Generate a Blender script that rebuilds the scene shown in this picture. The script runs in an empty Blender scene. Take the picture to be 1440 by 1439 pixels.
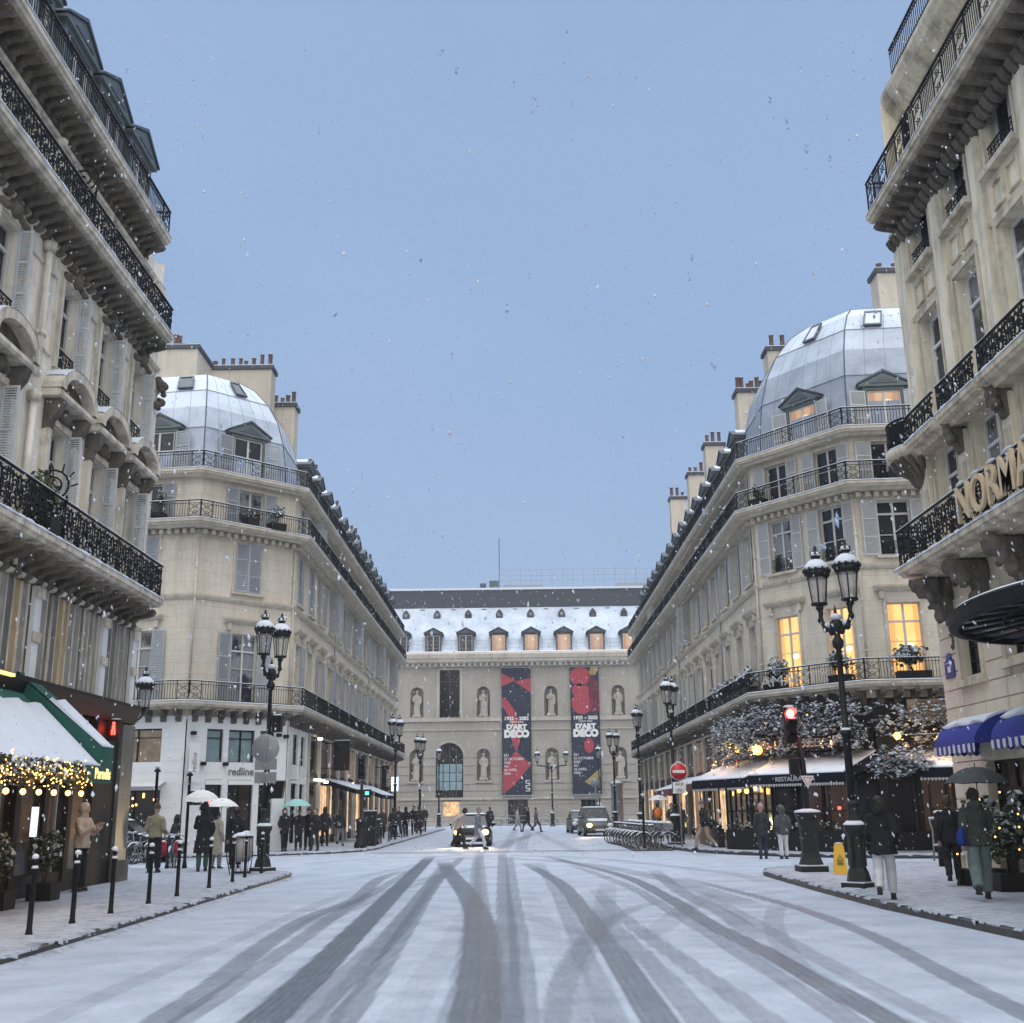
import bpy, bmesh, math, random
from mathutils import Vector, Matrix, noise
random.seed(7)
rad = math.radians
SC = bpy.context.scene
COL = SC.collection
I4 = Matrix.Identity(4)
WORK = bpy.data.scenes.new('workbench')     # shapes are fused here, away from the big scene, then the workbench is thrown away
def bake(o):
    WORK.collection.objects.link(o); 
    with bpy.context.temp_override(scene=WORK, view_layer=WORK.view_layers[0]): dg = bpy.context.evaluated_depsgraph_get()
    dg.update()
    me = bpy.data.meshes.new_from_object(o.evaluated_get(dg)); bpy.data.objects.remove(o); return me
WORLD = {}

# ------------------------------------------------------------------ materials
def nmat(name):
    m = bpy.data.materials.new(name); m.use_nodes = True
    nt = m.node_tree; b = nt.nodes['Principled BSDF']
    return m, nt, b

def nd(nt, typ, ins=None, **kw):
    n = nt.nodes.new(typ)
    for k, v in kw.items(): setattr(n, k, v)
    for k, v in (ins or {}).items():
        if hasattr(v, 'is_output') or isinstance(v, bpy.types.NodeSocket): nt.links.new(v, n.inputs[k])
        else: n.inputs[k].default_value = v
    return n

def c4(c): return (c[0], c[1], c[2], 1.0)

def pos(nt, scale=(1, 1, 1), obj=False):
    if obj: s = nd(nt, 'ShaderNodeTexCoord').outputs['Object']
    else: s = nd(nt, 'ShaderNodeNewGeometry').outputs['Position']
    return nd(nt, 'ShaderNodeMapping', {'Vector': s, 'Scale': scale}).outputs[0]

def noi(nt, vec, scale, detail=4, rough=.55):
    return nd(nt, 'ShaderNodeTexNoise', {'Vector': vec, 'Scale': scale, 'Detail': detail, 'Roughness': rough}).outputs[0]

def ramp(nt, fac, stops):
    r = nd(nt, 'ShaderNodeValToRGB', {'Fac': fac}); cr = r.color_ramp
    while len(cr.elements) < len(stops): cr.elements.new(.5)
    for e, (p, c) in zip(cr.elements, stops):
        e.position = p; e.color = c4(c) if not isinstance(c, (int, float)) else (c, c, c, 1)
    return r.outputs[0]

def mix(nt, fac, a, b, mode='MIX'):
    n = nt.nodes.new('ShaderNodeMix'); n.data_type = 'RGBA'; n.blend_type = mode
    for sock, v in ((n.inputs[0], fac), (n.inputs[6], a), (n.inputs[7], b)):
        if isinstance(v, bpy.types.NodeSocket): nt.links.new(v, sock)
        elif isinstance(v, (int, float)): sock.default_value = v
        else: sock.default_value = c4(v)
    return n.outputs[2]

def mth(nt, op, a, b=0.0, c=0.0):
    n = nt.nodes.new('ShaderNodeMath'); n.operation = op
    for i, v in enumerate((a, b, c)):
        if isinstance(v, bpy.types.NodeSocket): nt.links.new(v, n.inputs[i])
        else: n.inputs[i].default_value = v
    return n.outputs[0]

def bump(nt, b, h, strength=.3, dist=.02):
    n = nd(nt, 'ShaderNodeBump', {'Height': h, 'Strength': strength, 'Distance': dist})
    nt.links.new(n.outputs[0], b.inputs['Normal'])

def flat(name, col, rough=.6, metal=0, var=.12, vs=6, spec=.5, bmp=.1):
    m, nt, b = nmat(name)
    n = noi(nt, pos(nt), vs, 5)
    c = mix(nt, n, [x * (1 - var * 1.6) for x in col], [min(1, x * (1 + var)) for x in col])
    nt.links.new(c, b.inputs['Base Color'])
    b.inputs['Roughness'].default_value = rough; b.inputs['Metallic'].default_value = metal
    b.inputs['Specular IOR Level'].default_value = spec
    if bmp: bump(nt, b, noi(nt, pos(nt), vs * 8, 3), bmp, .01)
    return m

def stone(name, col, dirt, dirtamt=.5, joints=None, streak=.5, rough=.85):
    """limestone: cloudy tone, rain streaks of soot, fine grain, optional block joints"""
    m, nt, b = nmat(name)
    p = pos(nt)
    big = noi(nt, p, .35, 4); mid = noi(nt, p, 2.2, 6, .65)
    c = mix(nt, ramp(nt, big, [(.3, 0), (.7, 1)]), [x * .86 for x in col], [x * 1.1 for x in col])
    st = noi(nt, pos(nt, (1.6, 1.6, .16)), 1.7, 6, .7)
    stf = ramp(nt, st, [(.46, 0), (.75, streak)])
    c = mix(nt, stf, c, dirt)
    c = mix(nt, ramp(nt, mid, [(.5, 0), (.78, dirtamt)]), c, [x * 1.3 for x in dirt])
    g = noi(nt, p, 38, 4, .7)
    c = mix(nt, .22, c, ramp(nt, g, [(.3, .25), (.7, .75)]), 'OVERLAY')
    h = g
    if joints:
        # stone courses: thin lines where the height crosses a course, with verticals staggered
        sep = nd(nt, 'ShaderNodeSeparateXYZ', {0: nd(nt, 'ShaderNodeNewGeometry').outputs['Position']})
        hz = nd(nt, 'ShaderNodeCombineXYZ', {0: mth(nt, 'ADD', sep.outputs[0], sep.outputs[1]), 1: sep.outputs[2]})
        bt = nd(nt, 'ShaderNodeTexBrick', {'Vector': hz.outputs[0], 'Scale': 1.0, 'Mortar Size': .012, 'Brick Width': joints[0], 'Row Height': joints[1], 'Bias': 0.0, 'Mortar Smooth': .3})
        c = mix(nt, mth(nt, 'MULTIPLY', bt.outputs['Fac'], joints[2]), c, [x * .8 for x in dirt])
        h = mth(nt, 'SUBTRACT', g, mth(nt, 'MULTIPLY', bt.outputs['Fac'], 1.5))
    nt.links.new(c, b.inputs['Base Color']); b.inputs['Roughness'].default_value = rough
    b.inputs['Specular IOR Level'].default_value = .25
    bump(nt, b, h, .35, .02)
    return m

def snowy(name, under, amt=.6, scale=5, rough=.7):
    """a surface with powder snow caught in patches, more where it faces up"""
    m, nt, b = nmat(name)
    g = nd(nt, 'ShaderNodeNewGeometry')
    nz = nd(nt, 'ShaderNodeSeparateXYZ', {0: g.outputs['Normal']}).outputs[2]
    n = noi(nt, pos(nt), scale, 6, .65)
    f = mth(nt, 'ADD', mth(nt, 'MULTIPLY', nz, .9), mth(nt, 'MULTIPLY', n, 1.0))
    f = ramp(nt, mth(nt, 'MULTIPLY', f, .6), [(max(0, .75 - amt), 0), (min(1, 1.0 - amt * .8), 1)])
    c = mix(nt, f, under, (.52, .58, .66))
    nt.links.new(c, b.inputs['Base Color']); b.inputs['Roughness'].default_value = rough
    bump(nt, b, noi(nt, pos(nt), scale * 5, 4), .3, .02)
    return m

def emis(name, col, s, base=None):
    m, nt, b = nmat(name)
    b.inputs['Base Color'].default_value = c4(base or col)
    b.inputs['Emission Color'].default_value = c4(col); b.inputs['Emission Strength'].default_value = s
    return m

def litpane(name, col, s, scale=1.3):
    """a lit room behind a pane: uneven warm light, darker patches for curtains and furniture"""
    m, nt, b = nmat(name)
    p = pos(nt)
    n = noi(nt, p, scale, 3); n2 = noi(nt, p, scale * 3.5, 4)
    f = ramp(nt, n, [(.3, .35), (.62, 1)])
    c = mix(nt, ramp(nt, n2, [(.35, 0), (.6, 1)]), [col[0] * .75, col[1] * .5, col[2] * .35], col)
    c = mix(nt, 1.0, c, f, 'MULTIPLY')
    nt.links.new(c, b.inputs['Emission Color']); b.inputs['Emission Strength'].default_value = s
    b.inputs['Base Color'].default_value = (.05, .04, .03, 1); b.inputs['Roughness'].default_value = .1
    return m

def roompane(name, col, s):
    """a lit room seen through a window: warm wall, paler ceiling, curtains at the sides, a hanging lamp"""
    m, nt, b = nmat(name)
    sp = nd(nt, 'ShaderNodeSeparateXYZ', {0: nd(nt, 'ShaderNodeTexCoord').outputs['Object']}); x, z = sp.outputs[0], sp.outputs[2]
    ax = mth(nt, 'ABSOLUTE', x); n = noi(nt, pos(nt), .9, 3); st = noi(nt, pos(nt, (9, 9, .3)), 1.5, 2)
    c = mix(nt, ramp(nt, n, [(.35, 0), (.65, 1)]), [col[0] * .85, col[1] * .8, col[2] * .7], col)
    c = mix(nt, ramp(nt, mth(nt, 'ADD', z, mth(nt, 'MULTIPLY', n, .8)), [(.3, .75), (.9, 0)]), c, [col[0] * .22, col[1] * .15, col[2] * .10])
    c = mix(nt, ramp(nt, mth(nt, 'ADD', ax, mth(nt, 'MULTIPLY', st, .16)), [(.40, 0), (.47, .62)]), c, [col[0] * .55, col[1] * .40, col[2] * .28])
    d = mth(nt, 'ADD', mth(nt, 'POWER', mth(nt, 'MULTIPLY', mth(nt, 'SUBTRACT', x, .14), 5.5), 2.0), mth(nt, 'POWER', mth(nt, 'MULTIPLY', mth(nt, 'SUBTRACT', z, 1.35), 9.0), 2.0))
    c = mix(nt, ramp(nt, d, [(.6, 1), (1.0, 0)]), c, (1.6, 1.3, .8))
    nt.links.new(c, b.inputs['Emission Color']); b.inputs['Emission Strength'].default_value = s
    b.inputs['Base Color'].default_value = (.05, .04, .03, 1); b.inputs['Roughness'].default_value = .1
    return m

def glassmat(name, dark, light, curtain=.35):
    """window pane: dark room, in some windows a pale curtain behind the glass"""
    m, nt, b = nmat(name)
    oi = nd(nt, 'ShaderNodeObjectInfo')
    fold = noi(nt, pos(nt, (7, 7, .4)), 1.6, 3)
    cur = mix(nt, fold, [x * .5 for x in light], light)
    on = mth(nt, 'LESS_THAN', oi.outputs['Random'], curtain)
    rnd = noi(nt, pos(nt), 1.1, 3)
    on = mth(nt, 'MULTIPLY', on, ramp(nt, rnd, [(.42, 0), (.52, 1)]))
    c = mix(nt, on, dark, cur)
    nt.links.new(c, b.inputs['Base Color'])
    b.inputs['Roughness'].default_value = .12; b.inputs['Specular IOR Level'].default_value = .45
    bump(nt, b, noi(nt, pos(nt), 1.2, 2), .05, .05)
    return m

M = {}
M['cream'] = stone('cream_limestone', (.645, .585, .475), (.27, .245, .205), .40, (1.3, .48, .30), .48)
M['cream_trim'] = stone('cream_moulding', (.59, .53, .425), (.20, .18, .15), .5, None, .6)
M['grey_stone'] = stone('weathered_limestone', (.82, .76, .65), (.17, .158, .135), .45, None, .66)
M['grey_trim'] = stone('weathered_moulding', (.70, .635, .525), (.10, .092, .08), .65, None, .8)
M['carved'] = stone('sooty_shaded_stone', (.155, .135, .108), (.028, .026, .022), 1.0, None, .95)  # soot stain, deepened with the shade of undersides put into the colour
M['hotel'] = stone('hotel_limestone', (.82, .745, .575), (.17, .148, .112), .42, None, .62)
M['hotel_trim'] = stone('hotel_moulding', (.66, .59, .45), (.09, .08, .06), .65, None, .8)
M['hotel_block'] = stone('hotel_ground_stone', (.70, .63, .48), (.28, .25, .195), .3, None, .3)
M['museum'] = stone('museum_stone', (.37, .34, .29), (.24, .22, .185), .35, (1.6, .62, .30), .35)
M['museum_trim'] = stone('museum_moulding', (.46, .42, .355), (.18, .165, .145), .5, None, .45)
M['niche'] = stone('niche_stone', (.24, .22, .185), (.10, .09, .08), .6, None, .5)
M['statue'] = stone('statue_stone', (.40, .37, .31), (.13, .12, .11), .6, None, .5)
M['chimney'] = stone('rendered_chimney', (.54, .485, .395), (.20, .18, .16), .3, None, .4)
M['terracotta'] = flat('chimney_pot_clay', (.12, .075, .06), .8)
M['iron'] = flat('black_iron', (.008, .008, .009), .6, .0, .3, 9, .25)
M['castiron'] = flat('dark_cast_iron', (.012, .013, .013), .55, 0, .35, 7, .3)
M['bronze_iron'] = flat('green_black_cast_iron', (.022, .025, .022), .6, 0, .4, 5, .3)
M['zinc'] = flat('dark_zinc', (.085, .10, .115), .5, .3, .3, 2.2)
M['slate'] = flat('dark_slate_roof', (.040, .048, .060), .6, 0, .3, 3)
M['dormer_zinc'] = flat('green_grey_dormer', (.12, .15, .15), .55, .1, .25, 3)
M['dark_dormer'] = flat('dark_dormer', (.10, .115, .12), .6, .1, .3, 3)
M['snow'] = flat('settled_snow', (.60, .64, .70), .75, 0, .06, 3, .3, .35)
M['snow_zinc'] = snowy('snow_dusted_zinc', (.22, .26, .32), .52, .8)
M['thin_snow_zinc'] = snowy('thinly_dusted_zinc', (.25, .29, .35), .38, .7)
M['seam'] = flat('zinc_seam', (.17, .20, .24), .5, .3, .2, 2)
M['snow_roof'] = snowy('snow_covered_slate', (.25, .30, .37), .30, .5)
M['white'] = flat('white_paint', (.74, .75, .74), .5, 0, .06, 2)
M['offwhite'] = flat('offwhite_frame_paint', (.55, .54, .50), .5, 0, .1, 3)
M['shutter_grey'] = flat('pale_grey_shutter_paint', (.36, .385, .41), .55, 0, .15, 3)
M['shutter_pale'] = flat('pale_shutter_paint', (.56, .59, .59), .55, 0, .2, 3)
M['shutter_white'] = flat('white_shutter_paint', (.50, .51, .50), .55, 0, .12, 3)
M['wood_grey'] = flat('weathered_grey_panel', (.30, .29, .265), .35, 0, .45, 2.5)
M['lit_tan'] = flat('tan_lit_pane', (.42, .30, .16), .4, 0, .35, 2.5)  # lit mezzanine panes: window light put into a tan colour
M['wood_dark'] = flat('dark_wood_panel', (.15, .147, .135), .3, 0, .5, 2.5)
M['shop_dark'] = flat('dark_shopfront_paint', (.010, .0085, .007), .6, 0, .4, 3, .3)
M['shop_brown'] = flat('brown_shopfront', (.022, .015, .010), .6, 0, .4, 3, .2)
M['glass'] = glassmat('window_glass', (.016, .018, .021), (.30, .31, .32), .55)
M['shop_glass'] = glassmat('shop_glass', (.010, .009, .008), (.05, .042, .03), .5); M['shop_glass'].node_tree.nodes['Principled BSDF'].inputs['Specular IOR Level'].default_value = .28
M['glass_green'] = flat('pale_green_pane', (.20, .29, .29), .15, 0, .3, 1.5)
M['glass_blue'] = flat('pale_blue_pane', (.26, .36, .38), .2, 0, .25, 1.0)
M['glass_amber'] = litpane('dim_amber_pane', (.62, .52, .36), .16)
M['lit'] = roompane('lit_room', (1.0, .56, .20), 1.0)
M['lit_soft'] = roompane('softly_lit_room', (1.0, .62, .40), .42)
M['lit_shop'] = litpane('lit_shop_window', (1.0, .70, .40), .8)
M['lit_dim'] = litpane('dim_restaurant_light', (.9, .38, .13), .022, 3.5)
M['bulb'] = emis('warm_bulb', (1.0, .50, .12), 4.5)
M['bulb_small'] = emis('fairy_bulb', (1.0, .52, .14), 3.2)
M['white_lamp'] = emis('white_lamp', (1.0, .93, .82), 4)
M['red_lamp'] = emis('red_signal_lamp', (1.0, .03, .02), 7)
M['red_core'] = emis('bright_signal_core', (1.0, .55, .42), 12)
M['green_lamp'] = emis('green_signal_lamp', (.08, .9, .45), 2.0)
M['headlamp'] = emis('headlamp', (1.0, .66, .22), 2.2); M['headlamp_core'] = emis('headlamp_core', (1.0, .9, .7), 40)
M['lightbox'] = emis('menu_lightbox', (.80, .88, 1.0), .85)
M['green_cloth'] = flat('green_awning_cloth', (.010, .085, .068), .8, 0, .25, 2)
M['navy_cloth'] = flat('navy_awning_cloth', (.007, .008, .016), .85, 0, .25, 2, .15)
M['blue_cloth'] = flat('blue_awning_cloth', (.012, .030, .24), .8, 0, .2, 2)
M['red_cloth'] = flat('dark_red_awning_cloth', (.10, .012, .014), .8, 0, .3, 2)
M['white_cloth'] = flat('white_fringe_cloth', (.6, .6, .6), .8, 0, .1, 2)
M['leaf'] = flat('evergreen_leaf', (.030, .048, .030), .7, 0, .5, 4, .2, 0)
M['leaf_pale'] = flat('pale_shrub_leaf', (.13, .15, .085), .7, 0, .45, 4, .2, 0)
M['leaf_snow'] = flat('snow_on_leaf', (.58, .62, .67), .8, 0, .15, 5, .2, 0)
M['gold'] = emis('gold_letter', (1.0, .72, .25), .8)
M['letter_white'] = flat('white_letter', (.72, .71, .68), .5, 0, .05, 3)
M['letter_cream'] = flat('cream_letter', (.60, .47, .29), .5, 0, .1, 3)
M['letter_grey'] = flat('grey_metal_letter', (.16, .155, .145), .4, .2, .1, 3)
M['letter_silver'] = flat('silver_letter', (.50, .49, .46), .4, .2, .1, 3)
M['yellow'] = flat('yellow_plastic', (.72, .42, .02), .45, 0, .08, 3)
M['red_sign'] = flat('red_sign_enamel', (.45, .012, .02), .4, 0, .08, 3)
M['sign_white'] = flat('white_sign_enamel', (.70, .70, .69), .4, 0, .05, 3)
M['blue_sign'] = flat('blue_sign_enamel', (.03, .05, .20), .4, 0, .08, 3)
M['grey_metal'] = flat('galvanised_grey', (.27, .28, .29), .5, .3, .15, 3)
M['rubber'] = flat('tyre_rubber', (.014, .014, .014), .8)
M['car_black'] = flat('dark_car_paint', (.008, .009, .011), .45, .0, .1, 2, .12, 0)
M['car_grey'] = flat('grey_green_car_paint', (.055, .068, .068), .45, 0, .1, 2, .6, 0)
M['car_glass'] = flat('windscreen', (.035, .042, .05), .15, 0, .2, 2, .4, 0)
M['chrome'] = flat('bright_metal', (.5, .5, .5), .3, .8, .1, 3)
M['skin'] = flat('skin', (.42, .26, .19), .6, 0, .08, 12, .3, 0)
M['skin_dark'] = flat('dark_skin', (.07, .04, .028), .6, 0, .08, 12, .3, 0)
M['hair'] = flat('dark_hair', (.018, .013, .010), .6, 0, .3, 30)
M['hair_brown'] = flat('brown_hair', (.06, .036, .022), .6, 0, .3, 30)
M['shoe'] = flat('dark_shoe', (.014, .012, .011), .6)

_cl = {}
def cloth(c, rough=.85):
    k = tuple(round(x, 3) for x in c)
    if k not in _cl:
        m, nt, b = nmat('coat_cloth')
        p = pos(nt, obj=True)
        n = noi(nt, p, 7, 5); f = noi(nt, p, 60, 3)
        col = mix(nt, n, [x * .7 for x in c], [min(1, x * 1.2) for x in c])
        col = mix(nt, ramp(nt, noi(nt, p, 26, 4), [(.66, 0), (.74, .35)]), col, (.6, .63, .68))   # settled flakes
        nt.links.new(col, b.inputs['Base Color']); b.inputs['Roughness'].default_value = rough
        b.inputs['Specular IOR Level'].default_value = .2
        bump(nt, b, mth(nt, 'ADD', n, mth(nt, 'MULTIPLY', f, .2)), .6, .04)
        _cl[k] = m
    return _cl[k]

# ------------------------------------------------------------------ mesh builder
class MB:
    def __init__(s, T=None):
        s.v = []; s.f = []; s.mi = []; s.sm = []; s.mats = []; s.T = T
    def m(s, mat):
        if isinstance(mat, str): mat = M[mat]
        if mat not in s.mats: s.mats.append(mat)
        return s.mats.index(mat)
    def add(s, pts, faces, mat, smooth=False, T=None):
        i0 = len(s.v); k = s.m(mat)
        X = s.T if T is None else (s.T @ T if s.T is not None else T)
        if X is None: s.v += [tuple(p) for p in pts]
        else: s.v += [tuple(X @ Vector(p)) for p in pts]
        for f in faces:
            s.f.append(tuple(i0 + i for i in f)); s.mi.append(k); s.sm.append(smooth)
    def quad(s, a, b, c, d, mat): s.add([a, b, c, d], [(0, 1, 2, 3)], mat)
    def box(s, x0, y0, z0, x1, y1, z1, mat, T=None):
        s.add([(x0, y0, z0), (x1, y0, z0), (x1, y1, z0), (x0, y1, z0), (x0, y0, z1), (x1, y0, z1), (x1, y1, z1), (x0, y1, z1)],
              [(0, 3, 2, 1), (4, 5, 6, 7), (0, 1, 5, 4), (1, 2, 6, 5), (2, 3, 7, 6), (3, 0, 4, 7)], mat, False, T)
    def cbox(s, c, d, mat, T=None):
        s.box(c[0] - d[0] / 2, c[1] - d[1] / 2, c[2] - d[2] / 2, c[0] + d[0] / 2, c[1] + d[1] / 2, c[2] + d[2] / 2, mat, T)
    def prism(s, prof, a, b, mat, axis='x', smooth=False, T=None):
        """closed 2D profile extruded from a to b along an axis; profile is (y,z) for x, (x,z) for y, (x,y) for z"""
        n = len(prof)
        def P(p, t): return {'x': (t, p[0], p[1]), 'y': (p[0], t, p[1]), 'z': (p[0], p[1], t)}[axis]
        pts = [P(p, a) for p in prof] + [P(p, b) for p in prof]
        fs = [(i, (i + 1) % n, n + (i + 1) % n, n + i) for i in range(n)]
        s.add(pts, fs, mat, smooth, T)
        s.add(pts, [tuple(range(n))[::-1], tuple(range(n, 2 * n))], mat, False, T)
    def tube(s, pts, r, mat, n=8, smooth=True, cap=True, T=None, flatten=None):
        pts = [Vector(p) for p in pts]; L = len(pts)
        rr = r if isinstance(r, (list, tuple)) else [r] * L
        vs = []; up = None
        for i, p in enumerate(pts):
            t = (pts[min(i + 1, L - 1)] - pts[max(i - 1, 0)])
            if t.length < 1e-9: t = Vector((0, 0, 1))
            t.normalize()
            if up is None: up = Vector((0, 0, 1)) if abs(t.z) < .9 else Vector((1, 0, 0))
            a = t.cross(up)
            if a.length < 1e-6: a = t.cross(Vector((0, 1, .1)))
            a.normalize(); b2 = a.cross(t); up = b2
            for k in range(n):
                an = 2 * math.pi * (k + .5) / n
                vs.append(p + (a * math.cos(an) + b2 * math.sin(an)) * rr[i])
        fs = [(i * n + k, i * n + (k + 1) % n, (i + 1) * n + (k + 1) % n, (i + 1) * n + k) for i in range(L - 1) for k in range(n)]
        if cap: fs += [tuple(range(n))[::-1], tuple((L - 1) * n + k for k in range(n))]
        s.add(vs, fs, mat, smooth, T)
    def lathe(s, prof, mat, c=(0, 0, 0), n=12, smooth=True, T=None, sx=1, sy=1):
        """prof: (r,z) list"""
        vs = [(c[0] + r * math.cos(2 * math.pi * (k + .5) / n) * sx, c[1] + r * math.sin(2 * math.pi * (k + .5) / n) * sy, c[2] + z) for r, z in prof for k in range(n)]
        L = len(prof)
        fs = [(i * n + k, i * n + (k + 1) % n, (i + 1) * n + (k + 1) % n, (i + 1) * n + k) for i in range(L - 1) for k in range(n)]
        fs += [tuple(range(n))[::-1], tuple((L - 1) * n + k for k in range(n))]
        s.add(vs, fs, mat, smooth, T)
    def ball(s, c, r, mat, n=8, T=None, m=6):
        if not isinstance(r, (tuple, list)): r = (r, r, r)
        pr = [(max(.001, math.sin(math.pi * i / m)), -math.cos(math.pi * i / m)) for i in range(m + 1)]
        vs = [(c[0] + q * math.cos(2 * math.pi * k / n) * r[0], c[1] + q * math.sin(2 * math.pi * k / n) * r[1], c[2] + z * r[2]) for q, z in pr for k in range(n)]
        fs = [(i * n + k, i * n + (k + 1) % n, (i + 1) * n + (k + 1) % n, (i + 1) * n + k) for i in range(m) for k in range(n)]
        s.add(vs, fs, mat, True, T)
    def torus(s, c, R, r, mat, axis='x', n=20, k=6, T=None):
        pts = []
        for i in range(n + 1):
            a = 2 * math.pi * i / n
            u, v = R * math.cos(a), R * math.sin(a)
            pts.append({'x': (c[0], c[1] + u, c[2] + v), 'y': (c[0] + u, c[1], c[2] + v), 'z': (c[0] + u, c[1] + v, c[2])}[axis])
        s.tube(pts, r, mat, k, True, False, T)
    def mesh(s, name):
        me = bpy.data.meshes.new(name); me.from_pydata(s.v, [], s.f)
        for mt in s.mats: me.materials.append(mt)
        me.polygons.foreach_set('material_index', s.mi); me.polygons.foreach_set('use_smooth', s.sm)
        me.update(); return me
    def build(s, name, parent=None, W=None):
        return put(s.mesh(name), name, parent, W)

def put(me, name, parent=None, W=None):
    o = bpy.data.objects.new(name, me); COL.objects.link(o)
    W = W or (WORLD[parent.name] if parent else I4)
    WORLD[o.name] = W.copy()
    if parent:
        o.parent = parent; o.matrix_basis = WORLD[parent.name].inverted() @ W
    else: o.matrix_basis = W
    return o

def build_local(mb, name, parent):
    """mesh given in world coordinates, hung on a parent"""
    W = WORLD[parent.name]; inv = W.inverted()
    mb.v = [tuple(inv @ Vector(p)) for p in mb.v]
    return mb.build(name, parent)

def tag(o, label, cat, group=None, kind=None):
    o['label'] = label; o['category'] = cat
    if group: o['group'] = group
    if kind: o['kind'] = kind
    return o

def thing(name, label, cat, W=None, group=None):
    o = bpy.data.objects.new(name, None); COL.objects.link(o); o.empty_display_size = .3
    W = W or I4; WORLD[o.name] = W.copy(); o.matrix_basis = W
    return tag(o, label, cat, group)

def solo(mb, name, label, cat, W=None, group=None):
    return tag(mb.build(name, None, W), label, cat, group)

def struct(mb, name, W=None):
    o = mb.build(name, None, W); o['kind'] = 'structure'; return o

def kids(o): return [c for c in ALLKIDS.get(o.name, [])]
def copy_tree(o, W, label=None):
    """a copy of a thing, of its parts and of their sub-parts"""
    def rec(a, parent, Wn):
        b = a.copy(); COL.objects.link(b); WORLD[b.name] = Wn.copy()
        if parent is not None: b.parent = parent
        else: b.matrix_basis = Wn
        for c in list(a.children): rec(c, b, Wn @ c.matrix_basis)
        return b
    r = rec(o, None, W)
    if label: r['label'] = label
    return r

def at(x, y, z=0, rz=0, s=1):
    return Matrix.Translation((x, y, z)) @ Matrix.Rotation(rad(rz), 4, 'Z') @ Matrix.Scale(s, 4)
def FT(ox, oy, ang): return Matrix.Translation((ox, oy, 0)) @ Matrix.Rotation(rad(ang), 4, 'Z')
def TR(x, y, z): return Matrix.Translation((x, y, z))
def RX(a): return Matrix.Rotation(rad(a), 4, 'X')
def RY(a): return Matrix.Rotation(rad(a), 4, 'Y')
def RZ(a): return Matrix.Rotation(rad(a), 4, 'Z')

def offp(path, d):
    """plan polyline shifted outward (to the right of travel) by d, mitred"""
    out = []; n = len(path)
    for i in range(n):
        ns = []
        for a, b in ((i - 1, i), (i, i + 1)):
            if a >= 0 and b < n:
                dx, dy = path[b][0] - path[a][0], path[b][1] - path[a][1]; l = math.hypot(dx, dy)
                ns.append((dy / l, -dx / l))
        if len(ns) == 1: nx, ny = ns[0]; k = 1
        else:
            nx, ny = ns[0][0] + ns[1][0], ns[0][1] + ns[1][1]; l = math.hypot(nx, ny); nx /= l; ny /= l
            k = 1 / max(.3, nx * ns[0][0] + ny * ns[0][1])
        out.append((path[i][0] + nx * d * k, path[i][1] + ny * d * k))
    return out

def sweep(mb, path, prof, mat, closed=True, caps=True, smooth=False):
    """profile of (offset, z) swept along a plan path"""
    L = len(path); n = len(prof); vs = []
    cols = [offp(path, o) for o, z in prof]
    for i in range(L):
        for j, (o, z) in enumerate(prof): vs.append((cols[j][i][0], cols[j][i][1], z))
    fs = []
    for i in range(L - 1):
        for j in range(n if closed else n - 1):
            k = (j + 1) % n
            fs.append((i * n + j, i * n + k, (i + 1) * n + k, (i + 1) * n + j))
    if caps and closed: fs += [tuple(range(n)), tuple((L - 1) * n + j for j in range(n))[::-1]]
    mb.add(vs, fs, mat, smooth)

def wall(mb, x0, x1, z0, z1, ops, mat, depth=.22, y=0, rmat=None):
    """flat wall in a facade frame with openings (xa,xb,za,zb) and their reveals"""
    ops = [o for o in ops if o[0] > x0 - 1e-6 and o[1] < x1 + 1e-6 and o[2] > z0 - 1e-6 and o[3] < z1 + 1e-6]
    xs = sorted({x0, x1, *[o[0] for o in ops], *[o[1] for o in ops]}); zs = sorted({z0, z1, *[o[2] for o in ops], *[o[3] for o in ops]})
    for j in range(len(zs) - 1):
        run = None
        for i in range(len(xs)):
            solid = False
            if i < len(xs) - 1:
                cx, cz = (xs[i] + xs[i + 1]) / 2, (zs[j] + zs[j + 1]) / 2
                solid = not any(o[0] < cx < o[1] and o[2] < cz < o[3] for o in ops)
            if solid and run is None: run = xs[i]
            if not solid and run is not None:
                mb.quad((run, y, zs[j]), (xs[i], y, zs[j]), (xs[i], y, zs[j + 1]), (run, y, zs[j + 1]), mat); run = None
    rm = rmat or mat
    for a, b, c, d in ops:
        Y = y + depth
        mb.quad((a, y, c), (a, y, d), (a, Y, d), (a, Y, c), rm); mb.quad((b, y, c), (b, Y, c), (b, Y, d), (b, y, d), rm)
        mb.quad((a, y, d), (b, y, d), (b, Y, d), (a, Y, d), rm); mb.quad((a, y, c), (a, Y, c), (b, Y, c), (b, y, c), rm)

# ------------------------------------------------------------------ lettering
def text_obj(s, size, depth, mat, name, parent, W, bold=0.0, sx=1.0, align='CENTER'):
    cu = bpy.data.curves.new('lettering', 'FONT'); cu.body = s; cu.size = size; cu.extrude = depth
    cu.align_x = align; cu.offset = bold; cu.resolution_u = 3
    me = bake(bpy.data.objects.new('tmp', cu))
    me.materials.clear(); me.materials.append(M[mat] if isinstance(mat, str) else mat)
    return put(me, name, parent, W @ Matrix.Rotation(rad(90), 4, 'X') @ Matrix.Diagonal((sx, 1, 1, 1)))

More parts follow.
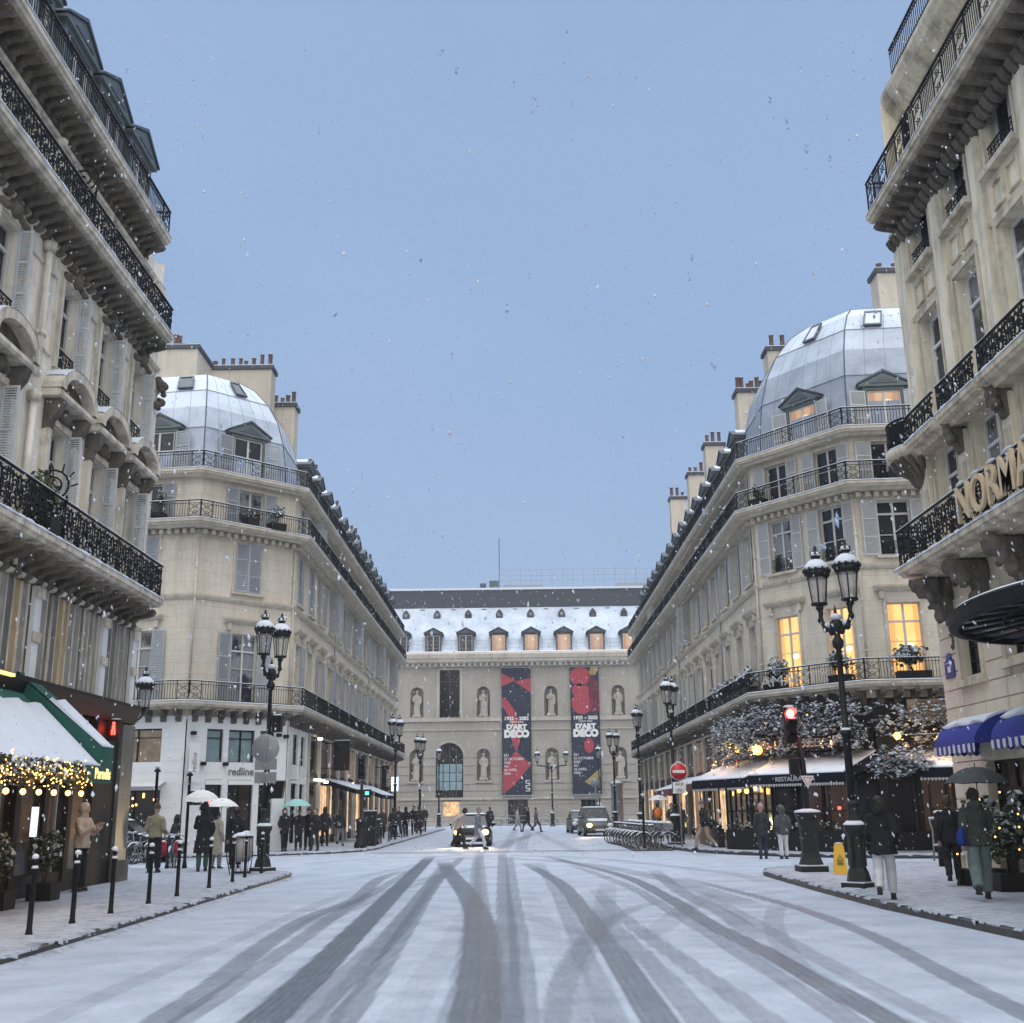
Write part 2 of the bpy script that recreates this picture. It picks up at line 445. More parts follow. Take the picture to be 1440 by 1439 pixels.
# ------------------------------------------------------------------ leaves
def foliage(mb, c, r, n, size, mats, rnd, snow=.4, shell=.35, T=None):
    for _ in range(n):
        while True:
            u = Vector((rnd.uniform(-1, 1), rnd.uniform(-1, 1), rnd.uniform(-1, 1)))
            if u.length < 1 and u.length > shell * rnd.random(): break
        p = Vector((c[0] + u.x * r[0], c[1] + u.y * r[1], c[2] + u.z * r[2]))
        d = Vector((rnd.gauss(0, 1), rnd.gauss(0, 1), rnd.gauss(0, .6))); d.normalize()
        e = d.cross(Vector((rnd.gauss(0, 1), rnd.gauss(0, 1), rnd.gauss(0, 1)))); e.normalize()
        l = size * rnd.uniform(.6, 1.5); w = l * rnd.uniform(.28, .45)
        top = u.z > -.35 and rnd.random() < snow
        pts = [p - d * l * .5, p + e * w, p + d * l * .5, p - e * w]
        mb.add(pts, [(0, 1, 2, 3)], mats[-1] if top else rnd.choice(mats[:-1]), False, T)
        if top:   # a lump of snow lying on the leaf
            q = p + Vector((0, 0, .012))
            mb.add([q - d * l * .45, q + e * w, q + d * l * .45, q - e * w, q + Vector((0, 0, size * .22))], [(0, 1, 4), (1, 2, 4), (2, 3, 4), (3, 0, 4)], mats[-1], True, T)
# ------------------------------------------------------------------ camera, sky, light
def setup():
    cam = bpy.data.cameras.new('camera'); o = bpy.data.objects.new('camera', cam); COL.objects.link(o)
    o.matrix_world = Matrix(((RC[0][0], RC[0][1], RC[0][2], 0), (RC[1][0], RC[1][1], RC[1][2], 0), (RC[2][0], RC[2][1], RC[2][2], 1.75), (0, 0, 0, 1)))
    cam.sensor_fit = 'HORIZONTAL'; cam.sensor_width = 36; cam.lens = 38.75
    cam.clip_start = .1; cam.clip_end = 3000
    SC.camera = o
    w = bpy.data.worlds.new('World'); SC.world = w; w.use_nodes = True; nt = w.node_tree; nt.nodes.clear()
    sky = nd(nt, 'ShaderNodeTexSky', sky_type='NISHITA', sun_disc=False, sun_elevation=rad(32), sun_rotation=rad(177), air_density=1.0, dust_density=2.5, ozone_density=2.5)
    bg1 = nd(nt, 'ShaderNodeBackground', {'Color': sky.outputs[0], 'Strength': .02})
    # snow cloud deck: even blue grey, brighter overhead as a real overcast is
    tc = nd(nt, 'ShaderNodeTexCoord'); z = nd(nt, 'ShaderNodeSeparateXYZ', {0: tc.outputs['Generated']}).outputs[2]
    n = noi(nt, nd(nt, 'ShaderNodeMapping', {'Vector': tc.outputs['Generated'], 'Scale': (1, 1, 2.2)}).outputs[0], 1.6, 4)
    col = ramp(nt, z, [(0.0, (.166, .215, .305)), (.22, (.172, .230, .335)), (.45, (.187, .253, .378)), (.70, (.194, .264, .395)), (.84, (1.2, 1.3, 1.45)), (1.0, (2.1, 2.2, 2.3))])
    col = mix(nt, ramp(nt, n, [(.3, 0), (.7, 1)]), mix(nt, 1.0, col, (.87, .90, .935), 'MULTIPLY'), col)
    bg2 = nd(nt, 'ShaderNodeBackground', {'Color': col, 'Strength': 1.0})
    ad = nd(nt, 'ShaderNodeAddShader', {0: bg1.outputs[0], 1: bg2.outputs[0]})
    nd(nt, 'ShaderNodeOutputWorld', {'Surface': ad.outputs[0]})
    l = bpy.data.lights.new('sun', 'SUN'); l.energy = 1.5; l.angle = rad(125); l.color = (1.0, .90, .76)
    s = bpy.data.objects.new('sun', l); COL.objects.link(s)
    d = Vector((.05, -math.cos(rad(32)), math.sin(rad(32))))   # towards the brightest part of the cloud, high behind the camera
    s.rotation_euler = d.to_track_quat('Z', 'Y').to_euler(); s.location = (0, 0, 60)
    vs = SC.view_settings; vs.view_transform = 'Standard'; vs.look = 'None'; vs.exposure = EXPOSURE; vs.gamma = 1; vs.use_curve_mapping = False
    cy = SC.cycles; cy.use_denoising = True; cy.max_bounces = 6; cy.diffuse_bounces = 3; cy.glossy_bounces = 3; cy.transmission_bounces = 4; cy.volume_bounces = 0
    cy.transparent_max_bounces = 6; cy.use_light_tree = True; cy.sample_clamp_indirect = 4
    cy.caustics_reflective = False; cy.caustics_refractive = False
EXPOSURE = 0.7
RC = ((0.99991099, 0.01301105, 0.00295484), (0.00623047, -0.25949918, -0.96572323), (-0.0117983, 0.96565568, -0.25955714))

# ------------------------------------------------------------------ windows and shutters
_mc = {}
def cached(key, fn, name):
    if key not in _mc: _mc[key] = fn().mesh(name)
    return _mc[key]

def m_glass(w, h, mat):
    b = MB(); b.quad((-w / 2, 0, 0), (w / 2, 0, 0), (w / 2, 0, h), (-w / 2, 0, h), mat); return b
def m_frame(w, h, mat, trans=True, leaves=2, bars=1):
    b = MB(); t = .055; d = .05
    b.box(-w / 2, -d, 0, -w / 2 + t, 0, h, mat); b.box(w / 2 - t, -d, 0, w / 2, 0, h, mat)
    b.box(-w / 2 + t, -d, h - t, w / 2 - t, 0, h, mat); b.box(-w / 2 + t, -d, 0, w / 2 - t, 0, t * 1.3, mat)
    zt = h * .76 if trans else h
    if trans: b.box(-w / 2 + t, -d - .01, zt - .04, w / 2 - t, -.002, zt + .04, mat)
    for i in range(1, leaves):
        x = -w / 2 + w * i / leaves; b.box(x - .045, -d + .004, t * 1.3, x + .045, -.003, h - t, mat)
    for i in range(1, bars):
        z = zt * i / bars
        for k in range(leaves): b.box(-w / 2 + w * k / leaves + .06, -d + .01, z - .015, -w / 2 + w * (k + 1) / leaves - .06, -.004, z + .015, mat)
    return b
def m_shutter(w, h, mat, slat=.07, panels=3):
    b = MB(); t = .05; d = .018
    b.box(0, -d, 0, t, d, h, mat); b.box(w - t, -d, 0, w, d, h, mat)
    for i in range(panels + 1):
        z = i * (h - t) / panels; b.box(t, -d, z, w - t, d, z + t, mat)
    n = int(h / slat)
    for i in range(n):
        z = t + (h - 2 * t) * i / n
        b.add([(t, -d * .8, z), (w - t, -d * .8, z), (w - t, d * .8, z + slat * .8), (t, d * .8, z + slat * .8)], [(0, 1, 2, 3)], mat)
    return b
def m_guard(w, h=.55):
    b = MB(); b.box(-w / 2, -.03, h - .03, w / 2, 0, h, 'iron'); b.box(-w / 2, -.025, .05, w / 2, -.005, .07, 'iron')
    n = max(3, int(w / .16))
    for i in range(n):
        x = -w / 2 + w * (i + .5) / n; q = w / n * .42
        b.torus((x, -.015, .05 + (h - .05) * .38), q, .011, 'iron', 'y', 10, 4)
        b.torus((x, -.015, .05 + (h - .05) * .75), q * .7, .010, 'iron', 'y', 8, 4)
        b.box(x + w / n / 2 - .008, -.022, .05, x + w / n / 2 + .008, -.008, h - .03, 'iron')
    return b

def window(par, T, x, z, w, h, glass='glass', frame='offwhite', shut=None, smat='shutter_grey', trans=True, bars=1, depth=.2, guard=False, slat=.07, leaves=2, sw=.5, sy=0):
    o = put(cached(('g', w, h, glass), lambda: m_glass(w, h, glass), 'window'), 'window', par, T @ TR(x, depth, z))
    put(cached(('f', w, h, frame, trans, bars, leaves), lambda: m_frame(w, h, frame, trans, leaves, bars), 'frame'), 'frame', o, T @ TR(x, depth - .004, z))
    if shut:
        lw = w * sw
        me = cached(('s', round(lw, 3), h, smat, slat), lambda: m_shutter(lw, h, smat, slat), 'shutter')
        a, b = shut
        y = -.035 - sy
        if a is not None: put(me, 'shutter', o, T @ TR(x - w / 2, y, z) @ RZ(-a))
        if b is not None: put(me, 'shutter', o, T @ TR(x + w / 2, y, z) @ RZ(180 + b))
    if guard: put(cached(('gd', w), lambda: m_guard(w), 'window_guard'), 'window_guard', o, T @ TR(x, .03, z))
    return o

# ------------------------------------------------------------------ ironwork
def bar(b, x0, y0, z0, z1, r, mat):
    b.add([(x0 - r, y0 - r, z0), (x0 + r, y0 - r, z0), (x0 + r, y0 + r, z0), (x0 - r, y0 + r, z0), (x0 - r, y0 - r, z1), (x0 + r, y0 - r, z1), (x0 + r, y0 + r, z1), (x0 - r, y0 + r, z1)],
          [(0, 1, 5, 4), (1, 2, 6, 5), (2, 3, 7, 6), (3, 0, 4, 7)], mat)

def strip(b, pts, w, mat, d=.012):
    """a flat iron bar bent along a curve lying in the local xz plane"""
    n = len(pts); vs = []
    for i, (x, z) in enumerate(pts):
        x0, z0 = pts[max(0, i - 1)]; x1, z1 = pts[min(n - 1, i + 1)]
        tx, tz = x1 - x0, z1 - z0; l = math.hypot(tx, tz) or 1; nx, nz = -tz / l * w, tx / l * w
        vs += [(x + nx, -d, z + nz), (x - nx, -d, z - nz), (x - nx, d, z - nz), (x + nx, d, z + nz)]
    fs = [(4 * i + k, 4 * i + (k + 1) % 4, 4 * i + 4 + (k + 1) % 4, 4 * i + 4 + k) for i in range(n - 1) for k in range(4)]
    b.add(vs, fs, mat)

def spiral(cx, cz, r0, r1, a0, turns, n=18):
    return [(cx + (r0 + (r1 - r0) * i / n) * math.cos(a0 + turns * 2 * math.pi * i / n), cz + (r0 + (r1 - r0) * i / n) * math.sin(a0 + turns * 2 * math.pi * i / n)) for i in range(n + 1)]

def ornate_tile(b, x0, w, z0, h, T0):
    """one bay of scrollwork: paired C scrolls, a heart, leaves and rings"""
    b2 = MB(); cx = w / 2; W = .013
    for s in (-1, 1):
        f = lambda pts: [(cx + s * (x - cx), z) for x, z in pts]
        strip(b2, f(spiral(cx + w * .24, h * .70, .02, h * .19, 0, 1.6)), W, 'iron')
        strip(b2, f(spiral(cx + w * .24, h * .28, .02, h * .21, math.pi, -1.7)), W, 'iron')
        strip(b2, f(spiral(cx + w * .10, h * .48, .015, h * .13, .5, 1.4, 12)), W, 'iron')
        strip(b2, f(spiral(cx + w * .40, h * .50, .015, h * .11, 2, -1.3, 12)), W, 'iron')
        strip(b2, f(spiral(cx + w * .36, h * .87, .012, h * .08, 0, 1.3, 10)), W * .9, 'iron')
        strip(b2, f(spiral(cx + w * .36, h * .11, .012, h * .08, 0, 1.3, 10)), W * .9, 'iron')
        strip(b2, f([(cx, h * .08), (cx + w * .10, h * .18), (cx + w * .14, h * .34), (cx + w * .05, h * .46), (cx + w * .12, h * .62), (cx + w * .08, h * .80), (cx, h * .93)]), W, 'iron')
        for q in range(5):   # leaves on the scrolls
            a = q * 1.25 + .4
            px, pz = cx + s * (w * .24 + math.cos(a) * h * .2), h * .70 + math.sin(a) * h * .19
            b2.add([(px - .035, -.004, pz), (px, -.02, pz + .03), (px + .04, -.004, pz + .01), (px, .01, pz - .03)], [(0, 1, 2, 3)], 'iron')
            px, pz = cx + s * (w * .24 + math.cos(a) * h * .22), h * .28 + math.sin(a) * h * .21
            b2.add([(px - .035, -.004, pz), (px, -.02, pz + .03), (px + .04, -.004, pz + .01), (px, .01, pz - .03)], [(0, 1, 2, 3)], 'iron')
    b2.torus((cx, 0, h * .5), .05, .014, 'iron', 'y', 10, 4)
    bar(b2, 0, 0, 0, h, .011, 'iron')
    off = len(b.v); T = T0 @ TR(x0, 0, z0); k = b.m('iron')
    b.v += [tuple(T @ Vector(p)) for p in b2.v]; b.f += [tuple(i + off for i in f) for f in b2.f]; b.mi += [k] * len(b2.f); b.sm += b2.sm

def rail_path(b, path, d, z0, h, sp=.115, lattice=True, ornate=False, mid=2.6):
    """railing standing at offset d along a plan path"""
    for zz, t, w in ((z0 + h - .035, .035, .03), (z0 + .06, .022, .02), (z0 + h - .16, .018, .016)):
        sweep(b, path, [(d - w, zz), (d + w, zz), (d + w, zz + t), (d - w, zz + t)], 'iron')
    P = offp(path, d)
    for i in range(len(P) - 1):
        (ax, ay), (bx, by) = P[i], P[i + 1]; L = math.hypot(bx - ax, by - ay); ang = math.degrees(math.atan2(by - ay, bx - ax))
        T = Matrix.Translation((ax, ay, 0)) @ RZ(ang)
        if ornate:
            n = max(1, round(L / .82)); w = L / n
            for k in range(n): ornate_tile(b, k * w, w, z0 + .07, h - .11, T)
            continue
        spots = []
        if lattice:
            np_ = max(1, round(L / mid)); spots = [(.27 if k == 0 else L - .27 if k == np_ else L * k / np_) for k in range(np_ + 1)]
        n = int(L / sp)
        for k in range(n + 1):
            x = L * k / n
            if any(abs(x - s_) < .24 for s_ in spots): continue
            c = T @ Vector((x, 0, 0)); bar(b, c.x, c.y, z0 + .06, z0 + h - .03, .0085, 'iron')
        for s_ in spots:
            tb = MB(T); w = .25
            for q in (-w, w): tb.box(s_ + q - .013, -.013, z0, s_ + q + .013, .013, z0 + h, 'iron')
            zz0, zz1 = z0 + .08, z0 + h - .16; hh = (zz1 - zz0) / 2
            for k in range(2):
                for sg in (-1, 1):
                    strip_w(tb, [(s_ - w * sg, zz0 + hh * k), (s_ + w * sg, zz0 + hh * (k + 1))], .010)
                tb.torus((s_, 0, zz0 + hh * (k + .5)), .10, .010, 'iron', 'y', 10, 4)
            off = len(b.v); kk = b.m('iron'); b.v += tb.v; b.f += [tuple(i_ + off for i_ in f) for f in tb.f]; b.mi += [kk] * len(tb.f); b.sm += tb.sm
def strip_w(b, pts, w): strip(b, pts, w, 'iron', .008)

SLAB = lambda d, z: [(.0, z - .30), (d * .55, z - .30), (d * .62, z - .22), (d * .9, z - .20), (d * .93, z - .13), (d, z - .12), (d, z - .01), (0, z)]
def console(b, T, x, w, d, z0, z1, mat):
    """S-shaped bracket seen from the side, w wide"""
    h = z1 - z0
    pr = [(0, z0), (-d * .12, z0), (-d * .26, z0 + h * .12), (-d * .22, z0 + h * .34), (-d * .36, z0 + h * .50), (-d * .62, z0 + h * .56), (-d * .86, z0 + h * .66), (-d * .95, z0 + h * .84), (-d * .9, z1), (0, z1)]
    b.prism(pr, x - w / 2, x + w / 2, mat, 'x', False, T)

def balcony(par, path, z, d, ornate=False, h=.85, snow=True, brk=None, lattice=True, slab='cream_trim', bmat='carved', rd=.10, sp=.115, mid=2.6):
    """slab with moulded edge; railing as a sub-part; brackets (spacing, width, height) under it"""
    b = MB(); sweep(b, path, SLAB(d, z), slab)
    if snow:
        sweep(b, path, [(d - .30, z + .004), (d + .02, z + .004), (d + .012, z + .035), (d - .12, z + .06), (d - .28, z + .035)], 'snow')
    if brk:
        sp_, bw, bh = brk
        for i in range(len(path) - 1):
            (ax, ay), (bx, by) = path[i], path[i + 1]; L = math.hypot(bx - ax, by - ay); ang = math.degrees(math.atan2(by - ay, bx - ax))
            T = Matrix.Translation((ax, ay, 0)) @ RZ(ang); n = max(1, round(L / sp_))
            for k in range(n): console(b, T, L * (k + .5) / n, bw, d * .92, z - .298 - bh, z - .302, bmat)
    if snow and ornate:     # uneven lumps lying along the edge
        q = random.Random(int(z * 10))
        for i in range(len(path) - 1):
            (ax, ay), (bx, by) = path[i], path[i + 1]; L = math.hypot(bx - ax, by - ay); nx, ny = (by - ay) / L, -(bx - ax) / L; t = 0
            while t < L - .2:
                k = t / L; w = q.uniform(.12, .4); b.ball((ax + (bx - ax) * k + nx * (d - .03), ay + (by - ay) * k + ny * (d - .03), z + .02), (w if abs(bx - ax) > abs(by - ay) else .05, .05 if abs(bx - ax) > abs(by - ay) else w, q.uniform(.035, .07)), 'snow', 7, m=4); t += w * q.uniform(1.2, 3)
    o = build_local(b, 'balcony', par)
    r = MB(); rail_path(r, path, d - rd, z, h, sp=sp, ornate=ornate, lattice=lattice, mid=mid)
    if snow: sweep(r, path, [(d - rd - .028, z + h + .002), (d - rd + .028, z + h + .002), (d - rd + .018, z + h + .022), (d - rd - .018, z + h + .022)], 'snow')
    build_local(r, 'railing', o)
    return o

def dormer(par, T, x, z, w, h, dep, mat='dormer_zinc', glass='glass', shut=None, setback=0, trim=None, smat='shutter_grey'):
    """roof window: cheeks, pediment with a gabled zinc cap, casement"""
    b = MB(T); y = setback; t = trim or mat
    a, c = x - w / 2, x + w / 2; e = w * .10
    b.box(a, y, z, a + .16, y + dep, z + h, mat); b.box(c - .16, y, z, c, y + dep, z + h, mat)
    b.box(a + .16, y, z + h - .14, c - .16, y + dep, z + h, mat)
    b.prism([(a - e, z + h), (c + e, z + h), (c + e, z + h + .09), (x, z + h + .09 + w * .30), (a - e, z + h + .09)], y - .10, y + dep, t, 'y')
    b.prism([(a - e - .05, z + h + .095), (x, z + h + .10 + w * .30), (c + e + .05, z + h + .095), (c + e + .05, z + h + .15), (x, z + h + .16 + w * .33), (a - e - .05, z + h + .15)], y - .16, y + dep + .3, 'zinc', 'y')
    b.prism([(a - e * .3, z + h + .16), (x, z + h + .17 + w * .33), (c + e * .3, z + h + .16), (x, z + h + .22 + w * .33)], y + .1, y + dep + .2, 'snow', 'y')
    b.prism([(a + w * .18, z + h + .12), (c - w * .18, z + h + .12), (x, z + h + .09 + w * .2)], y - .125, y - .09, 'zinc', 'y')
    o = build_local(b, 'dormer', par)
    ww = w - .34
    k = put(cached(('g', ww, h - .16, glass), lambda: m_glass(ww, h - .16, glass), 'window'), 'window', o, T @ TR(x, y + .12, z + .01))
    put(cached(('f', ww, h - .16, 'offwhite', False, 1, 2), lambda: m_frame(ww, h - .16, 'offwhite', False), 'frame'), 'frame', o, T @ TR(x, y + .115, z + .01))
    if shut:
        me = cached(('s', round(ww * .5, 3), h - .2, smat, .08), lambda: m_shutter(ww * .5, h - .2, smat, .08), 'shutter')
        put(me, 'shutter', o, T @ TR(x - ww / 2 - .1, y - .03, z + .02) @ RZ(-shut)); put(me, 'shutter', o, T @ TR(x + ww / 2 + .1, y - .03, z + .02) @ RZ(180 + shut))
    return o

def chimney(par, x0, x1, y0, y1, z0, z1, pots, mat='chimney', rnd=random):
    b = MB(); b.box(x0, y0, z0, x1, y1, z1, mat); b.box(x0 - .10, y0 - .10, z1 + .002, x1 + .10, y1 + .10, z1 + .22, 'slate')
    b.box(x0 - .06, y0 - .06, z1 + .224, x1 + .06, y1 + .06, z1 + .27, 'snow')
    o = build_local(b, 'chimney', par)
    along = (x1 - x0) > (y1 - y0)
    p = MB()
    for i in range(pots):
        t = (i + .5) / pots + rnd.uniform(-.03, .03)
        cx, cy = (x0 + (x1 - x0) * t, (y0 + y1) / 2) if along else ((x0 + x1) / 2, y0 + (y1 - y0) * t)
        hh = rnd.choice((.35, .5, .7)); r = rnd.uniform(.10, .13)
        p = MB(); p.lathe([(r * 1.05, 0), (r, .08), (r * .9, hh), (r * 1.1, hh + .02), (r * 1.1, hh + .08), (r * .7, hh + .081)], 'terracotta', (cx, cy, z1 + .272), 8)
        p.lathe([(r * .95, 0), (r * .5, .04), (.001, .05)], 'snow', (cx, cy, z1 + .272 + hh + .082), 8)
        build_local(p, 'chimney_pot', o)
    return o
# ------------------------------------------------------------------ the two corner blocks with domed roofs
def seg(path, i):
    (ax, ay), (bx, by) = path[i], path[i + 1]
    return FT(ax, ay, math.degrees(math.atan2(by - ay, bx - ax))), math.hypot(bx - ax, by - ay)

ROOF_DOME_ = [(-.55, 15.87), (-.60, 17.0), (-.78, 18.2), (-1.1, 19.3), (-1.65, 20.3), (-2.4, 21.15), (-3.3, 21.75), (-4.3, 22.1)]
F1, F2, F3 = (6.08, 2.95), (10.85, 2.15), (13.66, 1.72)

def corner_block(side, label):
    left = side == 'L'; rnd = random.Random(5 if left else 9)
    ROOF_DOME = ROOF_DOME_ if left else [(o, 15.87 + (z - 15.87) * 1.13) for o, z in ROOF_DOME_]
    if left:
        path = [(-26, 46.9), (-13.4, 45.2), (-10, 48.4), (-10, 92.2), (-26, 92.2)]
        si, ci, ti = 2, 1, 0
    else:
        path = [(26, 92.8), (10, 92.8), (10, 44.9), (13, 41.0), (28, 39.9)]
        si, ci, ti = 1, 2, 3
    root = thing('corner_building', label, 'building', at((-16 if left else 16), 60, 0))
    cs, ct = 'cream', 'cream_trim'
    wins = {i: [] for i in range(4)}        # per facade: (x, floor)
    Ts, Ls = seg(path, si); Tc, Lc = seg(path, ci); Tt, Lt = seg(path, ti)
    pitch = 2.85; nb = 15 if left else 16
    bays = [(1.75 if left else 1.6) + pitch * k for k in range(nb)] if left else [Ls - 1.6 - pitch * k for k in range(nb)]
    mid_trim = MB(); wl = MB()
    # openings on every facade
    ops = {i: [] for i in range(4)}
    ww = 1.12
    for x in bays:
        for z, h in (F1, F2, F3): ops[si].append((x - ww / 2, x + ww / 2, z, z + h))
    if left:
        cx = 2.42
        for z, h in (F1, F2, F3): ops[ci].append((cx - .62, cx + .62, z, z + h))
        for x in (Lt - 2.35, Lt - 6.2, Lt - 9.5):
            for z, h in (F1, F2, F3): ops[ti].append((x - .6, x + .6, z, z + h))
    else:
        for cx in (1.35, 3.85):
            for z, h in (F1, F2, F3): ops[ci].append((cx - .56, cx + .56, z, z + h))
        for x in (1.5, 5.0, 8.5, 12):
            for z, h in (F1, F2, F3): ops[ti].append((x - .62, x + .62, z, z + h))
    for i in range(4):
        T, L = seg(path, i); wl.T = T
        wall(wl, 0, L, 5.5, 15.6, ops[i], cs, .24)
    wl.T = None
    # closed body behind the facades: end walls, ceiling under the roof
    sweep(wl, path, [(-.9, 15.58), (0, 15.58), (0, 15.6), (-.9, 15.6)], ct)
    (ax, ay), (bx, by) = path[0], path[-1]
    wl.quad((ax, ay, 0), (bx, by, 0), (bx, by, 19), (ax, ay, 19), cs)
    w = build_local(wl, 'wall', root)
    # mouldings
    t = MB()
    sweep(t, path, [(0, 10.32), (.08, 10.34), (.16, 10.44), (.18, 10.52), (0, 10.56)], ct)
    sweep(t, path, [(0, 13.12), (.05, 13.14), (.08, 13.28), (0, 13.29)], ct)
    for i in range(4):
        T, L = seg(path, i); n = max(1, int(L / .34))
        for k in range(n):      # dentils under the second balcony
            x = L * (k + .5) / n; t.box(x - .085, -.30, 13.10, x + .085, .0, 13.288, ct, T)
        for o in ops[i]:
            a, b_, c, d = o; big = abs(c - F1[0]) < .1
            for q0, q1 in ((a - .13, a - .01), (b_ + .01, b_ + .13)): t.box(q0, -.035, c - .02, q1, .0, d + .12, ct, T)
            t.box(a - .128, -.036, d + .002, b_ + .128, .0, d + .122, ct, T)
            if big:
                t.prism([(0, d + .42), (-.10, d + .44), (-.24, d + .56), (-.26, d + .64), (0, d + .66)], a - .42, b_ + .42, ct, 'x', False, T)
                for q in (a - .26, b_ + .08): t.box(q, -.14, d + .14, q + .18, 0, d + .418, ct, T)
            elif abs(c - F2[0]) < .1: t.box(a - .18, -.14, c - .12, b_ + .18, .0, c - .03, ct, T)
    build_local(t, 'cornice', root)
    # windows
    for i, T in ((si, Ts), (ci, Tc), (ti, Tt)):
        for o in ops[i]:
            a, b_, c, d = o; x = (a + b_) / 2; W_, H_ = b_ - a, d - c; f1 = abs(c - F1[0]) < .1; f2 = abs(c - F2[0]) < .1
            gl, sh, sm, gd = 'glass', (176, 174), 'shutter_grey' if left else 'shutter_white', False
            far = i == si and (x > 22 if left else x < Ls - 22)
            if i == ci and left and f2: sh = (2, 2)
            if i == ti and left and f2: sh = (2, 2)
            if not left:
                if f1: sh = None
                if f1 and i in (ci, ti): gl = 'lit'
                if f2 and i == ci: gd = True
                if f2 and i == ti: gd = True
            if i == si:
                r = rnd.random()
                sh = (176, 174) if r < .62 else (None, 172) if r < .72 else (3, 3) if r < .84 else (100, 120) if r < .93 else None
                if f1 and not left and x > Ls - 12: sh = None
            window(root, T, x, c, W_, H_, gl, 'offwhite', sh, sm, H_ > 2, 3 if H_ > 2.5 else 2, .2, gd, .075 if not far else .15)
    # drainpipes at the bends
    for i in (ci, ci + 1) if left else (ci, ci + 1):
        x, y = offp(path, .07)[i]; p = MB(); p.tube([(x, y, 5.9), (x, y, 13.0)], .05, 'cream_trim', 8)
        for zz in (7.2, 9.1, 11.6): p.lathe([(.07, 0), (.07, .06)], ct, (x, y, zz), 8)
        build_local(p, 'drainpipe', root)
    xs = [bays[3] + 1.42, bays[8] + 1.42] if left else [bays[2] - 1.42, bays[7] - 1.42]
    for x in xs:
        p = MB(Ts); p.tube([(x, -.08, 5.9), (x, -.08, 13.0)], .055, 'shutter_grey', 8); build_local(p, 'drainpipe', root)
    # three balconies round the corner
    vis = path[0:4] if left else path[1:5]
    vis = ([(-21, 46.2)] + path[1:4]) if left else (path[1:4] + [(24, 40.2)])
    balcony(root, vis, 6.06, .78, h=.82, brk=(.62, .22, .50), mid=3.4)
    balcony(root, vis, 13.62, .80, h=.80, mid=3.0)
    balcony(root, vis, 15.88, .62, h=.78, mid=3.0)
    # roofs
    rf = MB()
    if left: dome = [(-21.5, 46.3), (-13.4, 45.2), (-10, 48.4), (-10, 52.3)]
    else: dome = [(10, 48.8), (10, 44.9), (13, 41.0), (24, 40.2)]
    # each step of the dome is inset from the walls; the panels carry standing seams
    cols = [offp(dome, o) for o, z in ROOF_DOME]
    rf2 = MB(); zm = 'snow_zinc' if left else 'thin_snow_zinc'; sweep(rf2, dome, ROOF_DOME, zm, closed=False)
    top = [(p[0], p[1], ROOF_DOME[-1][1]) for p in cols[-1]]
    ext = 6
    rf2.add(top + ([(-13.5, 58, 22.0), (-21.5, 58, 22.0)] if left else [(24, 56, 22.0), (14, 56, 22.0)]), [tuple(range(len(top) + 2))], zm)
    for e in (0, len(dome) - 1):   # gable ends
        rf2.add([(c[e][0], c[e][1], z) for c, (o, z) in zip(cols, ROOF_DOME)] + [(cols[-1][e][0], cols[-1][e][1], 15.87)], [tuple(range(len(cols) + 1))], 'slate')
    ro = build_local(rf2, 'dome_roof', root)
    sm_ = MB()
    for i in range(len(dome) - 1):
        n = max(2, round(math.hypot(dome[i + 1][0] - dome[i][0], dome[i + 1][1] - dome[i][1]) / .82))
        for k in range(n + 1):
            pts = [Vector((c[i][0] + (c[i + 1][0] - c[i][0]) * k / n, c[i][1] + (c[i + 1][1] - c[i][1]) * k / n, z)) for c, (o, z) in zip(cols, ROOF_DOME)]
            if k in (0, n): sm_.tube(pts, .028, 'seam', 5)
            else:
                sm_.tube(pts[1:], .009, 'seam', 4)
    for j in (2, 4): 
        o_, z_ = ROOF_DOME[j]; sweep(sm_, dome, [(o_ - .02, z_ - .02), (o_ + .03, z_ - .02), (o_ + .015, z_ + .012), (o_ - .02, z_ + .012)], 'seam')
    zt = ROOF_DOME[-1][1]; sweep(sm_, dome, [(ROOF_DOME[-1][0] - .05, zt - .04), (ROOF_DOME[-1][0] + .08, zt - .04), (ROOF_DOME[-1][0] + .06, zt + .06), (ROOF_DOME[-1][0] - .05, zt + .06)], 'seam')
    build_local(sm_, 'roof_seam', ro)
    # skylights lying on the dome
    for i, u in ((0 if left else 1, .86 if left else .5), (1 if left else 2, .55 if left else .11)):
        def dp(u, j, up=0):
            c = cols[j]; p = Vector((c[i][0] + (c[i + 1][0] - c[i][0]) * u, c[i][1] + (c[i + 1][1] - c[i][1]) * u, ROOF_DOME[j][1] + up)); return p
        L_ = math.hypot(dome[i + 1][0] - dome[i][0], dome[i + 1][1] - dome[i][1]); du = .42 / L_
        a, b_, c, d = dp(u - du, 4, .1), dp(u + du, 4, .1), dp(u + du, 5, .1), dp(u - du, 5, .1)
        s = MB(); nrm = (b_ - a).cross(d - a).normalized() * .10
        if nrm.z < 0: nrm = -nrm
        pts = [a, b_, c, d]; inn = [p + (sum(pts, Vector()) / 4 - p) * .2 + nrm for p in pts]
        s.add([p + nrm for p in pts] + inn + pts, [(0, 1, 5, 4), (1, 2, 6, 5), (2, 3, 7, 6), (3, 0, 4, 7), (8, 9, 1, 0), (9, 10, 2, 1), (10, 11, 3, 2), (11, 8, 0, 3)], 'zinc')
        s.add([p - nrm * .3 for p in inn], [(0, 1, 2, 3)], 'snow_zinc' if not left else 'car_glass')
        build_local(s, 'skylight', ro)
    # dormers
    gl = 'glass' if left else 'lit_soft'
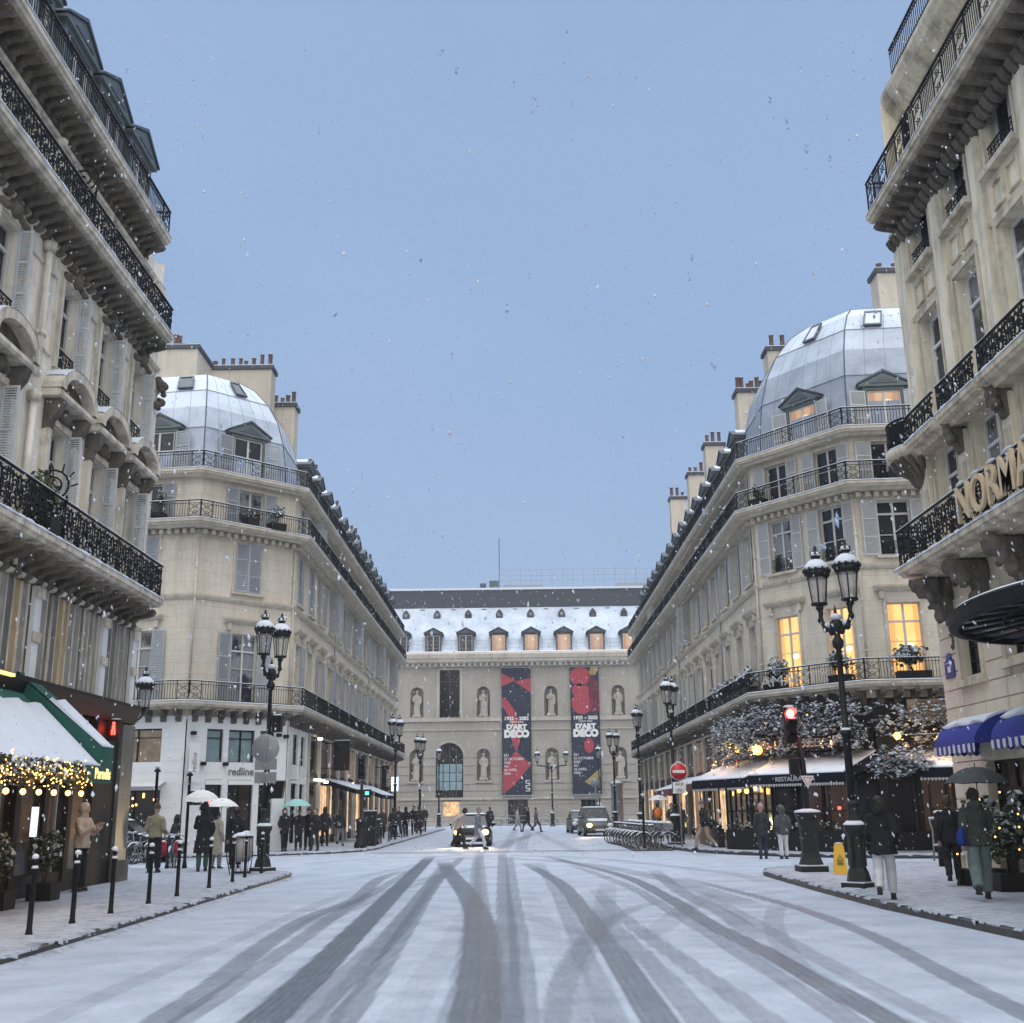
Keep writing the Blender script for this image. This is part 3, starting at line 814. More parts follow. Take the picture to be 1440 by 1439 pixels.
    if left:
        dormer(root, Tt, Lt - 2.35, 15.9, 1.75, 2.2, 1.7, glass=gl, shut=172, setback=.5)
        dormer(root, Tc, 2.42, 15.9, 1.75, 2.2, 1.7, glass=gl, shut=172, setback=.5)
        dormer(root, Tt, Lt - 6.2, 15.9, 1.75, 2.2, 1.7, glass=gl, shut=172, setback=.5)
    else:
        dormer(root, Tc, 2.5, 15.9, 1.65, 1.95, 1.7, glass=gl, shut=168, setback=.5, smat='shutter_white')
        dormer(root, Tt, 1.75, 15.9, 1.65, 1.95, 1.7, glass=gl, shut=168, setback=.5, smat='shutter_white')
        dormer(root, Tt, 5.4, 15.9, 1.65, 1.95, 1.7, glass='glass', shut=168, setback=.5, smat='shutter_white')
    st = [(-10, 52.3), (-10, 92.2)] if left else [(10, 92.8), (10, 48.8)]
    ms = MB(); sweep(ms, st, [(-.62, 15.87), (-1.30, 18.7), (-1.5, 18.9), (-4.5, 20.3), (-6.5, 20.3), (-6.5, 15.87)], 'slate')
    sweep(ms, st, [(-1.36, 18.9), (-1.52, 18.92), (-4.5, 20.32), (-4.5, 20.40), (-1.5, 19.0)], 'snow')
    build_local(ms, 'mansard_roof', root)
    for k, x in enumerate(bays):
        xx = x if left else x
        if (left and x < 4.6) or (not left and x > Ls - 4.4): continue
        dormer(root, Ts, xx, 15.9, 1.35, 2.3, 1.8, 'dark_dormer', setback=.3)
    if left:
        chimney(root, -18.3, -15.9, 51.5, 54, 19, 24.3, 5, rnd=rnd); chimney(root, -16.3, -12.95, 55, 56, 19, 24.6, 8, rnd=rnd)
        chimney(root, -13.4, -12.05, 57, 58, 18, 23.2, 4, rnd=rnd)
        for y in (63.2, 71.5, 80.5, 88.5): chimney(root, -12.9, -11.9, y, y + .8, 18, 21.3 + rnd.uniform(-.2, .2), 3, rnd=rnd)
    else:
        chimney(root, 16.7, 19.5, 46, 47, 19, 25.2, 4, rnd=rnd); chimney(root, 12.9, 15.5, 52, 53, 19, 24.0, 4, rnd=rnd)
        chimney(root, 12.1, 13.7, 56, 57, 18, 23.3, 6, rnd=rnd)
        for y, z in ((66, 23.6), (73, 23.8), (82, 24.6)): chimney(root, 12.0, 13.2, y, y + .9, 18, z, 3, rnd=rnd)
    return root, path, (Ts, Ls), (Tc, Lc), (Tt, Lt), bays

def shop_row(par, T, x0, x1, n, zt=5.2, pil='cream_trim', lit=.5, rnd=random, mull='shop_dark', upper=True):
    """ground floor and mezzanine: pilasters, dark windows above, lit and unlit windows below"""
    b = MB(T); w = (x1 - x0) / n
    b.box(x0, -.10, zt, x1, .0, 5.5, pil); b.box(x0, -.08, 3.02, x1, .0, 3.42, mull)
    for k in range(n + 1):
        x = x0 + w * k; b.box(max(x0, x - .22), -.14, .12, min(x1, x + .22), .0, zt, pil)
        b.box(max(x0, x - .26), -.18, .12, min(x1, x + .26), -.141, .55, pil)
    b.box(x0, .002, .1, x1, .25, 5.5, mull)
    o = build_local(b, 'shopfront', par)
    for k in range(n):
        xa, xb = x0 + w * k + .23, x0 + w * (k + 1) - .23
        g = MB(T); 
        for q in range(2):
            ga, gb = xa + (xb - xa) * q / 2 + .04, xa + (xb - xa) * (q + 1) / 2 - .04
            g.quad((ga, -.02, .5), (gb, -.02, .5), (gb, -.02, 2.95), (ga, -.02, 2.95), 'lit_shop' if rnd.random() < lit else 'shop_glass')
        build_local(g, 'shop_window', o)
        if upper:
            g = MB(T); mt = 'glass_amber' if rnd.random() < .3 else 'shop_glass'
            for q in range(2):
                ga, gb = xa + (xb - xa) * q / 2 + .05, xa + (xb - xa) * (q + 1) / 2 - .05
                g.quad((ga, -.02, 3.5), (gb, -.02, 3.5), (gb, -.02, zt - .1), (ga, -.02, zt - .1), mt)
            build_local(g, 'mezzanine_window', o)
    return o

def awning(name, label, T, x0, x1, z1, z0, out, mat, valance=.28, group=None, snow=.9, cat='awning', fringe=None, text=None, tsize=.2, drop=0):
    """sloping cloth from the wall at z1 out to z0; snow lies on the cloth (thickness 5 cm), a valance hangs in front"""
    o = thing(name, label, cat, T @ TR((x0 + x1) / 2, 0, z0), group)
    b = MB(T)
    b.prism([(-.02, z1), (-out, z0), (-out, z0 - .03), (-.02, z1 - .03)], x0, x1, mat, 'x')
    for x in (x0, x1): b.add([(x, -.02, z1), (x, -out, z0), (x, -out, z0 - valance), (x, -.02, z1 - valance * 1.2)], [(0, 1, 2, 3)], mat)
    build_local(b, 'cloth', o)
    v = MB(T); v.box(x0, -out - .02, z0 - valance, x1, -out, z0 - .031, mat); 
    if fringe:
        n = int((x1 - x0) / .12)
        for k in range(n):
            a = x0 + (x1 - x0) * k / n; w = (x1 - x0) / n
            v.prism([(a + .01, z0 - valance), (a + w - .01, z0 - valance), (a + w - .02, z0 - valance - .07), (a + w / 2, z0 - valance - .10), (a + .02, z0 - valance - .07)], -out - .018, -out - .004, fringe, 'y')
    vo = build_local(v, 'valance', o)
    if text: text_obj(text, tsize, .004, 'letter_silver', 'lettering', vo, T @ TR((x0 + x1) / 2, -out - .025, z0 - valance + (valance - tsize * .7) / 2), .003, 1.15)
    if snow:
        s = MB(T); t = 1 - snow; yo = -.02 - (out - .02) * t * .0
        ya, za = -.02 - (out - .02) * t, z1 + (z0 - z1) * t
        n = max(2, int((x1 - x0) / .25)); up = []; lo = []
        for k in range(n + 1):
            x = x0 + (x1 - x0) * k / n; j = .12 * math.sin(k * 1.7) * t
            lo.append([(x, ya + j, za - j * (z1 - z0) / out + .004), (x, ya + j - .06, za - j * (z1 - z0) / out + .05), (x, -out + .05, z0 + .07), (x, -out - .015, z0 + .045), (x, -out - .01, z0 + .002)])
        vs = [p for r in lo for p in r]; m_ = 5
        fs = [(i * m_ + j, i * m_ + j + 1, (i + 1) * m_ + j + 1, (i + 1) * m_ + j) for i in range(n) for j in range(m_ - 1)]
        s.add(vs, fs, 'snow', True); s.add(vs, [tuple(range(m_)), tuple(n * m_ + j for j in range(m_))[::-1]], 'snow')
        build_local(s, 'snow_cover', o)
    return o
# ------------------------------------------------------------------ near left house
def near_left():
    T = FT(-10, 0, 90); E = 28.75; S = 8.0
    root = thing('corner_house', 'weathered grey stone house with ornate black balconies and arched pediments above a green awning', 'building', at(-14, 20, 0))
    bays = [27.35, 25.1, 22.8, 19.65, 17.3, 15.0, 12.0, 9.7]
    g, gt = 'grey_stone', 'grey_trim'
    ops = []
    for x in bays: ops += [(x - .5, x + .5, 7.14, 9.85), (x - .47, x + .47, 11.1, 13.2), (x - .45, x + .45, 14.32, 16.05)]
    w = MB(T); wall(w, S, E, 6.4, 16.7, ops, g, .28)
    w.T = None
    w.quad((-10, E, 0), (-22, E, 0), (-22, E, 17), (-10, E, 17), g); w.quad((-10, S, 0), (-22, S, 0), (-22, S, 17), (-10, S, 17), g)
    w.quad((-22, S, 0), (-22, E, 0), (-22, E, 21), (-22, S, 21), g)
    w.quad((-10, S, 16.7), (-10, E, 16.7), (-22, E, 16.7), (-22, S, 16.7), g)
    build_local(w, 'wall', root)
    t = MB(T)
    # end pilaster, strips and sunk panels between the bays
    for z0, z1 in ((7.12, 13.3), (14.3, 16.1)):
        t.box(E - .55, -.09, z0, E - .02, -.001, z1, g); t.box(E - .60, -.13, z1 - .32, E - .0, -.001, z1 - .10, gt)
    ed = [x for x in bays]
    for i, x in enumerate(bays):
        # frames round each opening
        for z0, z1, hw in ((7.14, 9.85, .5), (11.1, 13.2, .47), (14.32, 16.05, .45)):
            for s in (-1, 1):
                a = x + s * (hw + .02); b_ = x + s * (hw + .17); t.box(min(a, b_), -.07, z0, max(a, b_), -.001, z1 + .17, gt)
            t.box(x - hw - .018, -.068, z1 + .02, x + hw + .018, -.001, z1 + .168, gt)
        # first floor: pilaster strips with consoles carrying a curved pediment
        for s in (-1, 1):
            a = x + s * .70; t.box(a - .10, -.15, 7.14, a + .10, -.001, 9.75, gt)
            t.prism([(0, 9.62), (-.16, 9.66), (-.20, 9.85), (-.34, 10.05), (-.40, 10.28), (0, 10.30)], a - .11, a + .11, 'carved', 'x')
        t.prism([(0, 10.302), (-.38, 10.302), (-.42, 10.36), (-.40, 10.46), (0, 10.47)], x - 1.0, x + 1.0, gt)
        n = 14; R_ = 1.02
        ao = [(x + 1.02 * math.cos(math.pi * k / n), 10.472 + .66 * math.sin(math.pi * k / n)) for k in range(n + 1)]
        ai = [(x + .80 * math.cos(math.pi * k / n), 10.472 + .46 * math.sin(math.pi * k / n)) for k in range(n + 1)]
        pts = []; fs = []
        for k in range(n + 1): pts += [(ao[k][0], -.46, ao[k][1]), (ao[k][0], 0, ao[k][1]), (ai[k][0], -.46, ai[k][1]), (ai[k][0], -.18, ai[k][1])]
        for k in range(n):
            q = 4 * k; fs += [(q, q + 4, q + 5, q + 1), (q, q + 2, q + 6, q + 4), (q + 2, q + 3, q + 7, q + 6)]
        t.add(pts, fs, gt)
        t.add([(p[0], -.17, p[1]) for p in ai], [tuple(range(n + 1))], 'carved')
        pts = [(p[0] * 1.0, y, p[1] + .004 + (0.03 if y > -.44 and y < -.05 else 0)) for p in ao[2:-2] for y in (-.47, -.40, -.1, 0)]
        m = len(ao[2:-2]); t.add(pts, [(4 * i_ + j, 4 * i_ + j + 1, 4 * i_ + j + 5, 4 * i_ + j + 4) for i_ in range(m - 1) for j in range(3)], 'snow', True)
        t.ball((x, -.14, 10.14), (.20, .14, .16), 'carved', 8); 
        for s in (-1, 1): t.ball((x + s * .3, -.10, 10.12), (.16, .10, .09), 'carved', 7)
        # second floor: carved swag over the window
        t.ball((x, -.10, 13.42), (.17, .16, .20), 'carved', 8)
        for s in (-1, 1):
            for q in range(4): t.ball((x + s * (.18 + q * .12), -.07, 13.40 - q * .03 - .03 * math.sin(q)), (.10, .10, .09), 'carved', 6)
        t.box(x - .60, -.16, 10.98, x + .60, -.001, 11.08, gt)
    # raised panels on the piers
    edges = sorted(bays)
    for a, b_ in zip(edges[:-1], edges[1:]):
        c = (a + b_) / 2; wdt = (b_ - a) / 2 - .78
        if wdt < .12: continue
        for z0, z1 in ((11.25, 13.1), (14.45, 15.95)):
            for (xa, xb, za, zb) in ((c - wdt, c - wdt + .05, z0, z1), (c + wdt - .05, c + wdt, z0, z1), (c - wdt + .05, c + wdt - .05, z0, z0 + .05), (c - wdt + .05, c + wdt - .05, z1 - .05, z1)):
                t.box(xa, -.05, za, xb, -.001, zb, gt)
    t.prism([(0, 6.32), (-.10, 6.34), (-.14, 6.42), (0, 6.44)], S, E, gt); 
    t.prism([(0, 13.62), (-.08, 13.64), (-.12, 13.72), (0, 13.73)], S, E, gt)
    t.prism([(0, 16.08), (-.07, 16.10), (-.10, 16.17), (0, 16.18)], S, E, gt)
    # carved bracket bunch at the corner
    for q in range(16):
        a = random.uniform(-.18, .18); t.ball((E - .15 + a, -.12 - random.random() * .16, 12.55 + random.random() * .8), random.uniform(.07, .14), 'carved', 6)
    build_local(t, 'cornice', root)
    # windows: pale louvred shutters standing half open
    for i, x in enumerate(bays):
        window(root, T, x, 7.14, 1.0, 2.71, 'glass', 'offwhite', (None, 88), 'shutter_pale', True, 3, .26, slat=.055, sw=.34, sy=-.03)
        window(root, T, x, 11.1, .94, 2.1, 'glass', 'offwhite', (None, 92), 'shutter_pale', True, 2, .26, True, .055, sw=.30, sy=-.03)
        window(root, T, x, 14.32, .9, 1.73, 'glass', 'offwhite', None, 'shutter_grey', True, 2, .26)
    for z in ((6.5, 10.2), (10.5, 13.6), (14.3, 16.1)):
        p = MB(T); p.tube([(21.25, -.12, z[0]), (21.25, -.12, z[1])], .07, 'grey_stone', 10)
        p.lathe([(.11, 0), (.11, .12)], 'grey_trim', (21.25, -.12, z[0] + .9), 10); p.lathe([(.13, 0), (.15, .2)], 'grey_trim', (21.25, -.12, z[1] - .25), 10)
        build_local(p, 'drainpipe', root)
    def bal(z, d, h, orn, brk, e):
        ret = [(-10, S), (-10, e)]; bm = 'carved'
        b = balcony(root, ret, z, d, orn, h, True, brk, slab='grey_trim', bmat=bm, rd=.08, sp=.10)
        # the railing returns to the wall at the end
        rr = MB(); rail_path(rr, [(-10 + d - .08, e - .06), (-10.0 + .02, e - .06)], 0, z, h, orn and .1 or .1, False, orn)
        build_local(rr, 'railing', b); return b
    bal(7.10, .78, .90, True, (.52, .20, .50), 28.35)
    bal(14.28, .74, .80, True, (.36, .17, .42), 27.75)
    bal(16.88, .70, .80, False, (.34, .16, .40), 27.1)
    # extra wavy lower brackets of the first balcony
    # spiral fans dividing the balconies
    for z in (7.1, 14.3):
        f = MB(FT(-10, 21.9, 0)); 
        strip(f, spiral(.42, z + 1.2, .03, .36, .6, 2.2, 36), .018, 'iron'); strip(f, [(0.02, z + .1), (.75, z + .9)], .015, 'iron')
        for a in range(7):
            an = a * .55; strip(f, [(.42 + .36 * math.cos(an), z + 1.2 + .36 * math.sin(an)), (.42 + .52 * math.cos(an + .1), z + 1.2 + .52 * math.sin(an + .1))], .012, 'iron')
        strip(f, [(.03, z + .05), (.03, z + 1.5)], .018, 'iron'); strip(f, [(.72, z + .05), (.72, z + 1.0)], .018, 'iron')
        build_local(f, 'balcony_divider', root)
    # attic: set back wall, dormers, zinc roof
    ms = MB(); st = [(-10, S), (-10, E)]
    sweep(ms, st, [(-.75, 16.9), (-1.1, 19.3), (-1.3, 19.6), (-6, 21.2), (-12, 21.2), (-12, 16.71), (-.75, 16.71)], 'zinc')
    build_local(ms, 'mansard_roof', root)
    for x in (27.2, 24.95, 22.7, 20.4, 18.1, 15.8, 13.5, 11.2): dormer(root, T, x, 16.9, 1.72, 2.75, 2.2, 'dormer_zinc', setback=.35, trim='dormer_zinc')
    # glazed mezzanine, the lit panes simply coloured tan
    mz = MB(T); rnd = random.Random(3)
    mz.box(S, .06, 4.36, E, .12, 6.32, 'shop_dark')
    x = S
    pil = [28.45, 26.35, 22.5, 19.4, 15.9, 12.4, 8.4]
    while x < E - .1:
        wd = rnd.uniform(.24, .36); m = rnd.choice(['wood_grey', 'wood_grey', 'wood_dark', 'wood_dark', 'lit_tan']) if x < 26.2 else rnd.choice(['wood_dark', 'wood_grey', 'wood_dark'])
        xe = min(x + wd, E - .05); y = rnd.uniform(-.02, .03)
        mz.box(x + .012, y, 4.40, xe - .012, .059, 6.30, m); mz.box(x - .012, -.03, 4.38, x + .011, .058, 6.31, 'grey_trim')
        x += wd
    for p in pil:
        mz.box(p - .15, -.10, 4.40, p + .15, .0, 6.30, 'white' if p > 20 else 'wood_grey'); mz.box(p - .19, -.14, 5.15, p + .19, -.101, 5.35, 'grey_trim'); mz.box(p - .20, -.15, 6.06, p + .20, -.102, 6.29, 'grey_trim')
    build_local(mz, 'mezzanine_panes', root)
    # shopfront: dark lintel, dark glass between brown posts, a stone pier at the corner
    sh = MB(T)
    sh.prism([(0, 3.9), (-.14, 3.92), (-.20, 4.1), (-.28, 4.3), (-.28, 4.38), (.1, 4.39), (.1, 3.9)], S, E, 'shop_dark')
    sh.box(S, .02, 0.1, E, .10, 3.9, 'shop_dark')
    sh.box(27.9, -.16, .12, E, .019, 3.88, 'wood_dark'); sh.box(27.82, -.24, .12, E + .02, -.161, .62, 'carved'); sh.box(26.6, -.08, .12, 27.88, .018, 3.88, 'shop_dark')
    for x in (26.35, 25.0, 23.75, 22.4, 21.0, 19.6, 18.2, 16.8): sh.box(x - .11, -.14, .12, x + .11, .018, 3.88, 'shop_brown'); 
    for x in (24.4, 21.7): sh.box(x - .03, -.09, .5, x + .03, .018, 3.2, 'grey_metal')
    sh.box(S, -.10, .12, 26.3, .017, .55, 'shop_dark'); sh.box(S, -.08, 2.62, 26.3, .016, 2.72, 'shop_brown')
    o = build_local(sh, 'shopfront', root)
    gl = MB(T); gl.quad((S, -.02, .56), (26.3, -.02, .56), (26.3, -.02, 3.85), (S, -.02, 3.85), 'shop_glass'); 
    for x in (25.7, 24.1, 22.9, 21.3): gl.quad((x - .4, -.03, 1.2), (x + .4, -.03, 1.2), (x + .4, -.03, 2.5), (x - .4, -.03, 2.5), 'lit_dim')
    build_local(gl, 'shop_window', o)
    text_obj('CAFÉ', .20, .004, 'gold', 'lettering', o, T @ TR(24.4, -.05, 2.36), .002)
    mb = MB(T); mb.box(23.02, -.30, 1.28, 23.10, -.15, 1.90, 'shop_dark'); mb.quad((23.015, -.152, 1.30), (23.015, -.298, 1.30), (23.015, -.298, 1.88), (23.015, -.152, 1.88), 'lightbox')
    build_local(mb, 'menu_box', o)
    mb = MB(T); mb.box(17.0, -.36, 4.29, 21.2, -.281, 4.35, 'gold'); build_local(mb, 'light_strip', o)
    return root

# ------------------------------------------------------------------ near right hotel
def near_right():
    T = FT(10, 0, -90); S, E = -26.0, -8.0          # local x = -Y
    root = thing('hotel_building', 'pale stone hotel with heavy carved balconies, recessed windows and blue shop awnings', 'building', at(14, 20, 0))
    g, gt = 'hotel', 'hotel_trim'
    ys = [24.4, 22.15, 19.8, 17.5, 15.2, 12.9, 10.6]
    ops = []
    for y in ys: ops += [(-y - .66, -y + .66, 7.1, 9.8), (-y - .62, -y + .62, 10.1, 13.15), (-y - .66, -y + .66, 14.45, 16.25)]
    low = [(-24.75, -23.7, 4.45, 5.75), (-22.4, -21.2, 4.6, 5.9), (-19.5, -18.2, 4.6, 5.9)]
    lo2 = [(-24.15, -22.3, .12, 2.6), (-21.2, -19.4, .12, 2.6), (-18.2, -16.2, .12, 3.2), (-14.2, -12.2, .12, 2.6)]
    w = MB(T); wall(w, S, E, 6.75, 16.8, ops, g, .42); wall(w, S, E, 0.1, 6.75, low + lo2, 'hotel_block', .3)
    w.T = None
    w.quad((10, 26, 0), (22, 26, 0), (22, 26, 20), (10, 26, 20), g); w.quad((10, 8, 0), (22, 8, 0), (22, 8, 17), (10, 8, 17), g); w.quad((22, 8, 0), (22, 26, 0), (22, 26, 20), (22, 8, 20), g)
    w.quad((10, 8, 16.8), (22, 8, 16.8), (22, 26, 16.8), (10, 26, 16.8), g)
    build_local(w, 'wall', root)
    t = MB(T)
    # rusticated courses: each block course stands proud of its joint
    z = .62
    spans = lambda z0, z1: [o for o in low + lo2 if o[2] < z1 and o[3] > z0]
    while z < 6.0:
        z1 = z + .40; cuts = sorted(spans(z, z1)); x = S
        for o in cuts + [(E, E, 0, 0)]:
            if o[0] - x > .06:
                L = o[0] - x; n = max(1, round(L / 1.15)); off = .0
                for k in range(n): t.box(x + L * k / n + .012, -.045, z + .015, x + L * (k + 1) / n - .012, -.001, z1 - .012, 'hotel_block')
            x = o[1]
        z = z1
    t.box(S, -.10, .12, S + .001, -.001, .6, gt)
    for o in low:
        for q in (o[0] - .16, o[1] + .02): t.box(q, -.10, o[2] - .08, q + .14, -.002, o[3] + .12, gt)
        t.box(o[0] - .2, -.18, o[2] - .24, o[1] + .2, -.003, o[2] - .085, gt); t.box(o[0] - .018, -.098, o[3] + .005, o[1] + .018, -.003, o[3] + .118, gt)
    # piers: flat strips with sunk panels between the windows
    yy = [26.0] + [(a + b_) / 2 for a, b_ in zip(ys[:-1], ys[1:])] + [9.2]
    for k, y in enumerate(yy):
        c = -y + (.34 if k == 0 else 0); hw = .30 if k == 0 else .24
        t.box(c - hw, -.10, 10.2, c + hw, -.001, 16.1, g); t.box(c - hw - .06, -.16, 15.75, c + hw + .06, -.002, 16.05, gt)
        t.box(c - hw, -.10, 7.1, c + hw, -.001, 9.7, g); t.box(c - hw + .08, -.13, 8.0, c + hw - .08, -.101, 9.0, gt)
        if k: 
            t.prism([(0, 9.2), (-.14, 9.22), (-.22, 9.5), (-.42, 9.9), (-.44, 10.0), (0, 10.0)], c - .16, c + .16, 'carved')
    for y in ys:
        for z0, z1, hw in ((7.1, 9.8, .66), (10.1, 13.15, .62), (14.45, 16.25, .66)):
            for s in (-1, 1):
                a, b_ = -y + s * (hw + .01), -y + s * (hw + .12); t.box(min(a, b_), -.06, z0, max(a, b_), -.003, z1 + .12, gt)
            t.box(-y - hw - .008, -.058, z1 + .01, -y + hw + .008, -.003, z1 + .118, gt)
        t.box(-y - .80, -.20, 14.30, -y + .80, -.004, 14.42, gt); t.box(-y - .78, -.19, 14.422, -y + .78, -.005, 14.45, 'snow')
        for s in (-1, 1):      # twin sunk panels under the sill
            for (a, b_, c, d) in ((.08, .12, 13.5, 14.1), (.56, .60, 13.5, 14.1), (.121, .559, 13.5, 13.54), (.121, .559, 14.06, 14.1)):
                x0, x1 = sorted((-y + s * a, -y + s * b_)); t.box(x0, -.06, c, x1, -.004, d, gt)
        t.prism([(0, 9.42 + .5), (-.12, 9.95), (-.16, 10.02), (0, 10.03)], -y - .85, -y + .85, gt)
    t.prism([(0, 13.28), (-.04, 13.29), (-.06, 13.38), (0, 13.39)], S, E, gt)
    t.prism([(0, 16.3), (-.08, 16.31), (-.14, 16.38), (0, 16.39)], S, E, gt)
    # attic cornice above the top balcony
    t.box(S + .4, .55, 16.81, E, .75, 19.5, g)
    t.prism([(.75, 19.45), (.42, 19.46), (.30, 19.62), (.12, 19.8), (.02, 20.05), (.02, 20.2), (.75, 20.28)], S + .02, E, gt)
    build_local(t, 'cornice', root)
    for k, y in enumerate(ys):
        window(root, T, -y, 7.1, 1.32, 2.7, 'glass', 'white', None, trans=True, bars=1, depth=.30)
        window(root, T, -y, 10.1, 1.24, 3.05, 'glass', 'white', None, trans=True, bars=1, depth=.30)
        window(root, T, -y, 14.45, 1.32, 1.8, 'glass', 'white', None, trans=False, bars=1, depth=.30, guard=True)
    for o in low:
        window(root, T, (o[0] + o[1]) / 2, o[2], o[1] - o[0], o[3] - o[2], 'glass', 'shop_dark', None, trans=False, bars=4, depth=.2)
    for o in lo2:
        window(root, T, (o[0] + o[1]) / 2, o[2], o[1] - o[0], o[3] - o[2], 'shop_glass', 'shop_dark', None, trans=True, bars=1, depth=.2)
    P = [(10, 25.55), (10, 8.2)]
    def bal(z, d, h, brk, ret=True):
        b = balcony(root, P, z, d, True, h, True, brk, slab='hotel_trim', bmat='carved', rd=.08)
        rr = MB(); rail_path(rr, [(9.98, 25.48), (10 - d + .08, 25.48)], 0, z, h, .1, False, True); build_local(rr, 'railing', b); return b
    bal(7.06, 1.0, .92, None)
    for k, y in enumerate(yy[1:]):     # carved leaf masks on the piers between the first floor windows
        cb = MB(); c = -y
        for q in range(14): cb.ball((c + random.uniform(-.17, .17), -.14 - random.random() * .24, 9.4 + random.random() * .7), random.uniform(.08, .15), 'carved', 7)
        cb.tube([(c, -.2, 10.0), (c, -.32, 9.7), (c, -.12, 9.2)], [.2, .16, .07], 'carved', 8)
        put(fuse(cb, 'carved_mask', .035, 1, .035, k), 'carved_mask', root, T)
    # great carved corbels under it
    for x in (-25.1, -23.1, -21.0, -18.9, -16.6, -14.3, -12):
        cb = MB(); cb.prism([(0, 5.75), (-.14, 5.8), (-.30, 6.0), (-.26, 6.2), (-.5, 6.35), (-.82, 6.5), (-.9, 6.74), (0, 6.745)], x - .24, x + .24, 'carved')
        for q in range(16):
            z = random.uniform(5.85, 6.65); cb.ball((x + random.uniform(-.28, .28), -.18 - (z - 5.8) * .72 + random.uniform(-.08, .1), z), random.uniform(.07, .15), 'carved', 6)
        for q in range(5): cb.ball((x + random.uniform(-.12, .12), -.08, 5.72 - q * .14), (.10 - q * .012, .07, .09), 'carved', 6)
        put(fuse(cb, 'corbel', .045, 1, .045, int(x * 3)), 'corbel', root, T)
    for a, b_ in ((25.2, 23.45), (23.2, 21.15), (20.95, 18.75), (18.55, 16.4), (16.2, 14.1), (13.9, 11.8)):
        balcony(root, [(10, a), (10, b_)], 10.08, .62, True, .66, True, None, slab='hotel_trim', rd=.07)
    # round balcony on the corner
    cx, cy, R_ = 10.12, 25.9, .85; n = 12
    arc = [(cx + R_ * math.cos(a), cy + R_ * math.sin(a)) for a in [math.radians(10 + 250 - 16 * k) for k in range(15)]][::-1]
    arc = [(cx + R_ * math.cos(rad(a)), cy + R_ * math.sin(rad(a))) for a in range(40, 236, 14)]
    b = MB(); k = [(r, z) for r, z in ((.10, 9.1), (.22, 9.2), (.30, 9.5), (.62, 9.72), (.80, 9.85), (.92, 9.9), (.95, 10.08), (.3, 10.09))]
    b.lathe(k, 'hotel_trim', (cx, cy, 0), 18)
    for q in range(13):     # leaf ribs under the round slab
        a = rad(35 + 17 * q); b.tube([(cx + r * math.cos(a), cy + r * math.sin(a), z) for r, z in ((.14, 9.12), (.30, 9.28), (.42, 9.52), (.70, 9.70), (.84, 9.84))], [.04, .07, .08, .08, .05], 'carved', 6)
    b.ball((cx, cy, 9.05), (.16, .16, .22), 'carved', 8)
    b.lathe([(.95, 0), (.93, .035), (.7, .05), (.1, .04)], 'snow', (cx, cy, 10.092), 18)
    o = build_local(b, 'corner_balcony', root)
    r = MB(); rail_path(r, arc, 0, 10.09, .72, .09, False, True); build_local(r, 'railing', o)
    bb = balcony(root, P, 16.36, .85, False, .95, True, (.42, .20, .46), slab='hotel_trim', bmat='carved', rd=.08, lattice=True, mid=1.2, sp=.09)
    rr = MB(); rail_path(rr, [(9.98, 25.48), (9.23, 25.48)], 0, 16.36, .95, .09, False); build_local(rr, 'railing', bb)
    cb = MB(T); x = S + .1
    while x < E - .1:      # leaf and dart band between the brackets
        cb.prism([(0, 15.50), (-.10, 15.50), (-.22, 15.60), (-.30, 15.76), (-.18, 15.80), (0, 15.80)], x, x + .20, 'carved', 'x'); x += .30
    cb.box(S, -.20, 15.802, E, -.001, 15.86, 'hotel_trim'); build_local(cb, 'carved_band', root)
    rr = MB(); rail_path(rr, [(10.1, 25.2), (10.1, 12)], 0, 20.3, .8, .12, False); build_local(rr, 'railing', root)
    ro = MB(); ro.quad((10.5, 8, 20.28), (22, 8, 21.5), (22, 26, 21.5), (10.5, 26, 20.28), 'zinc'); ro.quad((10.5, 26, 16.8), (22, 26, 16.8), (22, 26, 21.5), (10.5, 26, 20.28), g); build_local(ro, 'roof', root)
    p = MB(); p.tube([(10.1, 26.08, 6.5), (10.1, 26.08, 15.6)], .07, 'shop_dark', 8); build_local(p, 'drainpipe', root)
    p = MB(); p.tube([(10.06, 26.07, .2), (10.06, 26.07, 6.4)], .05, 'hotel_trim', 8); build_local(p, 'drainpipe', root)
    return root, T

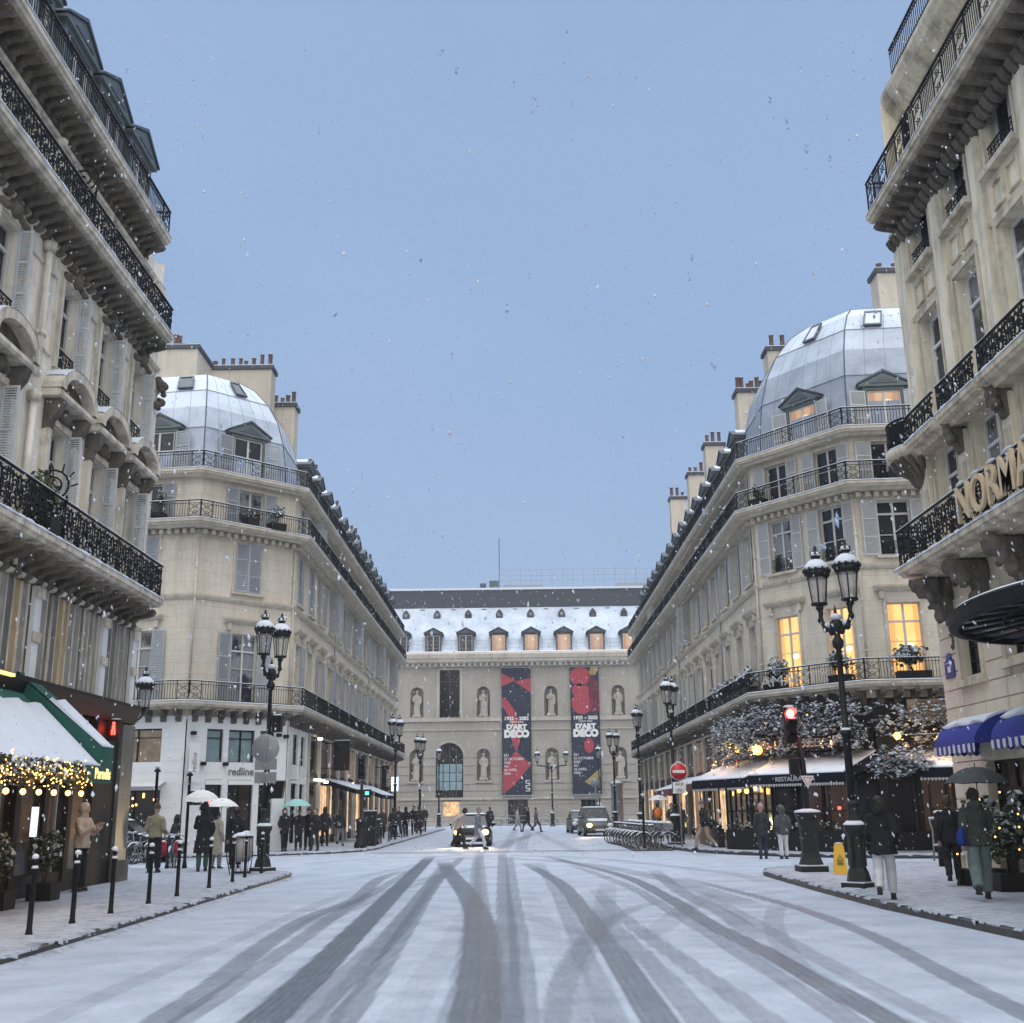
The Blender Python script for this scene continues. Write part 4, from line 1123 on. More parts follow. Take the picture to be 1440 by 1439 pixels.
# ------------------------------------------------------------------ the museum closing the street
def museum():
    Y = 121.5; T = FT(0, Y, 0)
    root = thing('museum_building', 'long stone museum wing with snowy roof, statues in niches and two tall banners', 'building', at(0, Y, 0))
    s, st = 'museum', 'museum_trim'
    BX = [-14.7, -7.43, -.15, 7.28, 14.6, 21.9, -22.0]; NX = [-18.3, -11.0, -3.75, 3.62, 10.95, 18.2]
    ops = []
    for x in BX: ops += [(x - 1.1, x + 1.1, 11.3, 16.45), (x - 1.48, x + 1.48, 2.85, 8.6)]
    nop = []
    for x in NX: nop += [(x - .72, x + .72, 11.35, 14.6), (x - .74, x + .74, 4.6, 7.95)]
    doors = [(-8.1, -6.35, .9, 2.45), (-1.2, .95, .1, 2.6), (6.6, 8.4, .1, 2.5)]
    w = MB(T); wall(w, -26, 26, 0, 17.3, ops + nop + doors, s, .5)
    w.box(-26, .9, 0, 26, 12, 17.2, s); build_local(w, 'wall', root)
    t = MB(T)
    for z0, z1, d in ((2.62, 2.86, .16), (2.2, 2.3, .06), (10.86, 11.24, .22), (9.9, 10.05, .12), (0.1, .75, .12)):
        x = -26
        for o in sorted([q for q in doors if q[2] < z1 and q[3] > z0]) + [(26, 26)]:
            if o[0] > x: t.box(x, -d, z0, o[0], -.001, z1, st)
            x = o[1]
    for z in (5.2, 6.1, 7.0, 4.2, 3.5): 
        x = -26
        for o in sorted([q for q in ops + nop if q[2] < z and q[3] > z]) + [(26, 26)]:
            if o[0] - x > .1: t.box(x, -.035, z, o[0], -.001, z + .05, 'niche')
            x = o[1]
    t.prism([(0, 16.7), (-.25, 16.72), (-.32, 16.95), (-.85, 17.15), (-.95, 17.3), (-.95, 17.5), (-1.05, 17.6), (-1.1, 18.05), (-.9, 18.3), (.3, 18.32), (.3, 16.7)], -26, 26, st)
    t.prism([(-.9, 18.302), (.3, 18.325), (.3, 18.42), (-.7, 18.40)], -26, 26, 'snow')
    k = -25.8
    while k < 25.9:
        t.box(k, -.72, 16.78, k + .26, -.1, 17.1, st); k += .62
    for x in BX + NX:      # frames
        pass
    for x in BX:
        t.box(x - 1.42, -.10, 11.25, x - 1.11, -.001, 16.6, st); t.box(x + 1.11, -.10, 11.25, x + 1.42, -.001, 16.6, st); t.box(x - 1.1, -.10, 16.46, x + 1.1, -.001, 16.6, st)
        # round arch over the tall ground floor opening: spandrels close the square corners
        n = 14; R_ = 1.48; zc = 8.6 - R_
        for sg in (-1, 1):
            arc = [(x + sg * R_ * math.cos(math.pi / 2 * i / n), zc + R_ * math.sin(math.pi / 2 * i / n)) for i in range(n + 1)]
            t.add([(px, .001, pz) for px, pz in arc] + [(x + sg * R_, .001, 8.6)], [(i, i + 1, n + 1) for i in range(n)], s)
            pts = [(px, yy, pz) for px, pz in arc for yy in (.0, .5)]; t.add(pts, [(2 * i, 2 * i + 2, 2 * i + 3, 2 * i + 1) for i in range(n)], s)
        ring = [(x + r * math.cos(math.pi * i / 20), zc + r * math.sin(math.pi * i / 20)) for r in (1.5, 1.78) for i in range(21)]
        t.add([(a, y, b_) for y in (-.08,) for a, b_ in ring], [(i, i + 1, 22 + i, 21 + i) for i in range(20)], st)
    for x in NX:
        for z0, z1, hw in ((11.35, 14.6, .72), (4.6, 7.95, .74)):
            zc = z1 - hw; n = 10
            for sg in (-1, 1):
                arc = [(x + sg * hw * math.cos(math.pi / 2 * i / n), zc + hw * math.sin(math.pi / 2 * i / n)) for i in range(n + 1)]
                t.add([(px, -.001, pz) for px, pz in arc] + [(x + sg * hw, -.001, z1)], [(i, i + 1, n + 1) for i in range(n)], s)
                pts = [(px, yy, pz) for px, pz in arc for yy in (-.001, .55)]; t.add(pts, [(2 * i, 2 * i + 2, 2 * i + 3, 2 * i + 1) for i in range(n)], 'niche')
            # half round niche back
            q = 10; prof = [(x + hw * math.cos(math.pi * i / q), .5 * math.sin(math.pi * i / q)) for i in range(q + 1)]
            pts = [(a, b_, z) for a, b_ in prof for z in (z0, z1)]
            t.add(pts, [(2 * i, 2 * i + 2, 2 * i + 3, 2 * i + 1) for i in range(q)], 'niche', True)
            t.box(x - hw - .12, -.16, z0 - .22, x + hw + .12, -.002, z0 - .005, st)
    build_local(t, 'cornice', root)
    for x in BX:
        if -9 < x < 9 or True:
            covered = x in (-.15, 7.28)
            window(root, T, x, 11.3, 2.2, 5.15, 'shop_glass', 'slate', None, trans=True, bars=2, depth=.4)
            o = window(root, T, x, 2.85, 2.96, 5.75, 'shop_glass', 'slate', None, trans=False, bars=5, leaves=4, depth=.42)
            if x == -7.43:
                bl = MB(T)
                for i in range(4):
                    for j in range(3): bl.quad((x - 1.4 + .7 * i + .05, .36, 3.62 + j * .93 + .03), (x - 1.4 + .7 * i + .65, .36, 3.62 + j * .93 + .03), (x - 1.4 + .7 * i + .65, .36, 3.62 + j * .93 + .9), (x - 1.4 + .7 * i + .05, .36, 3.62 + j * .93 + .9), 'glass_blue')
                build_local(bl, 'blind', o)
    d = MB(T); d.quad((-8.1, .3, .9), (-6.35, .3, .9), (-6.35, .3, 2.45), (-8.1, .3, 2.45), 'lit_shop'); d.box(-8.2, -.05, 2.46, -6.25, .2, 2.56, 'slate'); build_local(d, 'display_window', root)
    for a, b_ in ((-1.2, .95), (6.6, 8.4)):
        d = MB(T); d.quad((a, .35, .1), (b_, .35, .1), (b_, .35, 2.55), (a, .35, 2.55), 'shop_glass')
        for k in range(4): x = a + (b_ - a) * k / 3; d.box(x - .06, .25, .1, x + .06, .34, 2.55, 'slate')
        build_local(d, 'door', root)
    # roof: steep snowy slope, dark ridge wall, plant and railing on top
    r = MB(T)
    r.prism([(.1, 18.4), (6.0, 25.1), (12, 25.1), (12, 18.4)], -26, 26, 'snow_roof'); r.box(-26, 5.2, 24.3, 26, 7.5, 26.35, 'slate'); r.box(-26, 5.1, 26.352, 26, 12, 26.6, 'snow')
    ro = build_local(r, 'roof', root)
    for q in ((-4.3, 7.5, 26.6, -3.6, 8.6, 27.6, 'slate'), (-3.2, 7.4, 26.6, -2.1, 8.6, 27.9, 'zinc'), (-1.5, 7.2, 26.6, 3.2, 9, 27.3, 'grey_metal'), (12, 7.2, 26.6, 16, 9, 27.4, 'grey_metal')):
        b = MB(T); b.box(*q); build_local(b, 'roof_plant', ro)
    b = MB(T)
    for z in (27.9, 28.5, 29.2): b.box(-2, 7.6, z, 18, 7.63, z + .035, 'grey_metal')
    for k in range(17): b.box(-2 + k * 1.25, 7.59, 26.6, -1.95 + k * 1.25, 7.64, 29.2, 'grey_metal')
    b.tube([(-2.0, 7.8, 26.6), (-2.0, 7.8, 33.2)], .045, 'slate', 6); build_local(b, 'roof_railing', ro)
    b = MB(T)
    for z in (18.75, 19.2, 19.6): b.box(-26, -.55, z, 26, -.53, z + .025, 'grey_metal')
    for k in range(42): b.box(-26 + k * 1.25, -.56, 18.35, -25.97 + k * 1.25, -.53, 19.6, 'grey_metal')
    build_local(b, 'roof_railing', ro)
    for k in range(-6, 7):
        x = 1.58 + 3.62 * k
        lit = k in (-1, 0, 1, 2, 3)
        dormer(root, T, x, 18.4, 1.75, 2.05, 2.6, 'slate', 'lit_soft' if lit else 'glass', setback=.1)
        o = MB(T); X = 1.6 + 3.58 * k; yy = 4.0; z = 23.25
        o.prism([(X - .38, z - .5), (X + .38, z - .5), (X + .40, z + .1), (X + .22, z + .42), (X, z + .62), (X - .22, z + .42), (X - .40, z + .1)], yy, yy + 1.2, 'slate', 'y')
        o.add([(X + .22 * math.cos(a * math.pi / 4), yy - .01, z + .22 * math.sin(a * math.pi / 4)) for a in range(8)], [tuple(range(8))], 'glass'); build_local(o, 'oculus', root)
        o = MB(T); X += 1.8; o.box(X - .25, 5.0, 24.2 - .45, X + .25, 5.4, 24.2 - .15, 'zinc'); o.box(X - .27, 4.95, 24.06, X + .27, 5.4, 24.12, 'snow'); build_local(o, 'roof_hatch', root)
    return root, T, NX
TRACKS = [
(0.209, 0.95, [(-2.15, 5.91), (-2.24, 10.21), (-2.3, 13.08), (-2.46, 17.45), (-2.67, 23.41), (-2.92, 30.41), (-3.38, 43.57)]),
(0.184, 0.5, [(-1.96, 5.06), (-1.93, 10.19), (-1.91, 13.61), (-1.87, 16.92), (-2.02, 23.32), (-2.35, 37.86)]),
(0.14, 0.6, [(-1.44, 6.26), (-1.53, 10.16), (-1.59, 12.76), (-1.76, 18.41), (-2.06, 28.82), (-2.16, 43.22)]),
(0.168, 0.62, [(-3.02, 7.06), (-3.14, 10.26), (-3.22, 12.39), (-3.46, 15.8), (-3.58, 19.8), (-3.33, 23.51), (-3.66, 29.68), (-3.46, 33.9)]),
(0.228, 0.85, [(-0.28, 4.99), (-0.4, 10.09), (-0.48, 13.49), (-0.71, 19.44), (-1.17, 25.1), (-1.88, 31.79), (-2.64, 39.41)]),
(0.156, 0.5, [(-0.13, 4.98), (-0.26, 10.08), (-0.35, 13.48), (-0.53, 18.27), (-0.82, 24.05), (-1.63, 46.4)]),
(0.156, 0.62, [(-0.09, 6.6), (-0.13, 10.08), (-0.16, 12.4), (-0.21, 17.21), (-0.37, 26.04), (-0.71, 46.13)]),
(0.165, 0.78, [(1.15, 5.8), (1.16, 10.0), (1.17, 12.8), (1.13, 16.6), (1.08, 22.02), (0.93, 28.26), (0.21, 37.23)]),
(0.14, 0.45, [(1.55, 4.93), (1.52, 9.97), (1.5, 13.33), (1.42, 17.03), (1.38, 21.98)]),
(0.161, 0.78, [(3.14, 6.82), (3.08, 9.88), (3.04, 11.92), (3.01, 14.8), (2.9, 17.87), (2.91, 23.47), (2.63, 30.87), (1.02, 42.33)]),
(0.184, 0.5, [(3.17, 15.54), (3.42, 19.55), (3.4, 24.36), (3.75, 32.33)]),
(0.14, 0.6, [(4.06, 7.19), (4.3, 10.25), (4.46, 12.29), (4.79, 15.78), (4.87, 18.75), (4.74, 22.31), (4.07, 29.05)]),
(0.202, 0.26, [(0.11, 5.0), (0.39, 10.04), (0.58, 13.4), (1.28, 18.61), (2.12, 28.04)]),
(0.154, 0.32, [(2.94, 11.93), (3.2, 14.09), (3.83, 17.76), (4.75, 21.49)]),
(0.21, 0.22, [(-0.42, 21.45), (0.72, 17.6), (1.65, 16.28), (2.82, 20.29), (3.98, 24.27)]),
(0.193, 0.2, [(-1.75, 19.57), (-0.98, 17.49), (-0.13, 17.2), (0.64, 15.79)]),
(0.182, 0.16, [(-1.12, 5.02), (-1.05, 10.13), (-1.0, 13.54), (-0.91, 18.31), (-0.9, 28.6)]),
(0.161, 0.14, [(-2.46, 5.9), (-2.46, 10.22), (-2.46, 13.1), (-2.38, 18.48), (-2.32, 28.86)]),
(0.178, 0.12, [(1.06, 1.94), (0.69, 10.03), (0.44, 15.42), (0.14, 25.96)]),
(0.151, 0.1, [(1.95, 4.04), (1.92, 9.95), (1.9, 13.89), (1.72, 19.14)]),
(0.3, 0.35, [(-1.22, 48.53), (-0.65, 56.64), (0.52, 72.92), (1.87, 87.49)]),
(0.287, 0.3, [(-5.25, 49.82), (-2.99, 53.44), (-1.14, 60.27), (0.65, 72.86)]),
(0.267, 0.32, [(0.07, 48.13), (0.16, 59.76), (0.49, 74.8), (0.7, 96.96)]),
(0.257, 0.3, [(-0.73, 46.13), (-0.58, 60.05), (-0.43, 81.49), (-0.39, 97.66)]),
(0.274, 0.25, [(2.48, 45.16), (2.04, 55.63), (1.55, 72.42), (1.21, 90.61)]),
(0.166, 0.25, [(-4.51, 29.27), (-3.69, 35.12), (-2.32, 41.49), (0.24, 43.17), (3.78, 36.36)]),
(0.252, 0.3, [(-7.24, 39.06), (-3.52, 43.61), (1.79, 42.11), (5.28, 32.0), (5.75, 27.37)]),
(0.152, 0.22, [(-4.14, 7.11), (-4.14, 10.32), (-4.14, 12.46), (-4.05, 15.47), (-3.96, 19.6), (-3.77, 26.62)]),
(0.14, 0.35, [(0.08, 7.29), (0.27, 10.05), (0.4, 11.89), (0.73, 14.66), (1.29, 18.05), (2.16, 21.09), (3.14, 23.07)]),
(0.3, 0.4, [(-3.28, 40.63), (-0.79, 41.65), (2.01, 36.79), (3.55, 29.15), (3.98, 24.27), (4.16, 20.82)]),
(0.274, 0.35, [(0.21, 37.23), (-1.67, 33.51), (-2.78, 26.45), (-3.24, 21.1), (-3.34, 17.07)]),
(0.14, 0.5, [(0.04, 6.59), (0.02, 10.07), (0.01, 12.39), (-0.04, 17.19), (-0.17, 26.01), (-0.39, 42.73)]),
(0.14, 0.42, [(-0.52, 5.83), (-0.58, 10.1), (-0.62, 12.95), (-0.74, 17.26), (-1.02, 26.15), (-1.62, 43.07)]),
(0.14, 0.45, [(2.77, 7.5), (2.74, 9.9), (2.72, 11.5), (2.7, 14.14), (2.66, 17.38), (2.57, 21.81), (2.43, 26.72), (1.57, 36.9)]),
(0.14, 0.4, [(0.71, 6.91), (0.76, 10.02), (0.79, 12.09), (0.77, 14.65), (0.8, 19.26), (0.77, 25.85), (0.61, 38.09)]),
(0.14, 0.5, [(-2.89, 7.05), (-2.95, 10.25), (-2.99, 12.38), (-3.07, 15.76), (-3.22, 21.84), (-3.2, 30.47), (-3.19, 39.55)]),
(0.14, 0.4, [(-1.61, 5.44), (-1.72, 10.17), (-1.79, 13.32), (-1.93, 18.43), (-2.12, 26.34), (-2.54, 37.91)]),
(0.14, 0.35, [(3.51, 6.79), (3.48, 9.85), (3.46, 11.89), (3.53, 15.11), (3.65, 19.52), (3.76, 24.3)]),
(0.14, 0.4, [(2.19, 6.85), (2.07, 9.94), (1.99, 12.0), (1.82, 15.28), (1.66, 19.78), (1.63, 25.71)])]
# ------------------------------------------------------------------ ground
import numpy as np
def ground():
    rn = np.random.RandomState(4)
    def ax(lo, hi, f): 
        v = [lo]
        while v[-1] < hi: v.append(v[-1] + f(v[-1]))
        return v
    xs = [-500, -200, -90, -50, -30, -20, -14] + ax(-10.5, 10.5, lambda x: .042 if abs(x) < 5.6 else .12) + [14, 20, 30, 50, 90, 200, 500]
    ys = [-300, -60, -15, 0] + ax(5, 112, lambda y: max(.05, .0075 * y)) + [125, 150, 220, 400, 900]
    X, Y = np.meshgrid(np.array(xs), np.array(ys)); tr = np.zeros_like(X)
    for hw, st, pts in TRACKS:
        p = np.array(pts, float)
        # smooth polyline
        q = [p[0]]
        for i in range(len(p) - 1):
            a, b, c, d = p[max(0, i - 1)], p[i], p[i + 1], p[min(len(p) - 1, i + 2)]
            for t in np.linspace(0, 1, 9)[1:]:
                q.append(.5 * (2 * b + (c - a) * t + (2 * a - 5 * b + 4 * c - d) * t * t + (3 * b - a - 3 * c + d) * t ** 3))
        q = np.array(q); D = np.full(X.shape, 9e9); U = np.zeros(X.shape); acc = 0.
        for a, b in zip(q[:-1], q[1:]):
            d = b - a; L2 = d @ d + 1e-9; t = np.clip(((X - a[0]) * d[0] + (Y - a[1]) * d[1]) / L2, 0, 1)
            dd = np.hypot(X - a[0] - t * d[0], Y - a[1] - t * d[1]); m = dd < D; D[m] = dd[m]; U[m] = acc + t[m] * math.sqrt(L2); acc += math.sqrt(L2)
        fade = np.clip(U / 2.5, 0, 1) * np.clip((acc - U) / 1.5, 0, 1)
        if pts[0][1] < 9: fade = np.clip((acc - U) / 3, 0, 1)
        v = st * np.clip((hw - D) / (hw * .10) + .5, 0, 1) * (.35 + .65 * fade) * (.92 + .08 * np.cos(4.6 * math.pi * D / hw))
        tr = 1 - (1 - tr) * (1 - v)
    nx, ny = len(xs), len(ys)
    me = bpy.data.meshes.new('road'); vs = np.stack([X, Y, np.zeros_like(X)], -1).reshape(-1, 3)
    vs[:, 2] += -.006 * np.clip(tr.reshape(-1), 0, 1)
    idx = np.arange(nx * ny).reshape(ny, nx)
    fs = np.stack([idx[:-1, :-1], idx[:-1, 1:], idx[1:, 1:], idx[1:, :-1]], -1).reshape(-1, 4)
    me.from_pydata(vs.tolist(), [], fs.tolist())
    at_ = me.attributes.new('track', 'FLOAT', 'POINT'); at_.data.foreach_set('value', tr.reshape(-1).astype(np.float32))
    m, nt, b = nmat('snow_on_road')
    A = nd(nt, 'ShaderNodeAttribute', attribute_name='track').outputs['Fac']
    p = pos(nt); n1 = noi(nt, p, 1.1, 5, .6); n2 = noi(nt, pos(nt, (6, 1.2, 1)), 3.0, 6, .7); n3 = noi(nt, p, 26, 5, .75)
    snow = mix(nt, ramp(nt, n1, [(.35, 0), (.68, 1)]), (.315, .36, .435), (.43, .48, .56))
    snow = mix(nt, ramp(nt, n2, [(.52, 0), (.72, .5)]), snow, (.235, .265, .315))
    snow = mix(nt, ramp(nt, noi(nt, p, 9, 3), [(.70, 0), (.74, .45)]), snow, (.27, .295, .34))
    sl = mix(nt, n3, (.017, .023, .031), (.058, .076, .099))
    f = mth(nt, 'MULTIPLY', A, ramp(nt, mth(nt, 'ADD', mth(nt, 'MULTIPLY', n2, .6), mth(nt, 'MULTIPLY', n3, .45)), [(.3, .70), (.6, 1)]))
    nt.links.new(mix(nt, f, snow, sl), b.inputs['Base Color'])
    nt.links.new(ramp(nt, f, [(0, .8), (.9, .42)]), b.inputs['Roughness'])
    bump(nt, b, mth(nt, 'ADD', mth(nt, 'ADD', n3, mth(nt, 'MULTIPLY', n2, 1.2)), mth(nt, 'MULTIPLY', n1, 1.5)), .5, .05)
    me.materials.append(m); me.polygons.foreach_set('use_smooth', [True] * len(me.polygons))
    o = bpy.data.objects.new('road', me); COL.objects.link(o); o['kind'] = 'structure'
    # trodden snow of the pavements
    m, nt, b = nmat('trodden_snow'); p = pos(nt)
    n1 = noi(nt, p, 1.4, 5); n2 = noi(nt, p, 5.5, 6, .7); n3 = noi(nt, p, 30, 4)
    c = mix(nt, ramp(nt, n2, [(.42, 0), (.66, 1)]), (.40, .435, .50), (.27, .29, .33)); c = mix(nt, ramp(nt, n1, [(.54, 0), (.74, .6)]), c, (.165, .165, .175))
    c = mix(nt, ramp(nt, noi(nt, p, 4.2, 3, .5), [(.57, 0), (.63, .5)]), c, (.20, .21, .235)); c = mix(nt, ramp(nt, noi(nt, p, 14, 3, .6), [(.62, 0), (.68, .6)]), c, (.15, .155, .17))
    nt.links.new(c, b.inputs['Base Color']); b.inputs['Roughness'].default_value = .75; bump(nt, b, mth(nt, 'ADD', n2, mth(nt, 'MULTIPLY', n3, .4)), .9, .06)
    M['trodden'] = m
    M['granite'] = flat('wet_granite_kerb', (.055, .053, .052), .55, 0, .6, 5)
    def arc(cx, cy, r, a0, a1, n=10): return [(cx + r * math.cos(rad(a0 + (a1 - a0) * i / n)), cy + r * math.sin(rad(a0 + (a1 - a0) * i / n))) for i in range(n + 1)]
    def pave(kerb, back, snowy_from=None):
        b = MB(); inner = offp(kerb, -.07); pts = [(x, y, .125) for x, y in inner] + [(x, y, .125) for x, y in back]
        bmm = bmesh.new(); f = bmm.faces.new([bmm.verts.new(p) for p in pts]); bmesh.ops.triangulate(bmm, faces=[f])
        bmm.verts.index_update(); b.add([v.co[:] for v in bmm.verts], [tuple(v.index for v in f_.verts) for f_ in bmm.faces], 'trodden'); bmm.free()
        o = struct(b, 'pavement')
        k = MB(); sweep(k, kerb, [(-.30, .0), (-.30, .118), (-.03, .118), (0, .10), (0, -.01)], 'granite'); cover = kerb[0][0] < 0
        if cover: sweep(k, kerb, [(-.02, .001), (.01, .045), (.04, .03), (.10, .012), (.16, .001)], 'trodden', caps=False)
        s = MB()
        for i in range(len(kerb) - 1):   # ragged lip of snow along the kerb
            (ax_, ay), (bx, by) = kerb[i], kerb[i + 1]; L = math.hypot(bx - ax_, by - ay); n = max(1, int(L / .2)); nxx, nyy = (by - ay) / L, -(bx - ax_) / L
            for q in range(n):
                if random.random() < (.12 if cover else .25): continue
                t0, t1 = q / n, (q + 1) / n; w0, w1 = random.uniform(-.03, .03), random.uniform(-.03, .03)
                P = lambda t, o_, z: (ax_ + (bx - ax_) * t + nxx * o_, ay + (by - ay) * t + nyy * o_, z)
                s.add([P(t0, -.3, .13), P(t1, -.3, .13), P(t1, w1, .128), P(t0, w0, .128), P(t1, w1 + .01, .06 if random.random() < .3 else .10), P(t0, w0 + .01, .10)], [(0, 1, 2, 3), (3, 2, 4, 5)], 'trodden', True)
        struct(k, 'kerb'); 
        if s.v: struct(s, 'kerb_snow')
    L1 = [(-6.1, -8), (-6.1, 10), (-6.1, 20), (-6.1, 29.5)] + arc(-9.6, 30.5, 3.5, 8, 78, 8) + [(-12, 34.9), (-45, 36.5)]
    pave(L1, [(-45, -8)])
    R1 = [(45, 34.5), (10.6, 32.9)] + arc(9.9, 29.2, 3.7, 98, 178, 9) + [(6.15, 24), (6.2, 20), (6.55, 15.4), (6.9, 11), (7, -8)]
    pave(R1, [(45, -8)])
    L2 = [(-45, 46.0), (-14, 43.9), (-9.8, 44.9), (-7.6, 46.4), (-6.5, 48.4), (-6.3, 51), (-6.3, 97), (-8, 99), (-45, 99)]
    pave(L2, [(-45, 97)])
    R2 = [(45, 99), (8, 99), (6.3, 97), (6.3, 48), (6.7, 45), (7.7, 42.3), (9.4, 39.6), (11.8, 37.9), (15, 37.0), (45, 34.9)]
    pave(R2, [(46, 97)])
    b = MB(); b.box(-60, 117.2, -.01, 60, 121.4, .11, 'trodden'); struct(b, 'pavement')
    b = MB(); b.box(-6.2, 47.9, .003, 6.4, 48.12, .008, 'granite'); b.box(-6.2, 46.9, .003, 6.4, 46.98, .007, 'granite'); struct(b, 'crossing_edge')

# ------------------------------------------------------------------ street furniture
def lantern(par, W, s=1.0):
    """tall Paris lantern: glazed tapered body, crowned rim, domed cap under snow, finial"""
    b = MB(); k = 'castiron'
    b.lathe([(.02, -.12), (.05, -.10), (.09, -.04), (.06, 0), (.17, .02), (.18, .06), (.15, .07)], k, n=10)
    for i in range(6):
        a = rad(60 * i); b.tube([(.155 * math.cos(a), .155 * math.sin(a), .06), (.225 * math.cos(a), .225 * math.sin(a), .62)], .013, k, 4)
    b.lathe([(.235, .60), (.25, .64), (.27, .66), (.27, .74), (.24, .75)], k, n=12)
    for i in range(12):
        a = rad(30 * i); b.ball((.265 * math.cos(a), .265 * math.sin(a), .76), (.035, .035, .06), k, 5, m=4)
    b.lathe([(.25, .74), (.24, .82), (.17, .92), (.09, .97), (.09, 1.05), (.12, 1.07), (.10, 1.13), (.04, 1.2), (.03, 1.28), (.001, 1.32)], k, n=10)
    for i in range(6):
        a = rad(60 * i); b.ball((.10 * math.cos(a), .10 * math.sin(a), 1.12), (.03, .03, .05), k, 5, m=4)
    o = b.build('lantern', par, W)
    g = MB(); g.lathe([(.145, .07), (.215, .61)], 'lamp_glass', n=6, smooth=False); g.build('lantern_glass', o, W)
    g = MB(); rnd = random.Random(3)
    pr = [(.272, .775), (.262, .83), (.215, .915), (.13, .985), (.10, 1.0)]
    g.lathe(pr, 'snow', n=14); g.lathe([(.125, 1.075), (.11, 1.15), (.03, 1.18)], 'snow', n=8)
    for i in range(9): a = rnd.uniform(0, 6.28); g.ball((.235 * math.cos(a), .235 * math.sin(a), .80), (.055, .055, .035), 'snow', 6, m=4)
    g.build('snow_cap', o, W)
    return o

def street_lamp(label, W, arms=2, H=5.35, group='Paris lanterns along the street', arm=.36):
    r = thing('street_lamp', label, 'street lamp', W, group); k = 'bronze_iron'; kk = 'castiron'
    b = MB(); b.lathe([(.50, -.01), (.42, .03), (.30, .06)], 'trodden', n=11)
    b.box(-.25, -.25, 0, .25, .25, .14, k); b.lathe([(.25, .14), (.23, .2), (.20, .34), (.16, .42), (.155, 1.0), (.185, 1.08), (.22, 1.14), (.22, 1.22), (.14, 1.30), (.11, 1.42), (.10, 1.6), (.14, 1.64), (.10, 1.7)], k, n=8, smooth=False)
    b.lathe([(.085, 1.7), (.078, 2.95), (.115, 2.98), (.115, 3.06), (.07, 3.1), (.055, H - .45), (.11, H - .40), (.12, H - .28), (.07, H - .2), (.06, H - .1), (.13, H - .02), (.14, H + .10), (.05, H + .2), (.03, H + .35), (.001, H + .5)], kk, n=10)
    for a in range(4): b.box(-.03, -.19, .45, .03, -.15, .98, k, RZ(90 * a))
    o = b.build('lamp_post', r, W)
    s = MB(); s.lathe([(.225, 1.222), (.21, 1.25), (.14, 1.305)], 'snow', n=12); s.lathe([(.117, 3.062), (.10, 3.09), (.07, 3.11)], 'snow', n=10); s.ball((0, 0, H + .22), (.13, .13, .08), 'snow', 8, m=5); s.box(-.24, -.24, .142, .24, .24, .165, 'snow'); s.build('snow_cap', o, W)
    if arms == 2:
        for sg in (-1, 1):
            a = MB(); pts = [(0, 0, H - .02), (sg * .12, 0, H - .06), (sg * .26, 0, H + .02), (sg * arm, 0, H + .22), (sg * (arm - .02), 0, H + .34), (sg * arm, 0, H + .46)]
            a.tube(pts, [.06, .05, .05, .045, .05, .06], kk, 7)
            for q in (1, 2, 3): a.ball((pts[q][0], 0, pts[q][2] - .02), (.075, .06, .075), kk, 6, m=5)
            a.ball((sg * arm * .6, 0, H + .08), (.09, .035, .06), 'snow', 6, m=4)
            a.build('lamp_arm', r, W); lantern(r, W @ TR(sg * arm, 0, H + .50))
    else: lantern(r, W @ TR(0, 0, H + .2))
    return r

def bollard(W, label, h=1.0):
    b = MB(); k = 'iron'; b.lathe([(random.uniform(.13, .18), -.01), (.10, .02), (.05, .045)], 'trodden', n=9)
    b.lathe([(.055, 0), (.05, .05), (.038, .12), (.034, h - .2), (.045, h - .19), (.045, h - .15), (.028, h - .13), (.028, h - .10)], k, n=8); b.ball((0, 0, h - .05), .048, k, 8)
    o = thing('bollard', label, 'bollard', W, 'thin black bollards along the pavement edge'); b.build('post', o, W)
    s = MB(); s.ball((random.uniform(-.01, .01), 0, h), (.052, .05, .045), 'snow', 8, m=5); s.lathe([(.047, h - .149), (.04, h - .12), (.025, h - .11)], 'snow', n=8); s.build('snow_cap', o, W); return o

